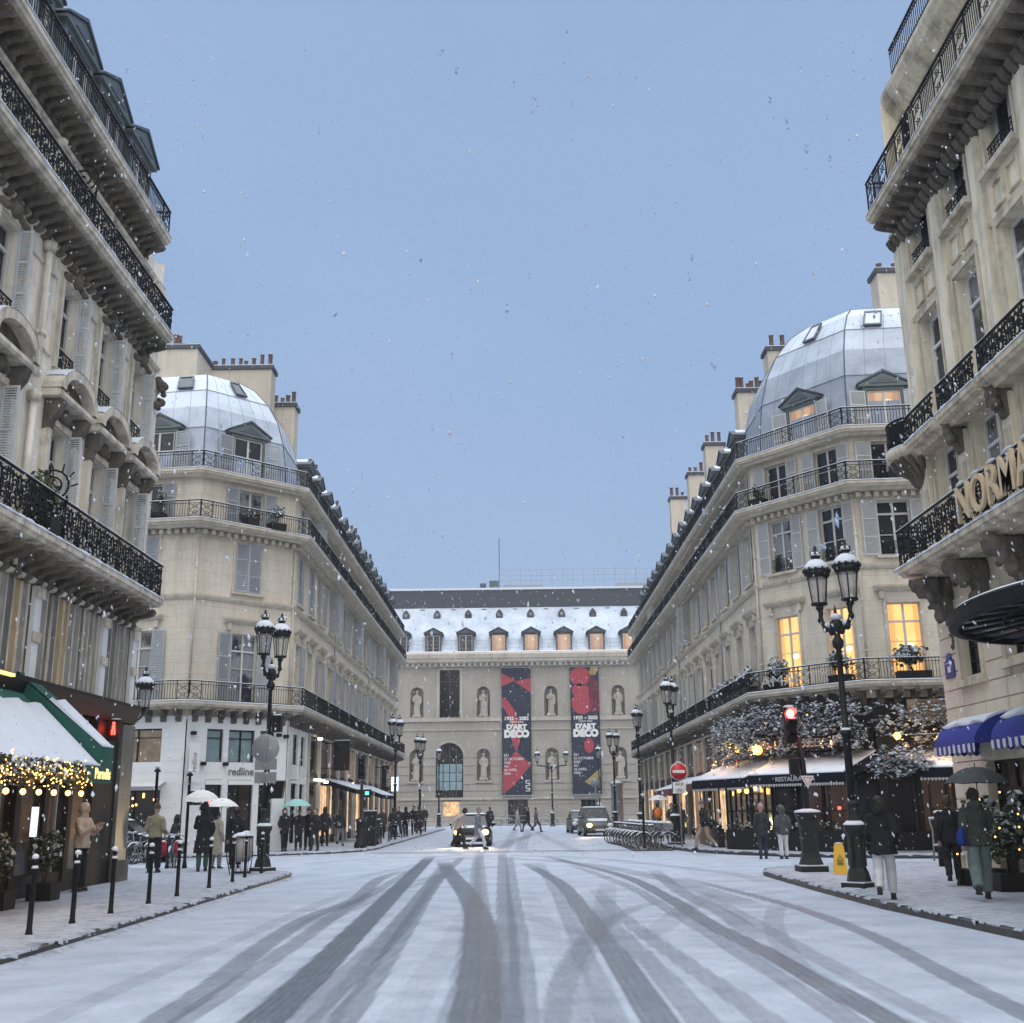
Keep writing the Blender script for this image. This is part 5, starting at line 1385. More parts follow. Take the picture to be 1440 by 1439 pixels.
def bicycle(label, W, group=None, frame='grey_metal', basket=False, guard='grey_metal', panniers=None, name='bicycle'):
    r = thing(name, label, 'bicycle', W, group)
    for x in (-.53, .53):
        b = MB(); b.torus((x, 0, .34), .325, .022, 'rubber', 'y', 22, 6); b.torus((x, 0, .34), .30, .010, 'chrome', 'y', 20, 4)
        for k in range(9): a = k * 2 * math.pi / 9; b.tube([(x, 0, .34), (x + .3 * math.cos(a), 0, .34 + .3 * math.sin(a))], .004, 'chrome', 3)
        b.lathe([(.03, -.04), (.03, .04)], 'chrome', (0, 0, 0), 6, True, TR(x, 0, .34) @ RX(90)); b.build('wheel', r, W)
        g = MB(); pts = [(x + .36 * math.cos(a), 0, .34 + .36 * math.sin(a)) for a in [rad(20 + 14 * i) for i in range(11)]]; g.tube(pts, .02, 'rubber', 5); 
        g.tube([(p[0] + (p[0] - x) * .05, 0, p[2] + (p[2] - .34) * .05 + .012) for p in pts[1:-1]], [.012] + [.03] * (len(pts) - 4) + [.012], 'snow', 6); g.build('mudguard', r, W)
    b = MB(); T = [(.53, .34), (.36, .92), (.30, .80), (-.18, .80), (-.05, .30), (-.53, .34)]
    P = lambda i, y=0: (T[i][0], y, T[i][1])
    for a, c in ((0, 1), (2, 4), (4, 5), (3, 5), (3, 4)): b.tube([P(a), P(c)], .02, frame, 6)
    b.tube([P(2), (-.15, 0, .70)], .018, frame, 6); b.tube([(-.18, 0, .80), (-.20, 0, .95)], .015, 'chrome', 6)
    b.lathe([(.09, -.01), (.09, .01)], 'chrome', n=10, T=TR(-.05, .04, .30) @ RX(90)); b.tube([(-.05, .1, .30), (.08, .1, .22)], .012, 'chrome', 5); b.tube([(-.05, -.1, .30), (-.18, -.1, .38)], .012, 'chrome', 5)
    b.build('frame', r, W)
    b = MB(); b.tube([(.22, -.28, 1.03), (.33, -.16, 1.06), (.36, 0, 1.03), (.33, .16, 1.06), (.22, .28, 1.03)], .014, 'chrome', 6); b.tube([(.36, 0, .9), (.36, 0, 1.03)], .016, 'chrome', 6)
    for s in (-1, 1): b.tube([(.24, s * .27, 1.03), (.14, s * .29, 1.02)], .02, 'rubber', 6)
    b.tube([(.30, -.18, 1.085), (.345, 0, 1.06), (.30, .18, 1.085)], .016, 'snow', 5); b.build('handlebar', r, W)
    b = MB(); b.ball((-.20, 0, .97), (.14, .075, .04), 'rubber', 8, m=5); b.ball((-.20, 0, 1.0), (.14, .075, .045), 'snow', 8, m=5); b.build('saddle', r, W)
    if basket:
        b = MB(); b.prism([(-.16, 0), (.16, 0), (.20, .26), (-.20, .26)], .42, .70, 'grey_metal', 'x', False, TR(0, 0, .80)); b.ball((.56, 0, 1.06), (.16, .2, .08), 'snow', 8, m=5); b.build('basket', r, W)
    if panniers:
        for s in (-1, 1):
            b = MB(); b.ball((-.50, s * .22, .66), (.24, .12, .22), panniers, 10); b.box(-.70, s * .22 - .09, .80, -.30, s * .22 + .09, .87, panniers); b.ball((-.5, s * .22, .875), (.2, .09, .04), 'snow', 8, m=4); b.build('pannier_bag', r, W)
    return r

def wheel_mesh(R_=.33, w=.20):
    b = MB(); b.lathe([(R_ * .62, -w / 2), (R_ * .97, -w / 2), (R_, -w / 3), (R_, w / 3), (R_ * .97, w / 2), (R_ * .62, w / 2)], 'rubber', n=18, T=RY(90)); return b

def car(label, W, paint, boxy=False, lights=True, name='car', group=None):
    """front faces -y. lofted body with a separate glasshouse"""
    r = thing(name, label, 'car', W, group)
    L, Wd = (4.3, .90) if not boxy else (4.4, .93); zr = 1.48 if not boxy else 1.72; zb = .92 if not boxy else 1.02
    st = [(-L / 2, .62, .34, .60), (-L / 2 + .10, .78, .26, .74), (-L / 2 + .45, .87, .22, .82), (-.85, Wd, .20, zb - .02), (0, Wd, .20, zb), (1.1, Wd, .20, zb), (L / 2 - .35, .86, .24, zb), (L / 2 - .06, .80, .30, zb - .06), (L / 2, .68, .40, zb - .22)]
    vs = []; n = 10
    for y, w, z0, z1 in st:
        vs += [(-w * .86, y, z0), (-w, y, z0 + .12), (-w * 1.0, y, z0 + (z1 - z0) * .55), (-w * .97, y, z1 - .06), (-w * .86, y, z1), (w * .86, y, z1), (w * .97, y, z1 - .06), (w, y, z0 + (z1 - z0) * .55), (w, y, z0 + .12), (w * .86, y, z0)]
    fs = [(i * n + k, (i + 1) * n + k, (i + 1) * n + (k + 1) % n, i * n + (k + 1) % n) for i in range(len(st) - 1) for k in range(n)] + [tuple(range(n)), tuple((len(st) - 1) * n + k for k in range(n))[::-1]]
    b = MB(); b.add(vs, fs, paint, True); b.box(-Wd * .95, -L / 2 + .05, .24, Wd * .95, L / 2 - .2, .34, 'rubber')
    b.prism([(-.5, .36), (.5, .36), (.46, .56), (-.46, .56)], -L / 2 - .012, -L / 2 + .06, 'rubber', 'y')
    for k in range(3): b.box(-.44, -L / 2 - .02, .40 + k * .05, .44, -L / 2 - .013, .415 + k * .05, 'chrome')
    b.box(-.26, -L / 2 - .03, .34, .26, -L / 2 - .014, .44, 'sign_white')
    b.build('body', r, W)
    # glasshouse
    yf, yf2, yr2, yr = (-.95, -.25, 1.15, 1.75) if not boxy else (-.80, -.45, 1.75, 2.05)
    wb, wt = Wd * .86, Wd * .68
    B = [(-wb, yf, zb - .03), (wb, yf, zb - .03), (wb, yr, zb - .03), (-wb, yr, zb - .03)]; Tp = [(-wt, yf2, zr - .06), (wt, yf2, zr - .06), (wt, yr2, zr - .06), (-wt, yr2, zr - .06)]
    g = MB(); g.add(B + Tp, [(0, 1, 5, 4), (1, 2, 6, 5), (2, 3, 7, 6), (3, 0, 4, 7)], 'car_glass'); g.build('windows', r, W)
    g = MB()
    for a, c in zip(B, Tp): g.tube([a, c], .045, paint, 5)
    for sx in (-1, 1):
        i = 0 if sx < 0 else 1; pm = [(sx * wb * 1.0, .25, zb), (sx * wt, .28, zr - .05)]; g.tube(pm, .035, paint, 5)
    g.add([(-wt - .03, yf2 - .03, zr - .07), (wt + .03, yf2 - .03, zr - .07), (wt + .03, yr2 + .03, zr - .07), (-wt - .03, yr2 + .03, zr - .07), (-wt * .8, yf2 + .1, zr), (wt * .8, yf2 + .1, zr), (wt * .8, yr2 - .1, zr), (-wt * .8, yr2 - .1, zr)], [(0, 1, 5, 4), (1, 2, 6, 5), (2, 3, 7, 6), (3, 0, 4, 7), (4, 5, 6, 7)], paint, True); g.build('roof', r, W)
    s = MB(); s.add([(-wt * .95, yf2 + .05, zr - .01), (wt * .95, yf2 + .05, zr - .01), (wt * .95, yr2 - .05, zr - .01), (-wt * .95, yr2 - .05, zr - .01), (-wt * .8, yf2 + .2, zr + .05), (wt * .8, yf2 + .2, zr + .05), (wt * .8, yr2 - .2, zr + .05), (-wt * .8, yr2 - .2, zr + .05)], [(0, 1, 5, 4), (1, 2, 6, 5), (2, 3, 7, 6), (3, 0, 4, 7), (4, 5, 6, 7)], 'snow', True)
    s.add([(-.5, -L / 2 + .75, .845), (.5, -L / 2 + .75, .845), (.66, -1.05, zb - .005), (-.66, -1.05, zb - .005), (-.4, -L / 2 + .85, .865), (.4, -L / 2 + .85, .865), (.58, -1.15, zb + .03), (-.58, -1.15, zb + .03)], [(0, 1, 5, 4), (1, 2, 6, 5), (2, 3, 7, 6), (3, 0, 4, 7), (4, 5, 6, 7)], 'snow', True)
    for k in (-1, 1): s.tube([(k * .1 - .4, yf + .02, zb + .01), (k * .1 + .35, yf + .05, zb + .03)], .02, 'snow', 5)
    s.build('snow_cover', r, W)
    wm = cached(('wheel',), wheel_mesh, 'wheel')
    for sx in (-1, 1):
        for y in (-L / 2 + .82, L / 2 - .80):
            o = put(wm, 'wheel', r, W @ TR(sx * (Wd - .11), y, .33))
            h = MB(); h.lathe([(.20, -.02), (.20, .02), (.08, .04)], 'chrome', n=10, T=RY(90 * sx)); h.build('rim', o, W @ TR(sx * (Wd - .02), y, .33))
        m = MB(); m.ball((sx * (Wd + .10), yf + .12, zb + .08), (.11, .06, .075), paint, 8); m.ball((sx * (Wd + .10), yf + .12, zb + .15), (.10, .05, .03), 'snow', 6, m=4); m.build('wing_mirror', r, W)
        l = MB(); l.ball((sx * .64, -L / 2 - .01, .66), (.185, .12, .135), 'headlamp' if lights == 2 or (lights == 1 and sx < 0) else 'sign_white', 12, m=8); hl = l.build('headlight', r, W)
        if l.mats[0] is M['headlamp']: l = MB(); l.ball((sx * .64, -L / 2 - .10, .66), (.085, .06, .07), 'headlamp_core', 10); l.build('bulb', hl, W)
    return r

def umbrella(label, W, mat, R_=.52, tilt=0, group='open umbrellas'):
    r = thing('umbrella', label, 'umbrella', W, group); b = MB(); n = 8; rings = [(.0, .0), (.25, -.02), (.5, -.065), (.78, -.15), (1, -.26)]
    vs = [(0, 0, 0)]; 
    for q, z in rings[1:]:
        for k in range(n * 2):
            a = math.pi * k / n; sc = 1 if k % 2 == 0 else .93; vs.append((R_ * q * sc * math.cos(a), R_ * q * sc * math.sin(a), z * R_ * 1.9 + (0 if k % 2 == 0 else .012)))
    m = n * 2; fs = [(0, 1 + k, 1 + (k + 1) % m) for k in range(m)] + [(1 + j * m + k, 1 + (j + 1) * m + k, 1 + (j + 1) * m + (k + 1) % m, 1 + j * m + (k + 1) % m) for j in range(3) for k in range(m)]
    b.add(vs, fs, mat, False); b.build('canopy', r, W)
    b = MB(); b.tube([(0, 0, .07), (0, 0, -.78)], .010, 'iron', 6); b.tube([(0, 0, -.78), (0, 0, -.88)], .018, 'iron', 6)
    for k in range(n): a = 2 * math.pi * k / n; b.tube([(0, 0, -.30), (R_ * .5 * math.cos(a), R_ * .5 * math.sin(a), -.075 * R_ * 1.9)], .004, 'iron', 3)
    b.build('shaft', r, W); return r
M['lamp_glass'] = flat('frosted_lamp_glass', (.50, .50, .48), .2, 0, .2, 4); M['lamp_glass'].node_tree.nodes['Principled BSDF'].inputs['Alpha'].default_value = .42

# ------------------------------------------------------------------ people
def loft(b, rings, mat, n=14):
    """rings: (centre, rx, ry)"""
    vs = []
    for c, rx, ry in rings: vs += [(c[0] + rx * math.cos(2 * math.pi * k / n), c[1] + ry * math.sin(2 * math.pi * k / n), c[2]) for k in range(n)]
    L = len(rings); fs = [(i * n + k, i * n + (k + 1) % n, (i + 1) * n + (k + 1) % n, (i + 1) * n + k) for i in range(L - 1) for k in range(n)]
    b.add(vs, fs + [tuple(range(n))[::-1], tuple((L - 1) * n + k for k in range(n))], mat, True)

def fuse(mb, name, vox, sm=2, folds=0.0, seed=0, extra=None):
    """one continuous skin over overlapping volumes"""
    t = bpy.data.objects.new('tmp', mb.mesh('tmp'))
    r = t.modifiers.new('r', 'REMESH'); r.mode = 'VOXEL'; r.voxel_size = vox; r.use_smooth_shade = True
    s = t.modifiers.new('s', 'SMOOTH'); s.factor = .5; s.iterations = sm
    me = bake(t)
    me.name = name
    if folds:
        cn = [(v.co.copy(), v.normal.copy()) for v in me.vertices]; out = []
        for p, n_ in cn:
            k = noise.noise((p.x * 9 + seed, p.y * 9, p.z * 5)) + .5 * noise.noise((p.x * 22, p.y * 22 + seed, p.z * 12)); q = p + n_ * k * folds
            out += [q.x, q.y, q.z]
        me.vertices.foreach_set('co', out); me.update()
    me.materials.clear()
    for m in mb.mats: me.materials.append(m)
    n_ = len(me.polygons); me.polygons.foreach_set('use_smooth', [True] * n_); me.polygons.foreach_set('material_index', [0] * n_)
    if extra:
        vs = [tuple(v.co) for v in me.vertices]; fs = [tuple(p.vertices) for p in me.polygons]; k = len(vs)
        mats = list(mb.mats); mi = [0] * len(fs)
        vs += extra.v; fs += [tuple(i + k for i in f) for f in extra.f]
        for m in extra.mats:
            if m not in mats: mats.append(m)
        mi += [mats.index(extra.mats[i]) for i in extra.mi]
        me2 = bpy.data.meshes.new(name); me2.from_pydata(vs, [], fs)
        for m in mats: me2.materials.append(m)
        me2.polygons.foreach_set('material_index', mi); me2.polygons.foreach_set('use_smooth', [True] * len(fs)); return me2
    return me

ARMS = {  # shoulder -> elbow -> wrist (x is outward), hand direction
    'down': ((.05, .02, -.30), (.06, -.04, -.56), (0, -.15, -1)),
    'swing': ((.05, .10, -.28), (.04, .02, -.52), (0, -.3, -1)),
    'fwd': ((.04, -.06, -.29), (.02, -.24, -.45), (0, -.7, -.7)),
    'pocket': ((.06, .05, -.28), (.03, -.08, -.46), (-.2, -.4, -1)),
    'phone': ((.03, -.13, -.24), (-.10, -.36, -.10), (-.2, -.6, .7)),
    'umbrella': ((.03, -.10, -.26), (-.06, -.27, -.08), (-.1, -.3, 1)),
    'carry': ((.06, .01, -.29), (.04, -.20, -.40), (0, -1, 0)),
    'back': ((.06, .16, -.25), (.05, .22, -.50), (0, .1, -1)),
}
def person(label, W, coat=(.02, .02, .022), legs=(.015, .015, .018), hem=.80, arms=('down', 'down'), walk=0.0, lean=0, hood=None, hat=None, hair='hair', s=1.0, skin='skin', detail=True, group=None, fur=None, flare=1.0, wide=1.0, turn=0, scarf=None):
    W = W @ Matrix.Scale(s, 4)
    r = thing('person', label, 'person', W, group)
    vox = .016 if detail else .028
    Lr = Matrix.Translation((0, 0, .93)) @ RX(lean) @ Matrix.Translation((0, 0, -.93))
    U = lambda p: tuple(Lr @ Vector(p))
    # legs
    st = walk; hips = [(-.095, 0, .93), (.095, 0, .93)]
    feet = [(-.10, -st, .09 + (0.0 if st >= 0 else .10)), (.10, st, .09 + (.10 if st > .12 else 0))]
    knees = []
    for h, f in zip(hips, feet):
        m = ((h[0] + f[0]) / 2, (h[1] + f[1]) / 2, .50); b_ = .02 + abs(st) * .25
        knees.append((m[0], m[1] - b_, .50))
    sk = M[skin]; body = MB()
    for h, k, f in zip(hips, knees, feet): body.tube([h, k, f], [.075, .05, .04], sk, 8)
    loft(body, [((0, 0, .88), .12, .08), ((0, 0, 1.1), .12, .08), ((0, 0, 1.36), .16, .09), ((0, .01, 1.45), .07, .06), ((0, .01, 1.54), .05, .05)], sk)
    hd = (0, -.01, 1.63); body.ball(hd, (.074, .092, .115), sk, 12, m=9); body.ball((0, -.05, 1.575), (.05, .05, .05), sk, 8)
    body.tube([(0, -.095, 1.64), (0, -.118, 1.605), (0, -.095, 1.595)], [.010, .016, .012], sk, 6)
    for q in (-1, 1): body.ball((q * .076, 0, 1.625), (.012, .022, .032), sk, 6)
    sh = [(-.175, .01, 1.40), (.175, .01, 1.40)]; el = []; wr = []; hdir = []
    for q, a, p in zip((-1, 1), arms, sh):
        e, w, d = ARMS[a]
        el.append((p[0] + q * e[0], p[1] + e[1], p[2] + e[2])); wr.append((p[0] + q * w[0], p[1] + w[1], p[2] + w[2])); hdir.append(Vector((q * d[0], d[1], d[2])).normalized())
        body.tube([p, el[-1], wr[-1]], [.05, .04, .03], sk, 8)
    ex = MB()
    for q, w, d in zip((-1, 1), wr, hdir):
        w = Vector(w); side = Vector((0, 1, 0)).cross(d)
        if side.length < .1: side = Vector((1, 0, 0))
        side.normalize(); pn = d.cross(side).normalized()
        body.tube([w, w + d * .05, w + d * .085], [.026, .036, .034], sk, 7)
        if detail:
            for k, (o, l) in enumerate(((-.028, .062), (-.009, .075), (.010, .07), (.028, .055))):
                a = w + d * .08 + side * o; ex.tube([a, a + d * l * .55 - pn * .008, a + d * l * .9 - pn * .035], [.010, .009, .007], sk, 5)
            a = w + d * .03 + side * .032; ex.tube([a, a + d * .03 + side * .025, a + d * .06 + side * .022 - pn * .015], [.011, .010, .008], sk, 5)
    if detail:
        for q in (-1, 1): ex.ball((q * .028, -.092, 1.64), (.013, .008, .007), M['hair'], 6, m=4)
        ex.ball((0, -.094, 1.572), (.022, .007, .005), M['red_cloth'], 6, m=4)
    for mb in (body, ex): mb.v = [U(p) if p[2] > .94 else p for p in mb.v]
    put(fuse(body, 'body', vox * .8 if detail else .024, 1, 0, 0, ex), 'body', r, W)
    # trousers
    t = MB(); cm = cloth(legs)
    for h, k, f in zip(hips, knees, feet): t.tube([(h[0] * .8, h[1], .95), (h[0] * .95, h[1] * .8 + k[1] * .2, .84), k, (f[0], f[1], f[2] + .02)], [.085, .095 + .01 * (wide - 1), .078 * wide, .066 * wide], cm, 10)
    loft(t, [((0, 0, .86), .135, .10), ((0, 0, .98), .135, .095)], cm)
    put(fuse(t, 'trousers', vox, 1, .010, len(label)), 'trousers', r, W)
    for f in feet:
        b = MB(); up = f[2] - .09
        b.ball((f[0], f[1] - .05, .045 + up), (.048, .125, .045), 'shoe', 10, m=6); b.ball((f[0], f[1] + .0, .075 + up), (.047, .07, .07), 'shoe', 8, m=5); b.box(f[0] - .045, f[1] - .16, .002 + up, f[0] + .045, f[1] + .065, .02 + up, 'rubber')
        b.build('shoe', r, W)
    # coat
    cm = cloth(coat); c = MB()
    k = flare
    rings = [((0, 0, hem), .205 * k, .16 * k), ((0, 0, (hem + 1.0) / 2), .20 * (k + 1) / 2, .155 * (k + 1) / 2), ((0, 0, 1.02), .188, .14), ((0, 0, 1.15), .178, .125), ((0, .0, 1.30), .205, .135), ((0, .01, 1.41), .19, .115), ((0, .01, 1.475), .10, .085), ((0, .01, 1.51), .075, .072)]
    loft(c, rings, cm)
    for p, e, w in zip(sh, el, wr): c.tube([(p[0] * .7, p[1], p[2] + .02), (p[0] * .97, p[1], p[2] - .02), e, w], [.075, .082, .074, .058], cm, 10)
    if hood == 'up':
        c.ball((0, .015, 1.64), (.115, .125, .15), cm, 12, m=9); c.tube([(0, .03, 1.47), (0, .0, 1.56)], [.11, .10], cm, 10)
    elif hood == 'down': c.ball((0, .10, 1.48), (.13, .075, .085), cm, 10)
    c.v = [U(p) if p[2] > .94 else p for p in c.v]
    me = fuse(c, 'coat', vox, 2, .022, len(label) * 3)
    if hood == 'up':   # open the hood at the face
        bmm = bmesh.new(); bmm.from_mesh(me); fc = Lr @ Vector((0, -.12, 1.625))
        dl = [f for f in bmm.faces if (f.calc_center_median() - fc).length < .085]; bmesh.ops.delete(bmm, geom=dl, context='FACES'); bmm.to_mesh(me); bmm.free()
    put(me, 'coat', r, W)
    hw = W @ Lr
    if fur:
        b = MB(); rnd = random.Random(5)
        for i in range(60):
            a = rnd.uniform(0, 2 * math.pi); p = Vector((.11 * math.cos(a), -.075 + rnd.uniform(-.02, .02), 1.635 + .13 * math.sin(a))); d = Vector((math.cos(a) + rnd.gauss(0, .4), rnd.gauss(-.3, .5), math.sin(a) + rnd.gauss(0, .4))).normalized() * .05
            b.tube([p, p + d], [.022, .004], cloth(fur), 4)
        b.build('fur_trim', r, hw)
    if hat:
        b = MB(); hm = cloth(hat)
        b.lathe([(.088, 0), (.096, .03), (.092, .07), (.075, .115), (.04, .14), (.001, .145)], hm, (0, 0, 1.655), 12, sy=1.12); b.torus((0, 0, 1.665), .090, .018, hm, 'z', 14, 6)
        if detail: b.ball((0, 0, 1.81), .03, hm, 8)
        b.build('hat', r, hw)
    elif hood != 'up':
        b = MB(); hm = M[hair]; b.ball((0, .018, 1.665), (.085, .098, .10), hm, 12, m=8); b.ball((0, .055, 1.60), (.075, .06, .085), hm, 10)
        h = fuse(b, 'hair', .016, 1, .008, 3); bmm = bmesh.new(); bmm.from_mesh(h)
        dl = [f for f in bmm.faces if f.calc_center_median().y < -.045 and f.calc_center_median().z < 1.69]; bmesh.ops.delete(bmm, geom=dl, context='FACES'); bmm.to_mesh(h); bmm.free()
        if detail:      # loose strands so that the head does not read as a cap
            q = random.Random(len(label)); b = MB()
            for i in range(90):
                a, e = q.uniform(-.3, math.pi + .3), q.uniform(-.5, 1.4); p = Vector((.083 * math.cos(a) * math.cos(e), .02 + .095 * math.sin(a) * math.cos(e), 1.655 + .105 * math.sin(e))); d = Vector((p.x * 2 + q.gauss(0, .1), p.y * 2 + q.gauss(0, .1), -.6 + q.gauss(0, .3))).normalized() * q.uniform(.03, .06)
                b.tube([p, p + d * .5, p + d + Vector((0, 0, -.015))], [.012, .009, .003], hm, 4, cap=False)
            k = len(h.vertices); vs = [tuple(v.co) for v in h.vertices] + b.v; fs = [tuple(p.vertices) for p in h.polygons] + [tuple(i + k for i in f) for f in b.f]
            h = bpy.data.meshes.new('hair'); h.from_pydata(vs, [], fs); h.materials.append(hm); h.polygons.foreach_set('use_smooth', [True] * len(fs))
        put(h, 'hair', r, hw)
    if scarf:
        b = MB(); b.torus((0, .0, 1.50), .085, .035, cloth(scarf), 'z', 14, 7); b.build('scarf', r, hw)
    return r, [Vector(W @ (Lr @ Vector(w))) for w in wr], W
M['red_bag'] = flat('red_bag_cloth', (.42, .02, .05), .6, 0, .2, 5)
HAZE = .0006
# ------------------------------------------------------------------ put the place together
setup(); ground()
near_left(); HOTEL, TH = near_right(); MUS, TM, NX = museum()
LB, LPATH, (LS, LSl), (LC, LCl), (LT, LTl), LBAY = corner_block('L', 'cream corner building with a snowy zinc dome above a white corner shop')
RB, RPATH, (RS, RSl), (RC_, RCl), (RT, RTl), RBAY = corner_block('R', 'cream corner building with a big grey dome and lit first floor windows above a restaurant')

# --- ground floor of the left block: white corner shop, then a row of shops
def redline():
    b = MB()
    oc = [(.9, 1.64, 3.66, 5.02), (1.89, 3.1, 3.66, 5.02), (3.35, 4.05, 3.66, 5.02), (.94, 1.68, .35, 3.0), (1.96, 3.12, .12, 3.0), (3.4, 4.05, .35, 3.0)]
    ot = [(LTl - 3.1, LTl - 1.0, 3.66, 5.02), (LTl - 3.2, LTl - .9, .4, 2.6), (LTl - 7, LTl - 4.4, 3.66, 5.02), (LTl - 7, LTl - 4.4, .4, 2.6)]
    os_ = [(1.2, 2.4, 3.66, 5.02), (1.1, 2.5, .35, 2.9), (3.0, 4.0, 3.66, 5.02), (3.0, 4.1, .35, 2.9)]
    for T, L, o in ((LT, LTl, ot), (LC, LCl, oc), (LS, 4.7, os_)):
        b.T = T; wall(b, max(0, L - 9) if T is LT else 0, L, .1, 5.5, o, 'white', .2, -.06)
        b.quad((0, .2, .1), (L, .2, .1), (L, .2, 5.4), (0, .2, 5.4), 'shop_dark')
        z = .55
        while z < 5.3:      # horizontal joints of the boarded front
            x = max(0, L - 9) if T is LT else 0
            for q in sorted([q for q in o if q[2] - .12 < z < q[3] + .12]) + [(L, L, 0, 0)]:
                if q[0] - x > .1: b.box(x + .02, -.072, z, q[0] - .06, -.061, z + .42, 'white')
                x = q[1] + .04
            z += .455
    b.T = LS; b.quad((4.7, -.06, .1), (4.7, .0, .1), (4.7, .0, 5.5), (4.7, -.06, 5.5), 'white'); b.T = None
    sh = build_local(b, 'shopfront', LB)
    for T, o in ((LT, ot), (LC, oc), (LS, os_)):
        for a, c, z0, z1 in o:
            gl = ('glass_amber' if T is LT else 'glass_green') if z0 > 3 else 'shop_glass'
            g = MB(); g.quad((a, .1, z0), (c, .1, z0), (c, .1, z1), (a, .1, z1), gl)
            for x in ([a + .03, c - .03] + ([(a + c) / 2] if c - a > 1 else [])): g.box(x - .03, .04, z0, x + .03, .099, z1, 'shop_dark')
            g.box(a, .045, z1 - .06, c, .098, z1, 'shop_dark'); g.box(a, .045, z0, c, .098, z0 + .06, 'shop_dark')
            if z0 > 3: g.box(a, .05, z1 - .38, c, .097, z1 - .34, 'shop_dark')
            elif T is LC: g.box(a - .02, -.16, z1 - .20, c + .02, -.061, z1 - .02, 'white'); 
            g2 = g.build('shop_window' if not (T is LC and a == 1.96) else 'shop_door', sh, T)
    for x, z in ((.25, 4.75), (.75, 3.55), (1.75, 3.55), (3.25, 3.55), (4.2, 4.8), (4.55, 4.75)):
        g = MB(); g.box(x - .09, -.26, z, x + .09, -.075, z + .14, 'iron'); g.build('spotlight', sh, LC)
    text_obj('redline', .46, .012, 'letter_grey', 'lettering', sh, LC @ TR(2.52, -.085, 3.18), .004, .92)
    for T, x in ((LC, .18), (LS, .55)):
        g = MB(); g.box(x - .22, -.50, 2.9, x + .22, -.46, 4.4, 'sign_white'); g.box(x - .03, -.46, 3.0, x + .03, -.07, 3.04, 'grey_metal'); o = g.build('hanging_banner', sh, T)
        text_obj('redline', .30, .003, 'letter_grey', 'lettering', o, T @ TR(x + .1, -.503, 3.65) @ RY(-90), 0, .92)
    g = MB(LT); g.prism([(-.08, 2.95), (-.7, 2.75), (-.7, 2.72), (-.08, 2.9)], LTl - 3.3, LTl - .7, 'white_cloth'); build_local(g, 'shop_canopy', sh)
    for q in range(9):
        g = MB(LT); g.ball((LTl - random.uniform(1.0, 3.1), .05, random.uniform(1.9, 2.5)), .05, 'bulb_small', 6, m=4); build_local(g, 'lamp', sh)
redline()
rnd = random.Random(12)
shop_row(LB, LS, 4.75, LSl - .1, 13, rnd=rnd, lit=.42, pil='cream_trim')
# open lit counters on the left side
for x0, x1, z1, z0, lab in ((9.2, 16.5, 3.3, 2.75, 'dark awning edged with snow over a lit shop counter'), (20.5, 27.5, 3.25, 2.6, 'longer dark awning with a white snow edge farther down the left pavement')):
    awning('shop_awning', lab, LS, x0, x1, z1, z0, 1.7, 'navy_cloth', .22, 'awnings on the left side of the far street', .95)
for k in range(6):
    l = MB(); l.box(-.10, -.10, -.05, .10, .10, .05, 'white_lamp'); solo(l, 'wall_lamp', ['small white lamp under the first awning, nearest the white shop', 'second small white lamp beside the dark window', 'third small white lamp over the lit counter', 'wide white lamp at the end of the dark shop', 'single bright lamp high under the left balcony', 'last small white lamp before the second awning'][k], 'lamp', LS @ TR([5.6, 6.5, 7.3, 8.3, 6.3, 17.2][k], -.35, [3.15, 3.15, 3.15, 3.1, 5.1, 3.2][k]), 'white shop lamps')
def blade(label, x, y0, z0, z1, w, mat, T, name='blade_sign', text=None, face=None):
    b = MB(); b.box(x - .06, -y0 - w, z0, x + .06, -y0, z1, mat); b.box(x - .03, -y0, z0 + .1, x + .03, 0, z0 + .15, 'iron'); b.box(x - .03, -y0, z1 - .15, x + .03, 0, z1 - .1, 'iron'); b.box(x - .07, -y0 - w - .01, z1 + .001, x + .07, -y0, z1 + .04, 'snow')
    o = solo(b, name, label, 'shop sign', T, 'signs on the left side of the far street')
    if text: text_obj(text, .30, .004, 'letter_white', 'lettering', o, T @ TR(x - .065, -y0 - w / 2 - .1, (z0 + z1) / 2) @ RZ(-90) @ RY(90) @ TR(0, 0, -.02), .004, .72)
    return o
blade('tall black blade sign with white vertical lettering', 31.5, .35, 3.0, 4.75, .5, 'shop_dark', LS, text='STARBUCKS')
blade('plain dark hanging panel under the left balcony', 9.6, .5, 3.7, 5.2, .8, 'shop_dark', LS)
blade('small glowing white sign box beyond the black blade sign', 33.5, .8, 3.0, 4.0, .5, 'lightbox', LS)

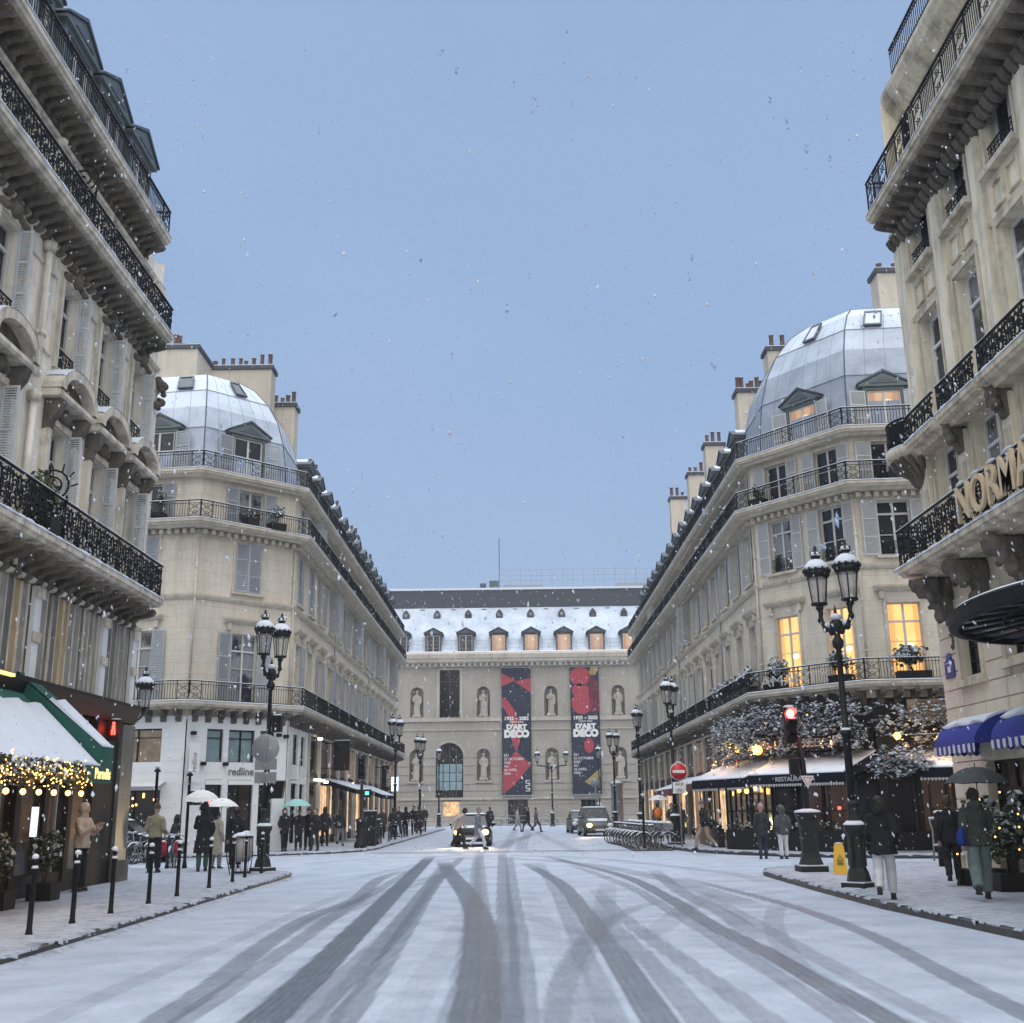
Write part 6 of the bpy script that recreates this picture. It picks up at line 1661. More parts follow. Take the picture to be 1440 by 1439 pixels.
# --- right block: restaurant terrace round the corner
shop_row(RB, RS, .2, RSl - 9.0, 12, rnd=rnd, lit=.5)
def terrace():
    b = MB()
    for T, x0, x1 in ((RS, RSl - 8.8, RSl), (RC_, 0, RCl), (RT, 0, RTl)):
        b.T = T; b.box(x0, .0, .1, x1, .2, 5.5, 'shop_dark'); b.box(x0, -.18, 3.55, x1, -.001, 4.35, 'shop_dark')
        n = max(2, round((x1 - x0) / 1.2))
        for k in range(n + 1): x = x0 + (x1 - x0) * k / n; b.box(max(x0, x - .06), -.08, .12, min(x1, x + .06), -.001, 3.54, 'shop_brown')
        b.box(x0, -.09, .12, x1, -.002, .75, 'shop_dark')
    b.T = None; sh = build_local(b, 'shopfront', RB)
    for T, x0, x1 in ((RS, RSl - 8.6, RSl - .2), (RC_, .1, RCl - .1), (RT, .2, 8.5)):
        n = max(2, round((x1 - x0) / 1.2))
        for k in range(n):
            a, c = x0 + (x1 - x0) * k / n + .08, x0 + (x1 - x0) * (k + 1) / n - .08
            g = MB(T); g.quad((a, -.03, .8), (c, -.03, .8), (c, -.03, 3.5), (a, -.03, 3.5), 'lit_dim' if (k * 7 + int(x0)) % 3 else 'shop_glass'); build_local(g, 'shop_window', sh)
    g = MB(RT); g.quad((1.6, -.19, 4.75), (3.6, -.19, 4.75), (3.6, -.19, 5.35), (1.6, -.19, 5.35), 'lit_dim'); g.quad((1.2, -.19, 4.6), (3.5, -.19, 4.6), (3.5, -.19, 5.4), (1.2, -.19, 5.4), 'glass_amber'); build_local(g, 'lit_window', sh)
    g = MB(RC_); g.box(.5, -1.02, 3.72, 4.0, -.95, 4.20, 'shop_dark'); o = build_local(g, 'name_board', sh)
    text_obj('LA ROUSSEL', .42, .012, 'letter_white', 'lettering', o, RC_ @ TR(2.25, -1.035, 3.82), .004, 1.0)
    # low glazed screens with dark planters along the pavement edge of the terrace
    for T, x0, x1, out, lab in ((RC_, -.6, 5.4, 1.95, 'dark terrace screen under the restaurant awning at the corner'), (RT, 1.2, 9.5, 1.85, 'dark terrace screen behind the yellow floor sign'), (RS, RSl - 5.6, RSl - .8, 1.9, 'dark terrace screen beside the walking man on the right')):
        p = MB(); p.box(x0, -out - .2, .13, x1, -out + .05, .85, 'shop_dark'); n = max(2, round((x1 - x0) / 1.1))
        for k in range(n + 1): x = x0 + (x1 - x0) * k / n; p.box(x - .03, -out - .1, .851, x + .03, -out - .04, 2.5, 'iron')
        p.box(x0, -out - .1, 1.5, x1, -out - .04, 1.55, 'iron')
        o = solo(p, 'terrace_screen', lab, 'terrace screen', T, 'terrace screens of the restaurant')
        f = MB(); r2 = random.Random(int(x0 * 10) + 5)
        for k in range(int((x1 - x0) / .35)): foliage(f, (x0 + .2 + .35 * k, -out - .08, .98 + r2.uniform(-.05, .1)), (.22, .16, .18), 26, .10, ['leaf', 'leaf', 'leaf_snow'], r2, .18)
        f.build('planting', o, T)
terrace()
awning('terrace_awning', 'navy awning with snow and silver lettering over the restaurant corner', RC_, .75, 5.0, 3.62, 2.82, 2.15, 'navy_cloth', .34, 'restaurant awnings', .96, fringe='letter_silver', text='RESTAURANT &', tsize=.22)
awning('terrace_awning', 'long navy awning with snow behind the tall right lamp', RT, .9, 8.5, 3.60, 2.92, 1.95, 'navy_cloth', .34, 'restaurant awnings', .96, fringe='letter_silver', text='COCKTAILS & SPIRITUEUX', tsize=.22)
awning('terrace_awning', 'snowy navy awning on the street side of the restaurant', FT(9.3, 48.8, -74.8), 0, 4.9, 3.55, 2.75, 2.0, 'navy_cloth', .34, 'restaurant awnings', .96, fringe='letter_silver')
for k, (a, c, z1, z0, lab) in enumerate(((RSl - 11.5, RSl - 6.6, 3.5, 2.75, 'dark red awning next to the navy restaurant awning'), (RSl - 18, RSl - 12, 3.4, 2.6, 'dark red awning behind the no entry sign'), (RSl - 24, RSl - 18.6, 3.2, 2.6, 'farthest dark red awning past the orange backpack'))):
    awning('shop_awning', lab, RS, a, c, z1, z0, 1.8 if k != 1 else 2.1, 'red_cloth', .35, 'red awnings on the right', .7)

def fir(label, T, x0, x1, y, z0, z1, n, seed, group='snowy fir boughs over the restaurant'):
    r = random.Random(seed); b = MB(); o = thing('fir_garland', label, 'fir garland', T @ TR((x0 + x1) / 2, y, z0), group)
    for i in range(int(n * 1.55)):
        x = r.uniform(x0, x1); z = r.uniform(z0, z1); yy = y + r.uniform(-.75, .2); d = Vector((r.uniform(-1, 1), r.uniform(-.9, .1), r.uniform(-.5, .45))).normalized(); L = r.uniform(.35, .65)
        p = Vector((x, yy, z)); b.tube([p, p + d * L * .5, p + d * L - Vector((0, 0, .06))], [.012, .009, .004], 'hair_brown', 4)
        for k in range(9):
            q = p + d * L * (k + .5) / 9 + Vector((r.gauss(0, .02), r.gauss(0, .02), r.gauss(0, .02)))
            for s in (-1, 1):
                e = d.cross(Vector((0, 0, 1)) if abs(d.z) < .9 else Vector((1, 0, 0))).normalized() * s; t = (e + d * .7 + Vector((0, 0, r.uniform(-.3, .1)))).normalized() * r.uniform(.10, .19); w = d * .022
                m = 'leaf_snow' if r.random() < .42 else 'leaf'
                b.add([q - w, q + w, q + t + w * .3, q + t - w * .3], [(0, 1, 2, 3)], m)
        for k in range(3):
            q = p + d * L * r.uniform(.15, 1); s_ = r.uniform(.02, .055); b.ball((q.x, q.y, q.z + .02), (s_ * r.uniform(.9, 1.6), s_, s_ * .7), 'snow', 5, m=3)
    build_local_T(b, 'boughs', o, T); return o
def build_local_T(b, name, o, T):
    b.v = [tuple(T @ Vector(p)) for p in b.v]; return build_local(b, name, o)
fir('dense snowy fir boughs round the red traffic light above the restaurant corner', RC_, -.2, 5.0, -.55, 3.7, 5.35, 330, 1)
fir('snowy fir boughs behind the tall right lamp above the long awning', RT, .2, 9, -.45, 3.75, 5.2, 330, 2)
fir('snowy fir boughs thinning out along the street side of the restaurant', RS, RSl - 5.5, RSl, -.5, 3.6, 5.3, 220, 3)
fir('snow laden fir spray hanging low over the awning gap', RT, -.4, 1.2, -1.6, 2.75, 3.5, 70, 4)
def lampball(label, W, r, mat, power, name='lantern_lamp', grp='warm lamps of the restaurant'):
    b = MB(); b.ball((0, 0, 0), r, mat, 10); b.lathe([(.02, r), (.05, r + .02), (.01, r + .08)], 'iron', n=8); o = solo(b, name, label, 'lamp', W, grp)
    if power:
        l = bpy.data.lights.new('lamp', 'POINT'); l.energy = power; l.color = (1, .58, .22); l.shadow_soft_size = .12; q = bpy.data.objects.new('lamp_light', l); COL.objects.link(q); q.parent = o; q.location = (0, -.25, -.05)
M['amber'] = emis('amber_lamp', (1.0, .58, .10), 3.2)
lampball('round yellow lamp at the left end of the restaurant corner awning', RC_ @ TR(.45, -1.25, 3.80), .19, 'amber', 20)
lampball('yellow lamp among snowy twigs above the street side awning', RS @ TR(RSl - 2.0, -.9, 4.0), .14, 'amber', 8)
lampball('orange heater lamp half hidden by the tall right lamp post', RT @ TR(.5, -1.15, 4.05), .13, 'amber', 16)
lampball('orange lamp glowing on the long snowy awning', RT @ TR(2.0, -.9, 3.95), .10, 'amber', 10)
lampball('small bulb over the dark terrace on the right', RT @ TR(3.0, -1.2, 2.45), .07, 'bulb', 5)
lampball('low amber table lamp inside the right terrace', RT @ TR(3.2, -.6, 1.75), .09, 'amber', 4)
lampball('yellow window lamp under the street side awning', RS @ TR(RSl - 2.6, -.5, 2.3), .10, 'amber', 5)
lampball('second yellow window lamp under the street side awning, farther in', RS @ TR(RSl - 4.2, -.5, 2.35), .09, 'amber', 5)
lampball('warm lamp under the red awnings behind the no entry sign', RS @ TR(RSl - 9.5, -1.2, 2.55), .10, 'bulb', 10)
lampball('warm lamp deep under the farthest red awning', RS @ TR(RSl - 16, -1.1, 2.4), .10, 'bulb', 10)
lampball('red neon glow between the couple and the traffic light foot', RC_ @ TR(3.4, -.4, 1.6), .065, 'red_lamp', 2, 'neon_lamp')

# lettering on the balcony railings
o = thing('balcony_lettering', 'thin silver letters fixed to the restaurant balcony railing', 'shop sign', RC_ @ TR(2.2, -.74, 6.3)); text_obj('AMANTY', .60, .008, 'letter_silver', 'letters', o, RC_ @ TR(2.05, -.74, 6.22), -.004, 1.35)
o = thing('hotel_lettering', 'large cream capital letters on the hotel balcony railing', 'hotel sign', TH @ TR(-19, -1.0, 7.1)); text_obj('NORMANDY', 1.08, .035, 'letter_cream', 'letters', o, TH @ TR(-21.7, -1.02, 7.18), .004, .86, 'LEFT')
b = MB()
for k in range(8): b.ball((-21.4 + k * .74, -1.02, 7.96), (.22, .045, .035), 'snow', 8, m=4)
b.build('snow_cap', o, TH)
b = MB(); b.box(-.26, -.03, 0, .26, -.002, .40, 'blue_sign'); b.lathe([(.16, -.012), (.16, .012)], 'blue_sign', n=16, T=TR(0, -.016, .42) @ RX(90)); b.box(-.09, -.034, .13, .09, -.031, .27, 'sign_white'); b.box(-.2, -.034, .335, .2, -.0305, .35, 'sign_white'); solo(b, 'street_plate', 'small blue enamel plate on the corner of the hotel', 'street plate', TH @ TR(-25.45, -.05, 4.5))

# --- shrubs on the balconies
def shrub(label, W, r, n, size, pale=False, snow=.45, box=True, seed=1, group='shrubs on the balconies', name='balcony_shrub'):
    q = random.Random(seed); o = thing(name, label, 'shrub', W, group); b = MB()
    mats = ['leaf_pale', 'leaf_pale', 'leaf', 'leaf_snow'] if pale else ['leaf', 'leaf_pale', 'leaf', 'leaf_snow']
    for k in range(7): foliage(b, (q.uniform(-.5, .5) * r[0], q.uniform(-.4, .4) * r[1], .35 + r[2] + q.uniform(-.35, .4) * r[2]), (r[0] * .62, r[1] * .62, r[2] * .6), n // 7, size, mats, q, snow)
    for k in range(5): b.tube([(0, 0, .25), (q.uniform(-.5, .5) * r[0], q.uniform(-.5, .5) * r[1], .35 + r[2])], [.02, .008], 'hair_brown', 5)
    b.build('foliage', o, W)
    if box: p = MB(); p.prism([(-.22, 0), (.22, 0), (.26, .32), (-.26, .32)], -r[0] * .8, r[0] * .8, 'shop_dark', 'x'); p.build('planter', o, W)
    return o
shrub('snowy round shrub at the left end of the lit restaurant balcony', RC_ @ TR(.9, -.40, 6.08), (.55, .4, .50), 420, .13, seed=2)
shrub('snowy shrub on the lit balcony behind the tall right lamp', RC_ @ TR(4.0, -.40, 6.08), (.55, .4, .48), 420, .13, seed=3)
shrub('big snowy shrub under the lit window beside the hotel', RT @ TR(1.5, -.40, 6.08), (.75, .4, .55), 520, .14, seed=4)
for k in range(7): shrub(['first snowy bush of the row on the street side balcony, by the corner', 'second snowy bush from the corner on the street side balcony', 'third snowy bush from the corner on the street side balcony', 'fourth snowy bush from the corner on the street side balcony', 'fifth snowy bush from the corner on the street side balcony', 'sixth snowy bush from the corner on the street side balcony', 'last snowy bush of the row on the street side balcony'][k], RS @ TR(RSl - .7 - 1.25 * k, -.48, 6.08), (.6, .34, .42), 300, .13, snow=.6, seed=10 + k)
shrub('bare snowy shrub on the third floor balcony close to the hotel', RT @ TR(1.9, -.45, 13.64), (.8, .35, .55), 300, .12, snow=.5, seed=21)
shrub('dark plant in front of the third floor window of the right corner', RC_ @ TR(.7, -.45, 13.64), (.4, .3, .35), 200, .11, snow=.4, seed=22)
for k in range(6): shrub('snowy plants spilling along the upper right balcony toward the museum', RS @ TR(RSl - 2.5 - 2.2 * k, -.5, 13.64), (.8, .3, .40), 220, .14, snow=.6, seed=30 + k, group='plants on the upper right balcony')
shrub('round snowy bush on the third floor balcony of the left corner', LC @ TR(3.35, -.62, 13.64), (.45, .32, .42), 300, .11, snow=.4, seed=41)
shrub('small dark tree on the left end of the third floor balcony', LT @ TR(LTl - 1.6, -.40, 13.64), (.28, .25, .55), 240, .10, snow=.3, seed=42)
shrub('small trailing pot plant on the left corner railing', LC @ TR(2.1, -.55, 13.64), (.35, .25, .15), 120, .09, snow=.4, seed=43)
shrub('pale leafy bush on the ornate balcony of the near left house', at(-9.55, 21.35, 7.12), (.42, .5, .55), 620, .11, pale=True, snow=.05, seed=44)
for k in range(3): shrub(['clipped dark shrub in a tub at the hotel wall, nearest the umbrella couple', 'second clipped dark shrub along the hotel wall', 'third clipped shrub along the hotel wall, at the picture edge'][k], at(9.35, [23.5, 21.9, 20.3][k], .13), (.5, .6, .75), 800, .12, snow=.16, seed=50 + k, group='shrubs along the hotel wall', name='tub_shrub')
f = MB(); q = random.Random(8)
for k in range(26): f.ball((q.uniform(-.4, .4), q.uniform(-2.2, 2.2), q.uniform(.5, 1.8)), .018, 'bulb_small', 5, m=4)
solo(f, 'fairy_lights', 'few warm fairy lights in the shrubs at the hotel wall', 'fairy lights', at(9.05, 21.8, .13))['kind'] = 'stuff'

# --- the green awning with its lit garland
TL = FT(-10, 0, 90)
awning('cafe_awning', 'green awning thick with snow and a lit garland on its front', TL, 8, 21.95, 4.2, 2.62, 1.85, 'green_cloth', .10, 'green awnings of the near left shop', .74)
awning('cafe_awning', 'narrow green awning with a dark side panel next to the lit one', TL, 22.0, 22.6, 4.5, 3.0, 1.85, 'green_cloth', .42, 'green awnings of the near left shop', .62)
ga = thing('lit_garland', 'leafy garland full of fairy lights along the green awning', 'garland', TL @ TR(18, -1.95, 2.45)); f = MB(TL); q = random.Random(2)
x = 9.0
while x < 20.8: foliage(f, (x, -1.95 + q.uniform(-.05, .05), 2.42 + q.uniform(-.06, .08)), (.22, .14, .20), 42, .085, ['leaf_pale', 'leaf', 'hair_brown', 'leaf_snow'], q, .22); x += .16
build_local(f, 'leaves', ga); f = MB(TL)
for k in range(520): f.ball((q.uniform(13, 20.9), -1.95 + q.uniform(-.20, .10), 2.42 + q.gauss(0, .12)), q.uniform(.009, .017), 'bulb_small', 4, m=3)
build_local(f, 'fairy_lights', ga)['kind'] = 'stuff'
ls = thing('bulb_string', 'string of round warm bulbs hanging below the lit garland', 'light string', TL @ TR(18, -1.9, 2.1)); f = MB(TL); f.tube([(x_, -1.9, 2.2) for x_ in range(9, 22)], .008, 'iron', 4); build_local(f, 'cable', ls)
for k in range(13):
    x = 21.0 - k * .62; f = MB(TL); f.ball((x, -1.9, 2.10), .050, 'bulb', 8); f.tube([(x, -1.9, 2.2), (x, -1.9, 2.14)], .02, 'iron', 5); build_local(f, 'bulb', ls)
    if k % 2 == 0:
        l = bpy.data.lights.new('bulb', 'POINT'); l.energy = 7; l.color = (1, .5, .15); l.shadow_soft_size = .05; o = bpy.data.objects.new('bulb_light', l); COL.objects.link(o); o.parent = ls; o.matrix_basis = WORLD[ls.name].inverted() @ (TL @ TR(x, -1.9, 2.02))
f = MB(TL); f.box(20.85, -2.10, 2.3, 21.95, -1.86, 2.6, 'green_cloth'); o = solo(f, 'awning_board', 'green board with gold lettering at the end of the garland', 'shop sign'); text_obj('Paradis', .28, .006, 'gold', 'lettering', o, TL @ TR(21.44, -2.112, 2.37), .004)
pl = [(-9.25, 22.5), (-9.2, 20.4)]
for k, (x, y) in enumerate(pl): shrub(['bushy potted plant with snow by the cafe front, nearest the menu box', 'second potted plant with snow at the cafe front, nearer the picture edge'][k], at(x, y, .13), (.30, .30, .52), 460, .09, pale=False, snow=.25, seed=60 + k, group='potted plants at the cafe', name='potted_plant')

# --- hotel canopy and blue awnings
def canopy():
    cy, a, b_ = 17.3, 2.75, 3.6; z = 4.62
    o = thing('glass_canopy', 'dark oval glass canopy over the hotel door', 'canopy', at(10, cy, z)); n = 28
    P = [(9.96 - a * math.sin(math.pi * k / n), cy + b_ * math.cos(math.pi * k / n)) for k in range(n + 1)]
    r = MB(); vs = [];
    for x, y in P:
        dx, dy = (x - 9.96) / a, (y - cy) / b_; l = math.hypot(dx, dy) or 1
        for off, zz in ((0, -.02), (.06, 0), (.06, .20), (0, .24), (-.10, .24), (-.10, -.02)): vs.append((x + dx / l * off, y + dy / l * off, z + zz))
    r.add(vs, [(6 * i + k, 6 * i + (k + 1) % 6, 6 * i + 6 + (k + 1) % 6, 6 * i + 6 + k) for i in range(n) for k in range(6)], 'iron'); build_local(r, 'rim', o)
    g = MB(); g.add([(9.96, cy, z + .35)] + [(x, y, z + .08) for x, y in P], [(0, k + 1, k + 2) for k in range(n)], 'canopy_glass'); build_local(g, 'glass', o)
    g = MB()
    for k in range(2, n - 1, 2): g.tube([(9.96, cy, z + .26), (P[k][0], P[k][1], z + .02)], .035, 'iron', 5)
    for q in (.45, .72): g.tube([(9.96 + (x - 9.96) * q, cy + (y - cy) * q, z + .24 * (1 - q) + .02) for x, y in P], .02, 'iron', 5)
    build_local(g, 'ribs', o)
    s = MB(); s.add([(9.96, cy, z + .42)] + [(9.96 + (x - 9.96) * .99, cy + (y - cy) * .99, z + .27) for x, y in P] + [(x, y, z + .245) for x, y in P], [(0, k + 1, k + 2) for k in range(n)] + [(k + 1, n + 2 + k, n + 3 + k, k + 2) for k in range(n)], 'snow', True); build_local(s, 'snow_cover', o)
    r = MB(); 
    for y in (15.3, 19.3): r.tube([(9.95, y, 6.0), (8.2, (y + cy) / 2 + (y - cy) * .2, z + .24)], .025, 'iron', 6)
    build_local(r, 'tie_rod', o)
M['canopy_glass'] = flat('grey_canopy_glass', (.22, .25, .26), .2, 0, .4, 3)
canopy()
def hood(label, x0, x1):
    o = thing('barrel_awning', label, 'awning', TH @ TR((x0 + x1) / 2, 0, 2.7), 'blue awnings of the hotel'); b = MB(TH); n = 9; R_, H_ = 1.0, .62
    pr = [(-.02 - R_ * math.sin(math.pi / 2 * k / n), 2.88 + H_ * math.cos(math.pi / 2 * k / n)) for k in range(n + 1)]
    vs = [(x, y, z) for y, z in pr for x in (x0, x1)]; b.add(vs, [(2 * k, 2 * k + 1, 2 * k + 3, 2 * k + 2) for k in range(n)], 'blue_cloth', True)
    for x in (x0, x1): b.add([(x, -.02, 2.88)] + [(x, y, z) for y, z in pr], [tuple(range(n + 2))], 'blue_cloth')
    build_local(b, 'cloth', o)
    s = MB(TH); pr2 = [(-.02 - (R_ + .04) * math.sin(math.pi / 2 * k / n), 2.88 + (H_ + .05) * math.cos(math.pi / 2 * k / n)) for k in range(6)]
    m = 8; vs = []
    for j, (y, z) in enumerate(pr2): 
        for i in range(m + 1): vs.append((x0 + .03 + (x1 - x0 - .06) * i / m, y - (.03 * math.sin(i * 2.1) if j == 5 else 0), z - (.05 * math.sin(i * 1.7) if j == 5 else 0)))
    vs += [(x0 + .03 + (x1 - x0 - .06) * i / m, pr2[5][0] + .06, pr2[5][1] - .05) for i in range(m + 1)]
    s.add(vs, [(j * (m + 1) + i, j * (m + 1) + i + 1, (j + 1) * (m + 1) + i + 1, (j + 1) * (m + 1) + i) for j in range(6) for i in range(m)], 'snow', True)
    for e in (0, m): s.add([vs[j * (m + 1) + e] for j in range(6)] + [(vs[e][0], -.02, 3.45)], [tuple(range(7))], 'snow')
    build_local(s, 'snow_cover', o)
    f = MB(TH); k = 0; x = x0
    while x < x1 - .02:
        w = min(.13, x1 - x); f.prism([(x, 2.88), (x + w, 2.88), (x + w, 2.74), (x + w / 2, 2.70), (x, 2.74)], -1.03, -1.02, ('white_cloth', 'blue_cloth')[k % 2], 'y'); x += .13; k += 1
    y = -.98
    while y < -.05: f.prism([(y, 2.88), (y + .13, 2.88), (y + .13, 2.74), (y + .065, 2.70), (y, 2.74)], x0 - .008, x0, ('white_cloth', 'blue_cloth')[k % 2], 'x'); y += .13; k += 1
    build_local(f, 'fringe', o)
hood('blue barrel awning with snow and white fringe at the hotel corner', -24.35, -22.2); hood('second blue barrel awning, nearer the picture edge', -21.4, -19.2); hood('third blue barrel awning under the hotel canopy, at the picture edge', -14.4, -12.0)

# --- statues in the museum niches and the two banners
def statue_mesh(v):
    b = MB(); k = M['statue']; s = (-1) ** v
    b.box(-.45, -.32, 0, .45, .30, .22, k)
    loft(b, [((0, 0, .2), .34, .26), ((.03 * s, 0, .9), .26, .20), ((.05 * s, 0, 1.5), .27, .20), ((.0, 0, 1.95), .33, .22), ((-.02, 0, 2.2), .22, .17), ((0, 0, 2.32), .10, .10)], k)
    b.ball((0, -.03, 2.50), (.14, .15, .18), k, 10); b.tube([(-.30, 0, 2.1), (-.40, -.12, 1.7), (-.20 + .1 * v, -.26, 1.45 + .15 * v)], [.10, .09, .07], k, 8); b.tube([(.30, 0, 2.1), (.42, -.08, 1.65), (.36, -.2, 1.3 - .1 * v)], [.10, .09, .07], k, 8)
    for q in range(6): b.tube([(-.22 + q * .09, -.16, 1.6), (-.26 + q * .11, -.24, .3)], [.04, .06], k, 6)
    if v == 1: b.tube([(.40, -.2, .25), (.38, -.22, 2.3)], .035, k, 6)
    return fuse(b, 'statue', .035, 1, .02, v)
sm = [statue_mesh(0), statue_mesh(1), statue_mesh(2)]
names = ['far left', 'left', 'middle', 'right', 'outer right', 'end']
pl = {-11.0: 'between the left street corner and the tall dark window', -3.75: 'just left of the red and navy geometric banner', 3.62: 'between the two red banners', 10.95: 'just right of the red berry banner'}
for i, x in enumerate(NX[1:5]):
    for j, z in enumerate((11.36, 4.62)):
        o = put(sm[(i + j * 2) % 3], 'statue', None, TM @ TR(x, .12, z) @ Matrix.Scale(1.08, 4)); tag(o, ('upper' if j == 0 else 'lower') + ' statue in the niche ' + pl[x], 'statue', 'statues in the museum niches')
M['ban'] = flat('navy_banner_cloth', (.020, .024, .045), .8, 0, .2, 1.5); M['banred'] = flat('red_banner_print', (.36, .050, .068), .8, 0, .12, 1.5); M['banred2'] = flat('deep_red_banner_print', (.20, .02, .035), .8, 0, .4, 6); M['banyel'] = flat('yellow_banner_print', (.38, .30, .10), .8, 0, .5, 3)
def banner(label, x0, x1, kind):
    zt, zb = 16.55, 3.0; W_ = x1 - x0; o = thing('museum_banner', label, 'banner', TM @ TR((x0 + x1) / 2, -.3, zb), 'banners on the museum')
    b = MB(TM); b.box(x0, -.30, zb, x1, -.28, zt, 'ban'); build_local(b, 'cloth', o)
    b = MB(TM); b.box(x0 - .1, -.34, zt, x1 + .1, -.26, zt + .08, 'grey_metal'); b.box(x0 - .1, -.34, zb - .09, x1 + .1, -.26, zb - .01, 'grey_metal'); b.box(x0 - .1, -.33, zb - .008, x1 + .1, -.305, zb + .02, 'snow')
    for x in (x0 + .3, x1 - .3): b.box(x - .03, -.27, zt + .0, x + .03, 0, zt + .05, 'grey_metal')
    build_local(b, 'banner_pole', o)
    P = lambda u, v: (x0 + W_ * u, zt - (zt - zb) * v)
    def poly(pts, mt, y=-.306): b = MB(TM); b.add([(P(u, v)[0], y, P(u, v)[1]) for u, v in pts], [tuple(range(len(pts)))], mt); build_local(b, 'print', o)
    def disc(u, v, ru, rv, mt, y=-.306): poly([(u + ru * math.cos(i * math.pi / 16), v + rv * math.sin(i * math.pi / 16)) for i in range(32)], mt, y)
    if kind == 0:
        poly([(0, .04), (.48, .10), (0, .145)], 'banred'); poly([(1, .08), (1, .20), (.46, .11)], 'banred')
        poly([(.0, .225), (.22, .265), (.42, .33), (.58, .42), (.62, .52), (.60, .60), (.52, .63), (.36, .46), (.22, .38), (.02, .30)], 'banred')
        poly([(.30, .545), (.62, .545), (.56, .61), (.46, .655), (.38, .61)], 'banred', -.307); poly([(.46, .655), (.66, .70), (.98, .765), (.70, .84), (.36, .93), (.02, .985), (.02, .82), (.22, .73)], 'banred')
    else:
        disc(.36, .075, .36, .075, 'banred'); disc(.36, .19, .30, .06, 'banred'); disc(.40, .29, .36, .085, 'banred', -.307); poly([(.72, .0), (1, .0), (.9, .06), (.66, .07)], 'banyel')
        for k in range(9): u = .62 + k * .042; poly([(u, .06 + k * .006), (u + .022, .06 + k * .006), (u + .05, .36), (u + .02, .36)], 'banred2', -.308)
        disc(.60, .62, .17, .058, 'banred'); poly([(.42, .90), (.95, .80), (.95, .86), (.6, .925)], 'banyel')
    def tx(s, u, v, size, sx=1.0, bold=.0, al='CENTER'): x, z = P(u, v); text_obj(s, size, .004, 'letter_white', 'lettering', o, TM @ TR(x, -.315, z), bold, sx, al)
    tx('1925 – 2025', .5, .415, .50, 1.05, .02); tx('CENT ANS', .5, .437, .26, 1.25, .004); tx("D'ART", .5, .487, .72, 1.08, .05); tx('DECO', .5, .548, 1.0, .96, .085)
    for i, s in enumerate(('DU', '22 OCTOBRE', '2025', 'AU', '26 AVRIL', '2026')): tx(s, .06, .70 + i * .028, .36, 1.0, .004, 'LEFT')
    if kind == 0:
        b = MB(TM)
        for i in range(5):
            x, z = P(.78, .885 + i * .020); b.box(x, -.312, z - .05, x + .48, -.307, z + .02, 'letter_white'); 
            if i < 4: b.box(x + (.36 if i % 2 else 0), -.312, z - .20, x + .12 + (.36 if i % 2 else 0), -.307, z - .051, 'letter_white')
        build_local(b, 'emblem', o)
    tx('PARIS', .8, .985, .22, 1.0) if False else None
banner('tall navy banner with red geometric shapes and white lettering', -1.75, 1.42, 0); banner('tall navy banner with red round fruit shapes and white lettering', 5.74, 8.87, 1)

# --- street lamps
street_lamp('double lantern lamp on the left pavement corner with round sign backs', at(-6.97, 31.3, .12, 62), 2)
street_lamp('tall double lantern lamp nearest the camera on the right pavement', at(6.62, 22.7, .12, -48), 2, 5.15)
street_lamp('double lantern lamp right behind the no entry sign', at(6.6, 48.4, .12, 62), 2)
street_lamp('double lantern lamp halfway down the left pavement', at(-7.3, 67, .12, 60), 2)
street_lamp('double lantern lamp far down the left pavement, right of the nearer one', at(-7.4, 85, .12, 60), 2)
street_lamp('double lantern lamp on the right behind the parked bicycles', at(6.66, 62.6, .12, 75), 2)
street_lamp('double lantern lamp beside the grey column far on the right', at(6.9, 82, .12, 40), 2)
street_lamp('single lantern lamp in front of the museum arch', at(-7.6, 108, .0), 1, 6.1)
street_lamp('twin lantern lamp in front of the middle lower statue', at(3.1, 106, .0, 0), 2, 5.35, arm=1.35)
street_lamp('single lantern lamp in front of the berry banner', at(7.5, 106, .0), 1, 6.0)
r = thing('bracket_lamp', 'slim post with one snowy lantern on a curved bracket at the left corner', 'street lamp', at(-12.05, 34.2, .12)); b = MB(); b.lathe([(.14, 0), (.12, .3), (.07, .4), (.055, 4.2), (.09, 4.22), (.05, 4.4)], 'castiron', n=8); b.tube([(0, 0, 4.2), (.15, 0, 4.35), (.35, 0, 4.33), (.5, 0, 4.45), (.55, 0, 4.6)], [.04, .035, .03, .03, .04], 'castiron', 6); b.ball((.12, 0, 4.40), (.16, .06, .05), 'snow', 8, m=4); b.build('lamp_post', r); lantern(r, WORLD[r.name] @ TR(.55, 0, 4.68))

# sign backs, signals and boxes fixed to the left lamp
W = at(-6.97, 31.3, .12); r = thing('road_sign', 'grey backs of a round sign and two plates on the left lamp post', 'road sign', W @ TR(0, 0, 2.4)); b = MB(); b.lathe([(.37, -.012), (.385, 0), (.37, .012)], 'grey_metal', n=24, T=W @ TR(-.03, -.16, 3.30) @ RX(90)); build_local(b, 'round_plate', r)
for z in (2.72, 2.36): b = MB(W); b.box(-.30, -.17, z, .30, -.145, z + .30, 'grey_metal'); build_local(b, 'lower_plate', r)
b = MB(W); b.box(-.05, -.20, 2.3, -.03, -.17, 3.6, 'grey_metal'); b.box(.03, -.20, 2.3, .05, -.17, 3.6, 'grey_metal'); build_local(b, 'bracket', r)
b = MB(W); b.box(.10, -.12, 3.75, .36, .14, 4.2, 'iron'); b.box(.02, -.03, 3.9, .10, .03, 3.95, 'iron'); b.ball((.23, 0, 4.21), (.14, .14, .04), 'snow', 8, m=4); solo(b, 'signal_box', 'black box high on the left lamp post above the round sign', 'signal box', None, 'boxes on the left lamp post')
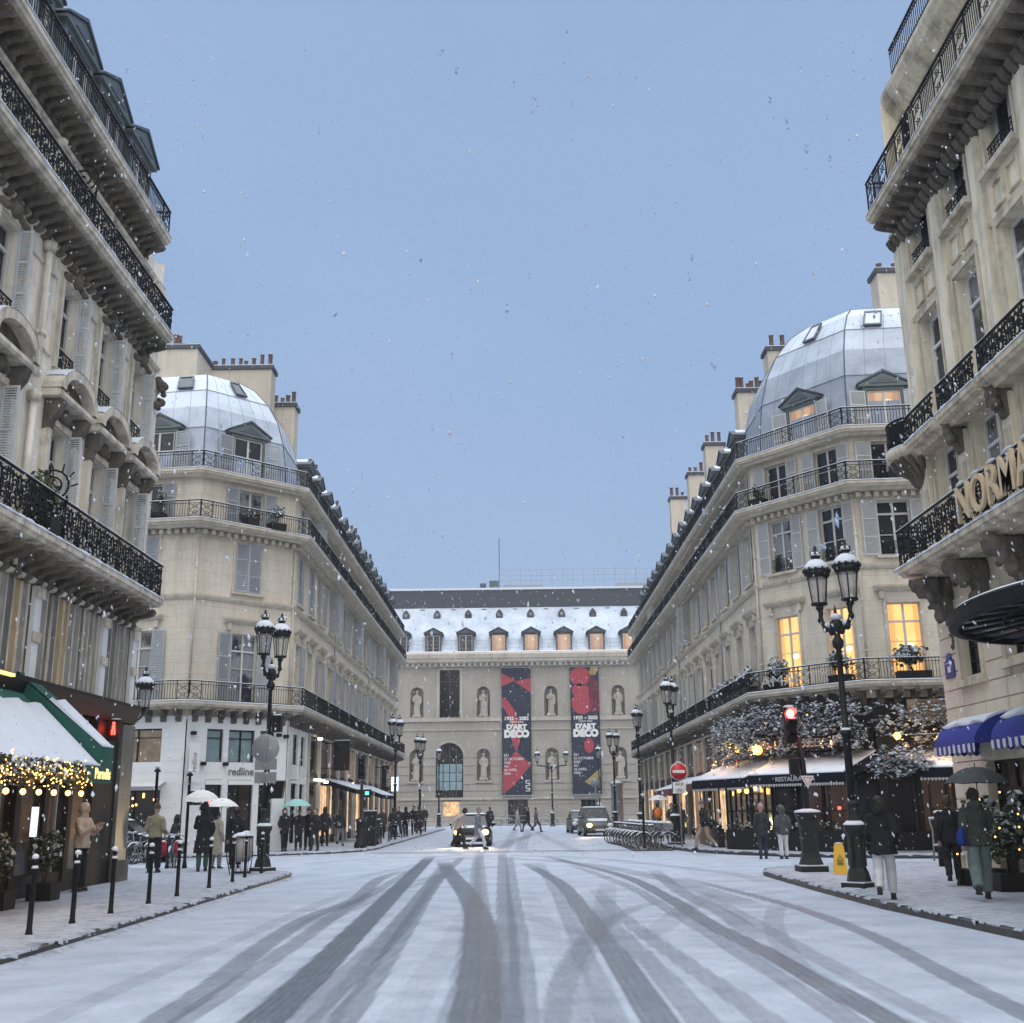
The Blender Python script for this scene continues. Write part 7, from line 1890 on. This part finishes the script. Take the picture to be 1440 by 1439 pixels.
b = MB(W); b.prism([(.12, 1.95), (.46, 1.95), (.52, 2.42), (.12, 2.42)], -.12, .12, 'iron', 'y'); b.box(.03, -.03, 2.1, .119, .03, 2.16, 'iron'); b.box(.12, -.1, 2.421, .5, .1, 2.45, 'snow'); solo(b, 'signal_box', 'black tapered signal seen from behind, low on the left lamp post', 'signal box', None, 'boxes on the left lamp post')

# --- traffic lights
def head(b, W, lens, on, core=None):
    b.T = W; b.box(-.14, -.10, -.46, .14, .10, .46, 'iron'); 
    for i, z in enumerate((.30, 0, -.30)):
        b.lathe([(.13, -.01), (.13, .01)], lens if i == on else 'shop_dark', n=14, T=TR(0, -.108, z) @ RX(90))
        b.add([(.13 * math.cos(rad(a)), -.10 - q, z + .13 * math.sin(rad(a))) for a in range(0, 181, 20) for q in (0, .18)], [(2 * k, 2 * k + 1, 2 * k + 3, 2 * k + 2) for k in range(9)], 'red_glow' if lens == 'red_lamp' and i == on else 'iron')
    if core: b.lathe([(.085, -.005), (.085, .005)], core, n=12, T=TR(0, -.125, (.30, 0, -.30)[on]) @ RX(90))
M['red_glow'] = emis('red_lit_visor', (1, .03, .03), .9, (.3, .01, .01))  # visor glows by itself, standing in for lens light falling on it
r = thing('traffic_light', 'red traffic light on a heavy cast iron foot in front of the restaurant', 'traffic light', at(7.3, 29, .12)); b = MB(); k = 'bronze_iron'
b.box(-.34, -.34, 0, .34, .34, .14, k); b.lathe([(.32, .14), (.29, .22), (.24, .34), (.22, .45), (.23, .9), (.27, 1.22), (.31, 1.32), (.33, 1.42), (.30, 1.46), (.08, 1.50)], k, n=8, smooth=False); b.build('pedestal', r)
b = MB(); b.lathe([(.34, 1.425), (.31, 1.475), (.1, 1.52)], 'snow', n=10); b.box(-.33, -.33, .142, .33, .33, .17, 'snow'); b.build('snow_cap', r)
b = MB(); b.tube([(0, 0, 1.45), (-.02, 0, 2.7), (-.08, 0, 3.3)], [.085, .075, .06], 'castiron', 10); b.box(-.20, -.03, 3.35, -.02, .03, 3.40, 'castiron'); b.box(-.20, -.03, 3.9, -.02, .03, 3.95, 'castiron'); b.build('mast', r)
b = MB(); head(b, TR(-.27, 0, 3.60), 'red_lamp', 0, 'red_core'); b.build('signal_head', r); b = MB(); b.ball((-.27, -.02, 4.07), (.16, .14, .05), 'snow', 8, m=4); b.ball((-.27, -.2, 3.77), (.12, .06, .03), 'snow', 8, m=4); b.build('snow_cap', r)
l = bpy.data.lights.new('signal', 'POINT'); l.energy = 45; l.color = (1, .03, .03); l.shadow_soft_size = .1; o = bpy.data.objects.new('signal_light', l); COL.objects.link(o); o.parent = r; o.location = (-.27, -.35, 3.9)
b = MB(); b.prism([(-.17, .17), (.17, .17), (0, -.15)], -.115, -.10, 'sign_white', 'y', False, TR(.04, 0, 2.16)); b.prism([(-.11, .13), (.11, .13), (0, -.075)], -.12, -.116, 'red_sign', 'y', False, TR(.04, 0, 2.16)); b.prism([(-.085, .115), (.085, .115), (0, -.05)], -.124, -.121, 'sign_white', 'y', False, TR(.04, 0, 2.16)); b.build('warning_plate', r)
b = MB(); b.box(-.36, -.1, 2.35, -.12, .1, 2.75, 'iron'); b.box(-.12, -.02, 2.5, -.05, .02, 2.55, 'iron'); b.build('push_box', r)
def ped(label, W, h, lit='red_lamp', pole=True, power=3):
    r = thing('pedestrian_signal', label, 'pedestrian signal', W, 'pedestrian signals')
    if pole: b = MB(); b.lathe([(.10, 0), (.08, .1), (.05, .2), (.045, h + .3), (.07, h + .32), (.03, h + .42)], 'iron', n=8); b.build('post', r)
    b = MB(); b.box(-.14, -.24, h - .28, .14, -.04, h + .22, 'iron'); b.box(-.03, -.05, h - .1, .03, 0.0, h - .05, 'iron'); b.build('signal_head', r)
    if lit: b = MB(); b.ball((0, -.25, h + .13), (.035, .02, .035), lit, 8); b.tube([(0, -.25, h + .09), (0, -.25, h - .02)], .035, lit, 6); b.tube([(-.03, -.25, h - .02), (-.03, -.25, h - .14)], .02, lit, 6); b.tube([(.03, -.25, h - .02), (.03, -.25, h - .14)], .02, lit, 6); b.build('red_figure', r)
    b = MB(); b.ball((0, -.14, h + .23), (.14, .1, .03), 'snow', 8, m=4); b.build('snow_cap', r)
    if power:
        l = bpy.data.lights.new('signal', 'POINT'); l.energy = power; l.color = (1, .06, .03); l.shadow_soft_size = .08; o = bpy.data.objects.new('signal_light', l); COL.objects.link(o); o.parent = r; o.location = (0, -.4, h)
ped('red standing figure signal fixed to the near left shop pier', at(-9.75, 27.2, .12), 3.58, pole=False)
ped('red standing figure signal on a post before the white shop window', at(-12.0, 44.4, .13), 2.05)
for x, y, h, lab in ((-11.25, 35.2, 3.05, 'tall thin black post with a snowy top behind the olive jacket'), (-10.55, 36.3, 2.95, 'thin black post with a tilted signal box behind the umbrella')):
    r = thing('signal_post', lab, 'post', at(x, y, 0), 'thin signal posts at the left corner'); b = MB(); b.lathe([(.09, 0), (.07, .15), (.05, .25), (.045, h - .1), (.10, h - .09), (.10, h - .04), (.05, h), (.05, h + .06), (.001, h + .1)], 'iron', n=8); b.build('post', r); b = MB(); b.ball((0, 0, h + .06), (.09, .09, .06), 'snow', 8, m=4); b.build('snow_cap', r)
    if x > -11: b = MB(); b.box(.05, -.12, 1.95, .36, .14, 2.38, 'iron'); b.ball((.2, 0, 2.39), (.16, .12, .03), 'snow', 8, m=4); b.build('signal_head', r)
r = thing('traffic_light', 'traffic light with a green lamp on the far left pavement', 'traffic light', at(-7.0, 50.6, .12)); b = MB(); b.lathe([(.30, 0), (.28, .2), (.2, .3), (.22, 1.1), (.26, 1.2), (.07, 1.3), (.06, 3.9), (.09, 3.95)], 'castiron', n=8); b.build('mast', r); b = MB(); head(b, TR(0, -.16, 3.4), 'shop_dark', 0); b.build('signal_head', r); b = MB(); b.box(.1, -.1, 2.15, .42, .1, 2.5, 'iron'); b.box(.17, -.12, 2.26, .33, -.101, 2.40, 'green_lamp'); b.build('green_signal', r)

# --- signs, bins, small things
r = thing('no_entry_sign', 'red no entry sign on a post with a white plate under it', 'road sign', at(6.62, 46.9, .12)); b = MB(); b.tube([(0, .03, 0), (0, .03, 3.4)], .035, 'grey_metal', 8); b.build('post', r)
b = MB(); b.lathe([(.36, -.01), (.36, .01)], 'sign_white', n=28, T=TR(0, -.02, 3.0) @ RX(90)); b.lathe([(.335, -.004), (.335, .004)], 'red_sign', n=28, T=TR(0, -.036, 3.0) @ RX(90)); b.box(-.25, -.047, 2.945, .25, -.041, 3.055, 'sign_white'); b.ball((0, -.02, 3.37), (.14, .03, .03), 'snow', 8, m=4); b.build('disc', r)
b = MB(); b.box(-.27, -.03, 2.12, .27, -.01, 2.58, 'sign_white'); b.torus((-.09, -.035, 2.22), .06, .008, 'iron', 'y', 12, 4); b.torus((.09, -.035, 2.22), .06, .008, 'iron', 'y', 12, 4); b.tube([(-.09, -.035, 2.22), (-.03, -.035, 2.32), (.06, -.035, 2.31), (.09, -.035, 2.22), (0, -.035, 2.22), (-.03, -.035, 2.32)], .007, 'iron', 4); pl_ = b.build('plate', r); text_obj('SAUF', .15, .002, 'shop_dark', 'lettering', pl_, WORLD[r.name] @ TR(0, -.033, 2.44), .002)
W = at(7.66, 27.7, .13, -12); r = thing('wet_floor_sign', 'yellow folding wet floor sign standing in the snow', 'floor sign', W); b = MB()
for s in (-1, 1): b.add([(-.16, s * .17, 0), (.16, s * .17, 0), (.11, s * .02, .66), (-.11, s * .02, .66), (-.16, s * .19, 0), (.16, s * .19, 0), (.11, s * .04, .66), (-.11, s * .04, .66)], [(0, 1, 2, 3), (4, 5, 6, 7), (0, 1, 5, 4), (1, 2, 6, 5), (2, 3, 7, 6), (3, 0, 4, 7)], 'yellow')
b.box(-.10, -.04, .65, .10, .04, .69, 'yellow'); b.build('panel', r); b = MB(); TT = TR(0, -.122, .33) @ RX(-12.8)
b.prism([(-.08, -.02), (.08, -.02), (0, .12)], -.008, -.004, 'iron', 'y', False, TT); b.prism([(-.058, -.008), (.058, -.008), (0, .095)], -.011, -.009, 'yellow', 'y', False, TT); b.tube([(-.02, -.014, .01), (0, -.014, .05), (.02, -.014, .02)], .006, 'iron', 4, T=TT)
for z in (-.06, -.09, -.12): b.box(-.07, -.008, z, .07, -.004, z + .012, 'iron', TT)
b.build('pictogram', r); b = MB(); b.ball((0, 0, .70), (.1, .05, .025), 'snow', 8, m=4); b.build('snow_cap', r)
r = thing('litter_bin', 'round wire litter bin heaped with snow beside the left lamp', 'litter bin', at(-7.45, 30.9, .12)); b = MB(); b.lathe([(.20, .32), (.26, .45), (.27, .95), (.22, .96)], 'wood_grey', n=12); b.build('bag', r); b = MB(); b.torus((0, 0, .96), .27, .02, 'iron', 'z', 18, 5); b.torus((0, 0, .05), .24, .02, 'iron', 'z', 16, 5); 
for k_ in range(10): a = k_ * .628; b.tube([(.27 * math.cos(a), .27 * math.sin(a), .96), (.29 * math.cos(a), .29 * math.sin(a), .5), (.24 * math.cos(a), .24 * math.sin(a), .05)], .008, 'iron', 4)
b.tube([(-.30, 0, .0), (-.42, 0, .5), (-.30, 0, .98)], .016, 'iron', 5); b.build('frame', r); b = MB(); b.ball((0, 0, .98), (.25, .25, .10), 'snow', 12); b.ball((.08, .05, 1.06), (.12, .1, .06), 'snow', 8); b.build('snow_cap', r)
for k_, y in enumerate((15.9, 17.4, 19.0, 20.9, 22.6, 24.9, 26.9, 28.6, 30.4)): bollard(at(-6.68 - (.12 if k_ > 6 else 0), y, .12), ['nearest thin bollard at the left picture edge', 'thin bollard in front of the lit garland, second from the picture edge', 'thin bollard below the hooded photographer, third from the picture edge', 'thin bollard in front of the olive jacket', 'thin bollard in front of the red bicycle bags', 'thin bollard in front of the black fur hood coat', 'thin bollard left of the standing man in black', 'thin bollard in front of the litter bin', 'thin bollard at the foot of the left double lantern lamp'][k_], 1.05)
bollard(at(-7.6, 34.6, .12), 'last thin bollard round the left corner', 1.15)
for k_ in range(9): bollard(at(-6.75, 56 + k_ * 3.3, .12), 'thin bollard in the row along the far left pavement', .95)
for k_, (x, y, w, h) in enumerate(((-6.9, 53, .55, 1.5), (-6.95, 55.2, .4, 1.1))):
    b = MB(); b.box(-w / 2, -.25, 0, w / 2, .25, h, 'shop_dark'); b.box(-w / 2 - .03, -.28, h, w / 2 + .03, .28, h + .05, 'castiron'); b.box(-w / 2 - .02, -.27, h + .051, w / 2 + .02, .27, h + .11, 'snow'); b.box(-w / 2 + .05, -.262, .15, w / 2 - .05, -.251, h - .1, 'castiron'); solo(b, 'street_cabinet', ['dark street cabinet with a snow lid on the far left pavement', 'lower grey street cabinet beside the dark one'][k_], 'cabinet', at(x, y, .12), 'street cabinets')
b = MB(); b.lathe([(.55, 0), (.5, .1), (.45, .2), (.45, 3.1), (.52, 3.15), (.52, 3.3), (.3, 3.4)], 'grey_metal', n=16); b.lathe([(.53, 3.31), (.45, 3.42), (.1, 3.5)], 'snow', n=14); solo(b, 'advertising_column', 'grey round column with a snowy cap before the museum', 'column', at(7.4, 86, .12))
b = MB(); b.tube([(0, 0, 0), (0, 0, 3.6)], .05, 'grey_metal', 8); b.lathe([(.40, -.01), (.40, .01)], 'grey_metal', n=20, T=TR(0, -.05, 3.5) @ RX(90)); b.box(-.36, -.06, 2.3, .36, -.04, 2.7, 'grey_metal'); solo(b, 'road_sign', 'round sign seen from behind near the berry banner', 'road sign', at(6.2, 92, .12))
# scooter stand / luggage frame on the right pavement
r = thing('parking_meter', 'short black post with snowy bars beside the umbrella couple', 'post', at(11.2, 30.5, .12)); b = MB(); b.lathe([(.16, 0), (.16, .35), (.10, .45), (.09, 1.1), (.17, 1.2), (.17, 1.35), (.06, 1.45)], 'iron', n=10); b.build('post', r); b = MB(); b.ball((0, 0, 1.38), (.19, .19, .06), 'snow', 10, m=4); b.tube([(-.28, 0, .15), (-.24, 0, .9), (-.30, 0, 1.2), (.30, 0, 1.2), (.26, 0, .9), (.34, 0, .15)], .025, 'grey_metal', 6); b.tube([(-.27, 0, .55), (.29, 0, .55)], .03, 'snow', 6); b.tube([(-.31, 0, 1.235), (.31, 0, 1.235)], .03, 'snow', 6); b.build('rail', r)

# --- vehicles and bicycles
car('small dark car with lit headlamps coming up the middle of the street', at(-2.25, 55.9, 0), 'car_black', lights=2)
car('grey green car with one glowing headlamp parked on the right', at(4.75, 72, 0, 4), 'car_grey', True, 1)
car('pale snowy parked car behind the grey green one', at(4.3, 80, 0, 3), 'car_grey', False, 0)
car('dark parked car under snow at the left corner', at(-14.6, 42.2, 0, 88), 'car_black', False, 0)
for x, y, e, s in ((-2.87, 53.5, 60, 45), (-1.63, 53.5, 60, 45), (4.0, 69.6, 60, 35)):
    l = bpy.data.lights.new('headlight_beam', 'SPOT'); l.energy = e * 6; l.color = (1, .70, .36); l.spot_size = rad(70); l.spot_blend = .8; l.shadow_soft_size = .1; o = bpy.data.objects.new('headlight_beam', l); COL.objects.link(o); o.location = (x, y, .64); o.rotation_euler = (rad(80), 0, rad(180 + (-8 if x < 0 else 12)))
pb = bicycle('snowy parked bicycle at the left corner, nearest the dark pier', at(-13.75, 40.0, 0, 62), 'parked bicycles at the left corner')
for x, y, a, lab in ((-13.3, 40.6, 70, 'second snowy bicycle at the left corner, beside the first'), (-14.3, 40.9, 58, 'snowy bicycle half hidden behind the first at the left corner'), (-12.9, 41.3, 66, 'snowy bicycle behind the olive jacket at the left corner')): copy_tree(pb, at(x, y, 0, a), lab)
bicycle('bicycle with two big red pannier bags at the left corner', at(-10.75, 35.6, 0, 100), None, 'car_grey', panniers='red_bag') if 'red_bag' in M else None
db = bicycle('grey hire bicycle in the snowy dock, nearest the crossing', at(5.6, 47.2, 0, 12), 'hire bicycles in the dock', 'car_grey', True)
for k_ in range(9): copy_tree(db, at(5.45 - .06 * k_, 48.3 + 1.05 * k_, 0, 14 + (k_ % 3) * 2), 'grey hire bicycle in the row behind the nearest one, wheels toward the road')
b = MB(); b.box(4.6, 46.4, .004, 6.2, 58, .05, 'granite'); b.box(4.9, 46.4, .051, 5.1, 58, .10, 'grey_metal'); solo(b, 'bicycle_dock', 'low dark dock plate under the hire bicycles', 'dock')
b = MB(); b.lathe([(.09, 0), (.06, .15), (.05, .3), (.05, 1.9), (.08, 1.92), (.08, 2.1), (.03, 2.2)], 'iron', n=8); b.ball((0, 0, 2.2), (.08, .08, .05), 'snow', 8, m=4); solo(b, 'dock_post', 'black post in front of the hire bicycles', 'post', at(5.05, 46.6, 0))
mb_ = bicycle('bicycle locked to the low railing before the museum door', at(-3.2, 116, 0, 5), 'bicycles before the museum')
copy_tree(mb_, at(-1.5, 116.2, 0, 0), 'second bicycle before the museum door, farther right'); copy_tree(mb_, at(3.0, 116.2, 0, 3), 'bicycle at the foot of the twin lantern lamp')
b = MB()
for z in (.5, .95): b.tube([(-14, 0, z), (14, 0, z)], .03, 'grey_metal', 5)
for k_ in range(15): b.tube([(-14 + 2 * k_, 0, 0), (-14 + 2 * k_, 0, .97)], .03, 'grey_metal', 5)
solo(b, 'low_railing', 'low grey railing along the foot of the museum', 'railing', at(0, 117.1, 0))

r = thing('awning_pole', 'pale vertical pole with snow rising through the long restaurant awning', 'pole', RT @ TR(3.1, -1.9, 2.5)); b = MB(); b.box(-.06, -.06, 0, .06, .06, 1.75, 'grey_metal'); b.box(-.14, -.10, -.05, .14, .10, .0, 'grey_metal'); b.tube([(-3.2, .1, 1.55), (1.8, .1, 1.6)], .012, 'snow', 4); b.build('pole', r); b = MB(); b.box(-.15, -.11, .001, -.061, .11, .05, 'snow'); b.box(-.03, -.085, .1, .03, -.061, 1.7, 'snow'); b.ball((0, 0, 1.76), (.08, .08, .05), 'snow', 8, m=4); b.build('snow_cap', r)

for k, (T, x0, x1, y, z0, z1, n, lab) in enumerate(((RC_, .2, 4.8, -1.1, 3.7, 5.0, 26, 'tiny warm lights scattered in the fir boughs over the restaurant corner'), (RT, .2, 3.5, -1.2, 3.2, 4.6, 22, 'tiny orange lights in the fir spray beside the tall right lamp'), (RS, RSl - 6, RSl - .5, -1.3, 3.2, 4.4, 26, 'tiny warm lights along the street side fir boughs'))):
    f = MB(T); q = random.Random(k + 90)
    for i in range(n): f.ball((q.uniform(x0, x1), y + q.uniform(-.2, .2), q.uniform(z0, z1) if q.random() < .5 else z0 + q.random() * .3), q.uniform(.012, .026), 'bulb_small' if q.random() < .75 else 'red_glow', 5, m=4)
    o = solo(f, 'fairy_lights', lab, 'fairy lights'); o['kind'] = 'stuff'
    for i in range(3):
        l = bpy.data.lights.new('garland_light', 'POINT'); l.energy = 4.5; l.color = (1, .42, .14); l.shadow_soft_size = .1; w = bpy.data.objects.new('garland_light', l); COL.objects.link(w); w.parent = o; w.location = T @ Vector((x0 + (x1 - x0) * (i + .5) / 3, y - .35, z0 + .25))
# ------------------------------------------------------------------ people in the street
BLK = (.018, .018, .02); DK = (.03, .03, .036); TAN = (.26, .21, .16)
def um(label, pw, mat, R_=.52, tilt=0, hand=1):
    r, wr, W = pw; p = wr[hand] + Vector((0, 0, .06)); umbrella(label, Matrix.Translation((p.x, p.y, p.z + .78)) @ RX(tilt), mat, R_)
M['umb_white'] = flat('white_umbrella_cloth', (.62, .62, .60), .8, 0, .08, 3); M['umb_teal'] = flat('pale_teal_umbrella_cloth', (.26, .48, .45), .8, 0, .08, 3); M['umb_dark'] = flat('dark_umbrella_cloth', (.03, .035, .04), .7, 0, .3, 6)
P_ = person
P_('person in a beige hooded puffer jacket taking a picture by the cafe wall', at(-9.45, 24.75, .14, 75), (.48, .36, .27), BLK, .86, ('phone', 'phone'), 0, 3, 'up', s=1.03)
P_('person in an olive jacket and black trousers seen from behind', at(-10.2, 32.1, .13, 172), (.26, .24, .16), BLK, .90, ('carry', 'carry'), .04, 0, None, (.10, .07, .05), s=1.04, wide=1.25)
a = P_('person in a long black coat with a fur hood under a white umbrella', at(-8.95, 32.5, .13, 200), BLK, (.05, .10, .07), .48, ('pocket', 'umbrella'), .05, 0, 'up', fur=(.10, .09, .08), s=1.04, flare=1.25); um('white umbrella of the person in the long black coat', a, 'umb_white', .50, 12)
a = P_('person in a long beige coat under a snowy white umbrella', at(-9.5, 36.0, 0, 150), (.36, .32, .25), (.25, .24, .22), .45, ('pocket', 'umbrella'), .06, 0, None, s=1.0, flare=1.15); um('snowy white umbrella of the person in the beige coat', a, 'umb_white', .55)
P_('person all in black standing before the dark shop door', at(-8.35, 33.8, .13, 190), BLK, BLK, .82, ('down', 'down'), .02, s=.99, wide=1.2)
P_('person in a dark hooded jacket behind the red bicycle bags', at(-11.2, 37.0, 0, 120), DK, (.03, .04, .08), .85, ('carry', 'carry'), .1, 12, 'up', s=.95, detail=False)
c = dict(detail=False)
P_('person in black crossing with hands in pockets, left of the teal umbrella', at(-9.72, 47.4, .13, 30), BLK, BLK, .72, ('pocket', 'pocket'), .12, 0, 'up', s=.97, **c)
a = P_('person in dark clothes under a pale teal umbrella', at(-9.3, 48.3, .13, 10), DK, DK, .75, ('umbrella', 'pocket'), .05, s=.95, **c); um('pale teal umbrella on the left pavement', a, 'umb_teal', .62, 0, 0)
P_('person in black beside the teal umbrella', at(-8.95, 48.6, .13, 0), BLK, BLK, .8, ('down', 'down'), .05, hat=(.05, .05, .06), s=.97, **c)
P_('person in black at the right end of the group by the white shop', at(-8.5, 47.7, .13, -20), BLK, DK, .85, ('pocket', 'down'), .1, s=.96, **c)
P_('person in a dark parka walking behind the group by the white shop', at(-9.1, 53.6, .13, 180), DK, BLK, .70, ('down', 'down'), .12, 0, 'up', s=1.0, **c)
P_('person in pale grey trousers by the dark shop window', at(-8.35, 53.4, .13, 170), DK, (.22, .22, .23), .85, ('down', 'swing'), .14, s=.95, **c)
cols = [BLK, DK, (.06, .05, .045), BLK, (.03, .035, .05), DK, BLK, (.05, .045, .05)]
for k, (x, y) in enumerate(((-7.6, 60.5), (-7.0, 63.5), (-7.9, 66), (-6.9, 69.5), (-7.6, 72), (-6.6, 75), (-7.3, 79), (-6.9, 83))):
    P_('person in dark winter clothes in the crowd on the far left pavement', at(x, y, .13, (0, 180, 20, 200, -15, 170, 10, 190)[k]), cols[k], cols[(k + 3) % 8], .7 + .03 * k, ('pocket', 'down'), .05 + .02 * k, 0, 'up' if k % 3 == 0 else None, s=.95 + .015 * k, group='people on the far left pavement', **c)
P_('person with a black hat bending forward in front of the car', at(-2.75, 51.6, 0, 80), (.42, .35, .32), BLK, .82, ('back', 'fwd'), .30, 26, None, None, 'hair', 1.05, 'skin_dark')
P_('person in a grey coat and white trousers hurrying past the car', at(-1.85, 50.6, 0, 85), (.17, .18, .20), (.55, .54, .56), .62, ('fwd', 'swing'), .34, 4, None, (.20, .20, .21), s=1.0)
P_('lone person in a long dark coat walking away down the street', at(-2.2, 86, 0, 190), DK, BLK, .35, ('down', 'down'), .08, s=1.05, **c)
P_('person in a pale coat crossing before the museum', at(-.15, 87, 0, 80), (.40, .39, .40), (.3, .3, .3), .5, ('down', 'swing'), .3, **c)
P_('person in dark clothes striding just behind the pale coat', at(.65, 85.5, 0, -80), BLK, BLK, .75, ('swing', 'down'), .38, **c)
P_('person in grey striding at the right of the three crossing', at(1.25, 85.0, 0, 85), (.10, .10, .11), (.05, .05, .06), .6, ('down', 'swing'), .36, **c)
a = P_('person with an orange backpack under a white umbrella', at(7.3, 60.5, .13, 180), (.12, .11, .10), DK, .85, ('umbrella', 'down'), .06, s=1.02, **c); um('white umbrella above the orange backpack', a, 'umb_white', .55, 0, 0)
b = MB(); b.ball((0, .24, 1.22), (.19, .13, .27), cloth((.65, .17, .03)), 12, m=8); b.ball((0, .33, 1.12), (.12, .07, .12), cloth((.65, .17, .03)), 8); b.tube([(-.12, .15, 1.42), (-.14, -.02, 1.47), (-.13, -.12, 1.25)], .025, cloth((.45, .12, .03)), 6); b.tube([(.12, .15, 1.42), (.14, -.02, 1.47), (.13, -.12, 1.25)], .025, cloth((.45, .12, .03)), 6); solo(b, 'backpack', 'orange backpack on the person under the right white umbrella', 'backpack', a[2])
P_('person in dark clothes by the red awnings, nearer than the orange backpack', at(7.6, 57, .13, 30), (.06, .055, .05), DK, .6, ('pocket', 'down'), .05, **c)
P_('person in dark clothes waiting behind the no entry sign', at(7.1, 50.5, .13, 10), (.07, .06, .045), DK, .55, ('pocket', 'pocket'), .03, 0, 'up', **c)
P_('person in a black jacket and tan trousers walking left on the right pavement', at(6.95, 43.0, .13, -80), BLK, (.30, .24, .19), .84, ('swing', 'fwd'), .34, 5, None, (.12, .12, .13), s=1.02)
P_('person in a dark coat and pinkish hat standing at the restaurant kerb', at(8.15, 38.6, .0, 175), (.035, .035, .045), (.04, .045, .07), .72, ('pocket', 'down'), .10, 0, None, (.40, .26, .25), s=1.0)
P_('person in a grey fur hooded coat and white trousers at the restaurant kerb', at(8.8, 38.4, .0, 185), (.075, .075, .08), (.62, .60, .60), .80, ('pocket', 'pocket'), .03, 0, 'up', fur=(.20, .17, .14), s=.97)
P_('person in a bulky black jacket and white trousers passing the tall right lamp', at(6.35, 20.2, .13, 160), (.012, .012, .013), (.50, .50, .52), .76, ('pocket', 'carry'), .22, 7, 'down', None, 'hair', s=1.0, flare=1.22, wide=1.15)
P_('person in black walking beside the umbrella, nearer the hotel', at(8.75, 23.4, .13, 165), BLK, BLK, .82, ('pocket', 'swing'), .16, 0, None, None, 'hair_brown', s=1.0, flare=1.05)
a = P_('person in a dark green jacket and teal jeans under the dark umbrella', at(7.95, 20.0, .13, 165), (.035, .045, .036), (.12, .165, .165), .84, ('umbrella', 'swing'), .30, 2, 'down', None, 'hair', s=1.06, wide=1.3); um('dark wet umbrella over the couple by the hotel', a, 'umb_dark', .58, 0, 0)
w = a[2]; b = MB(); loft(b, [((.25, .12, .84), .05, .12), ((.26, .11, .88), .075, .15), ((.265, .10, 1.0), .07, .15), ((.25, .08, 1.10), .04, .13), ((.24, .07, 1.14), .02, .11)], cloth((.010, .030, .17))); b.tube([(.22, .06, 1.18), (.12, .06, 1.44), (-.12, .02, 1.42)], .016, cloth((.010, .030, .17)), 6); solo(b, 'shoulder_bag', 'bright blue shoulder bag of the person in teal jeans', 'bag', w)

# ------------------------------------------------------------------ the falling snow and the air
def falling_snow():
    r = random.Random(77); b = MB(); m = 'flake'
    M['flake'] = flat('snowflake', (.46, .49, .54), .9, 0, .03, 3, .2, 0)
    def flake(p, s, k):
        d = Vector((.16 + r.gauss(0, .10), r.gauss(0, .1), -1)).normalized() * s * k; e = d.cross(Vector((r.gauss(0, 1), r.gauss(0, 1), .1))).normalized() * s; f = d.cross(e).normalized() * s
        J = lambda: Vector((r.gauss(0, .28), r.gauss(0, .28), r.gauss(0, .28))) * s
        b.add([p - d + J(), p + e + J(), p + f + J(), p - e + J(), p - f + J(), p + d + J()], [(0, 1, 2), (0, 2, 3), (0, 3, 4), (0, 4, 1), (5, 2, 1), (5, 3, 2), (5, 4, 3), (5, 1, 4)], m)
    fx = .47
    for i in range(27000):
        y = 5 + 55 * r.random() ** .7; t = r.uniform(-.04, .80); x = r.uniform(-fx, fx) * y
        z = 1.75 + y * t
        if z < .2 or abs(x) > 8.7 or z > 30 or (t > .24 and abs(x) < .30 * y and r.random() < .6): continue
        flake(Vector((x, y, z)), r.uniform(.004, .0085) * (1 + .022 * y), r.uniform(1.2, 2.6))
    M['shaded_flake'] = flat('backlit_snowflake_clump', (.27, .34, .45), .9, 0, .03, 3, .2, 0)  # shaded copy of the flake: backlit grey put into a darker colour
    m = 'shaded_flake'
    for i in range(90):
        y = r.uniform(2.0, 4.5); c = Vector((r.uniform(-fx, fx) * y, y, 1.75 + y * r.uniform(.22, .80))); s = r.uniform(.0016, .0045)
        for j in range(3): flake(c + Vector((r.gauss(0, .5), r.gauss(0, .5), r.gauss(0, 2.0))) * s, s * r.uniform(.6, 1.1), r.uniform(1.4, 2.6))
    m = 'flake'
    for i in range(60):
        y = r.uniform(2.5, 6); flake(Vector((r.uniform(-fx, fx) * y, y, 1.75 + y * r.uniform(.05, .78))), r.uniform(.003, .006), r.uniform(1.3, 2.2))
    o = b.build('falling_snow'); o['kind'] = 'stuff'; o['label'] = 'falling snowflakes all through the street'; o['category'] = 'snow'
falling_snow()
def haze(dens):
    b = MB(); b.box(-45, -12, -1, 45, 136, 36, 'snow'); m = bpy.data.materials.new('snowy_air'); m.use_nodes = True; nt = m.node_tree; nt.nodes.clear()
    v = nd(nt, 'ShaderNodeVolumePrincipled', {'Color': (.80, .86, .95, 1), 'Density': dens, 'Anisotropy': .0}); out = nd(nt, 'ShaderNodeOutputMaterial', {'Volume': v.outputs[0]})
    b.mats = [m]; o = b.build('haze'); o['kind'] = 'stuff'; o['label'] = 'pale snowy air filling the street'; o['category'] = 'haze'
if HAZE: haze(HAZE)

bpy.data.scenes.remove(WORK)
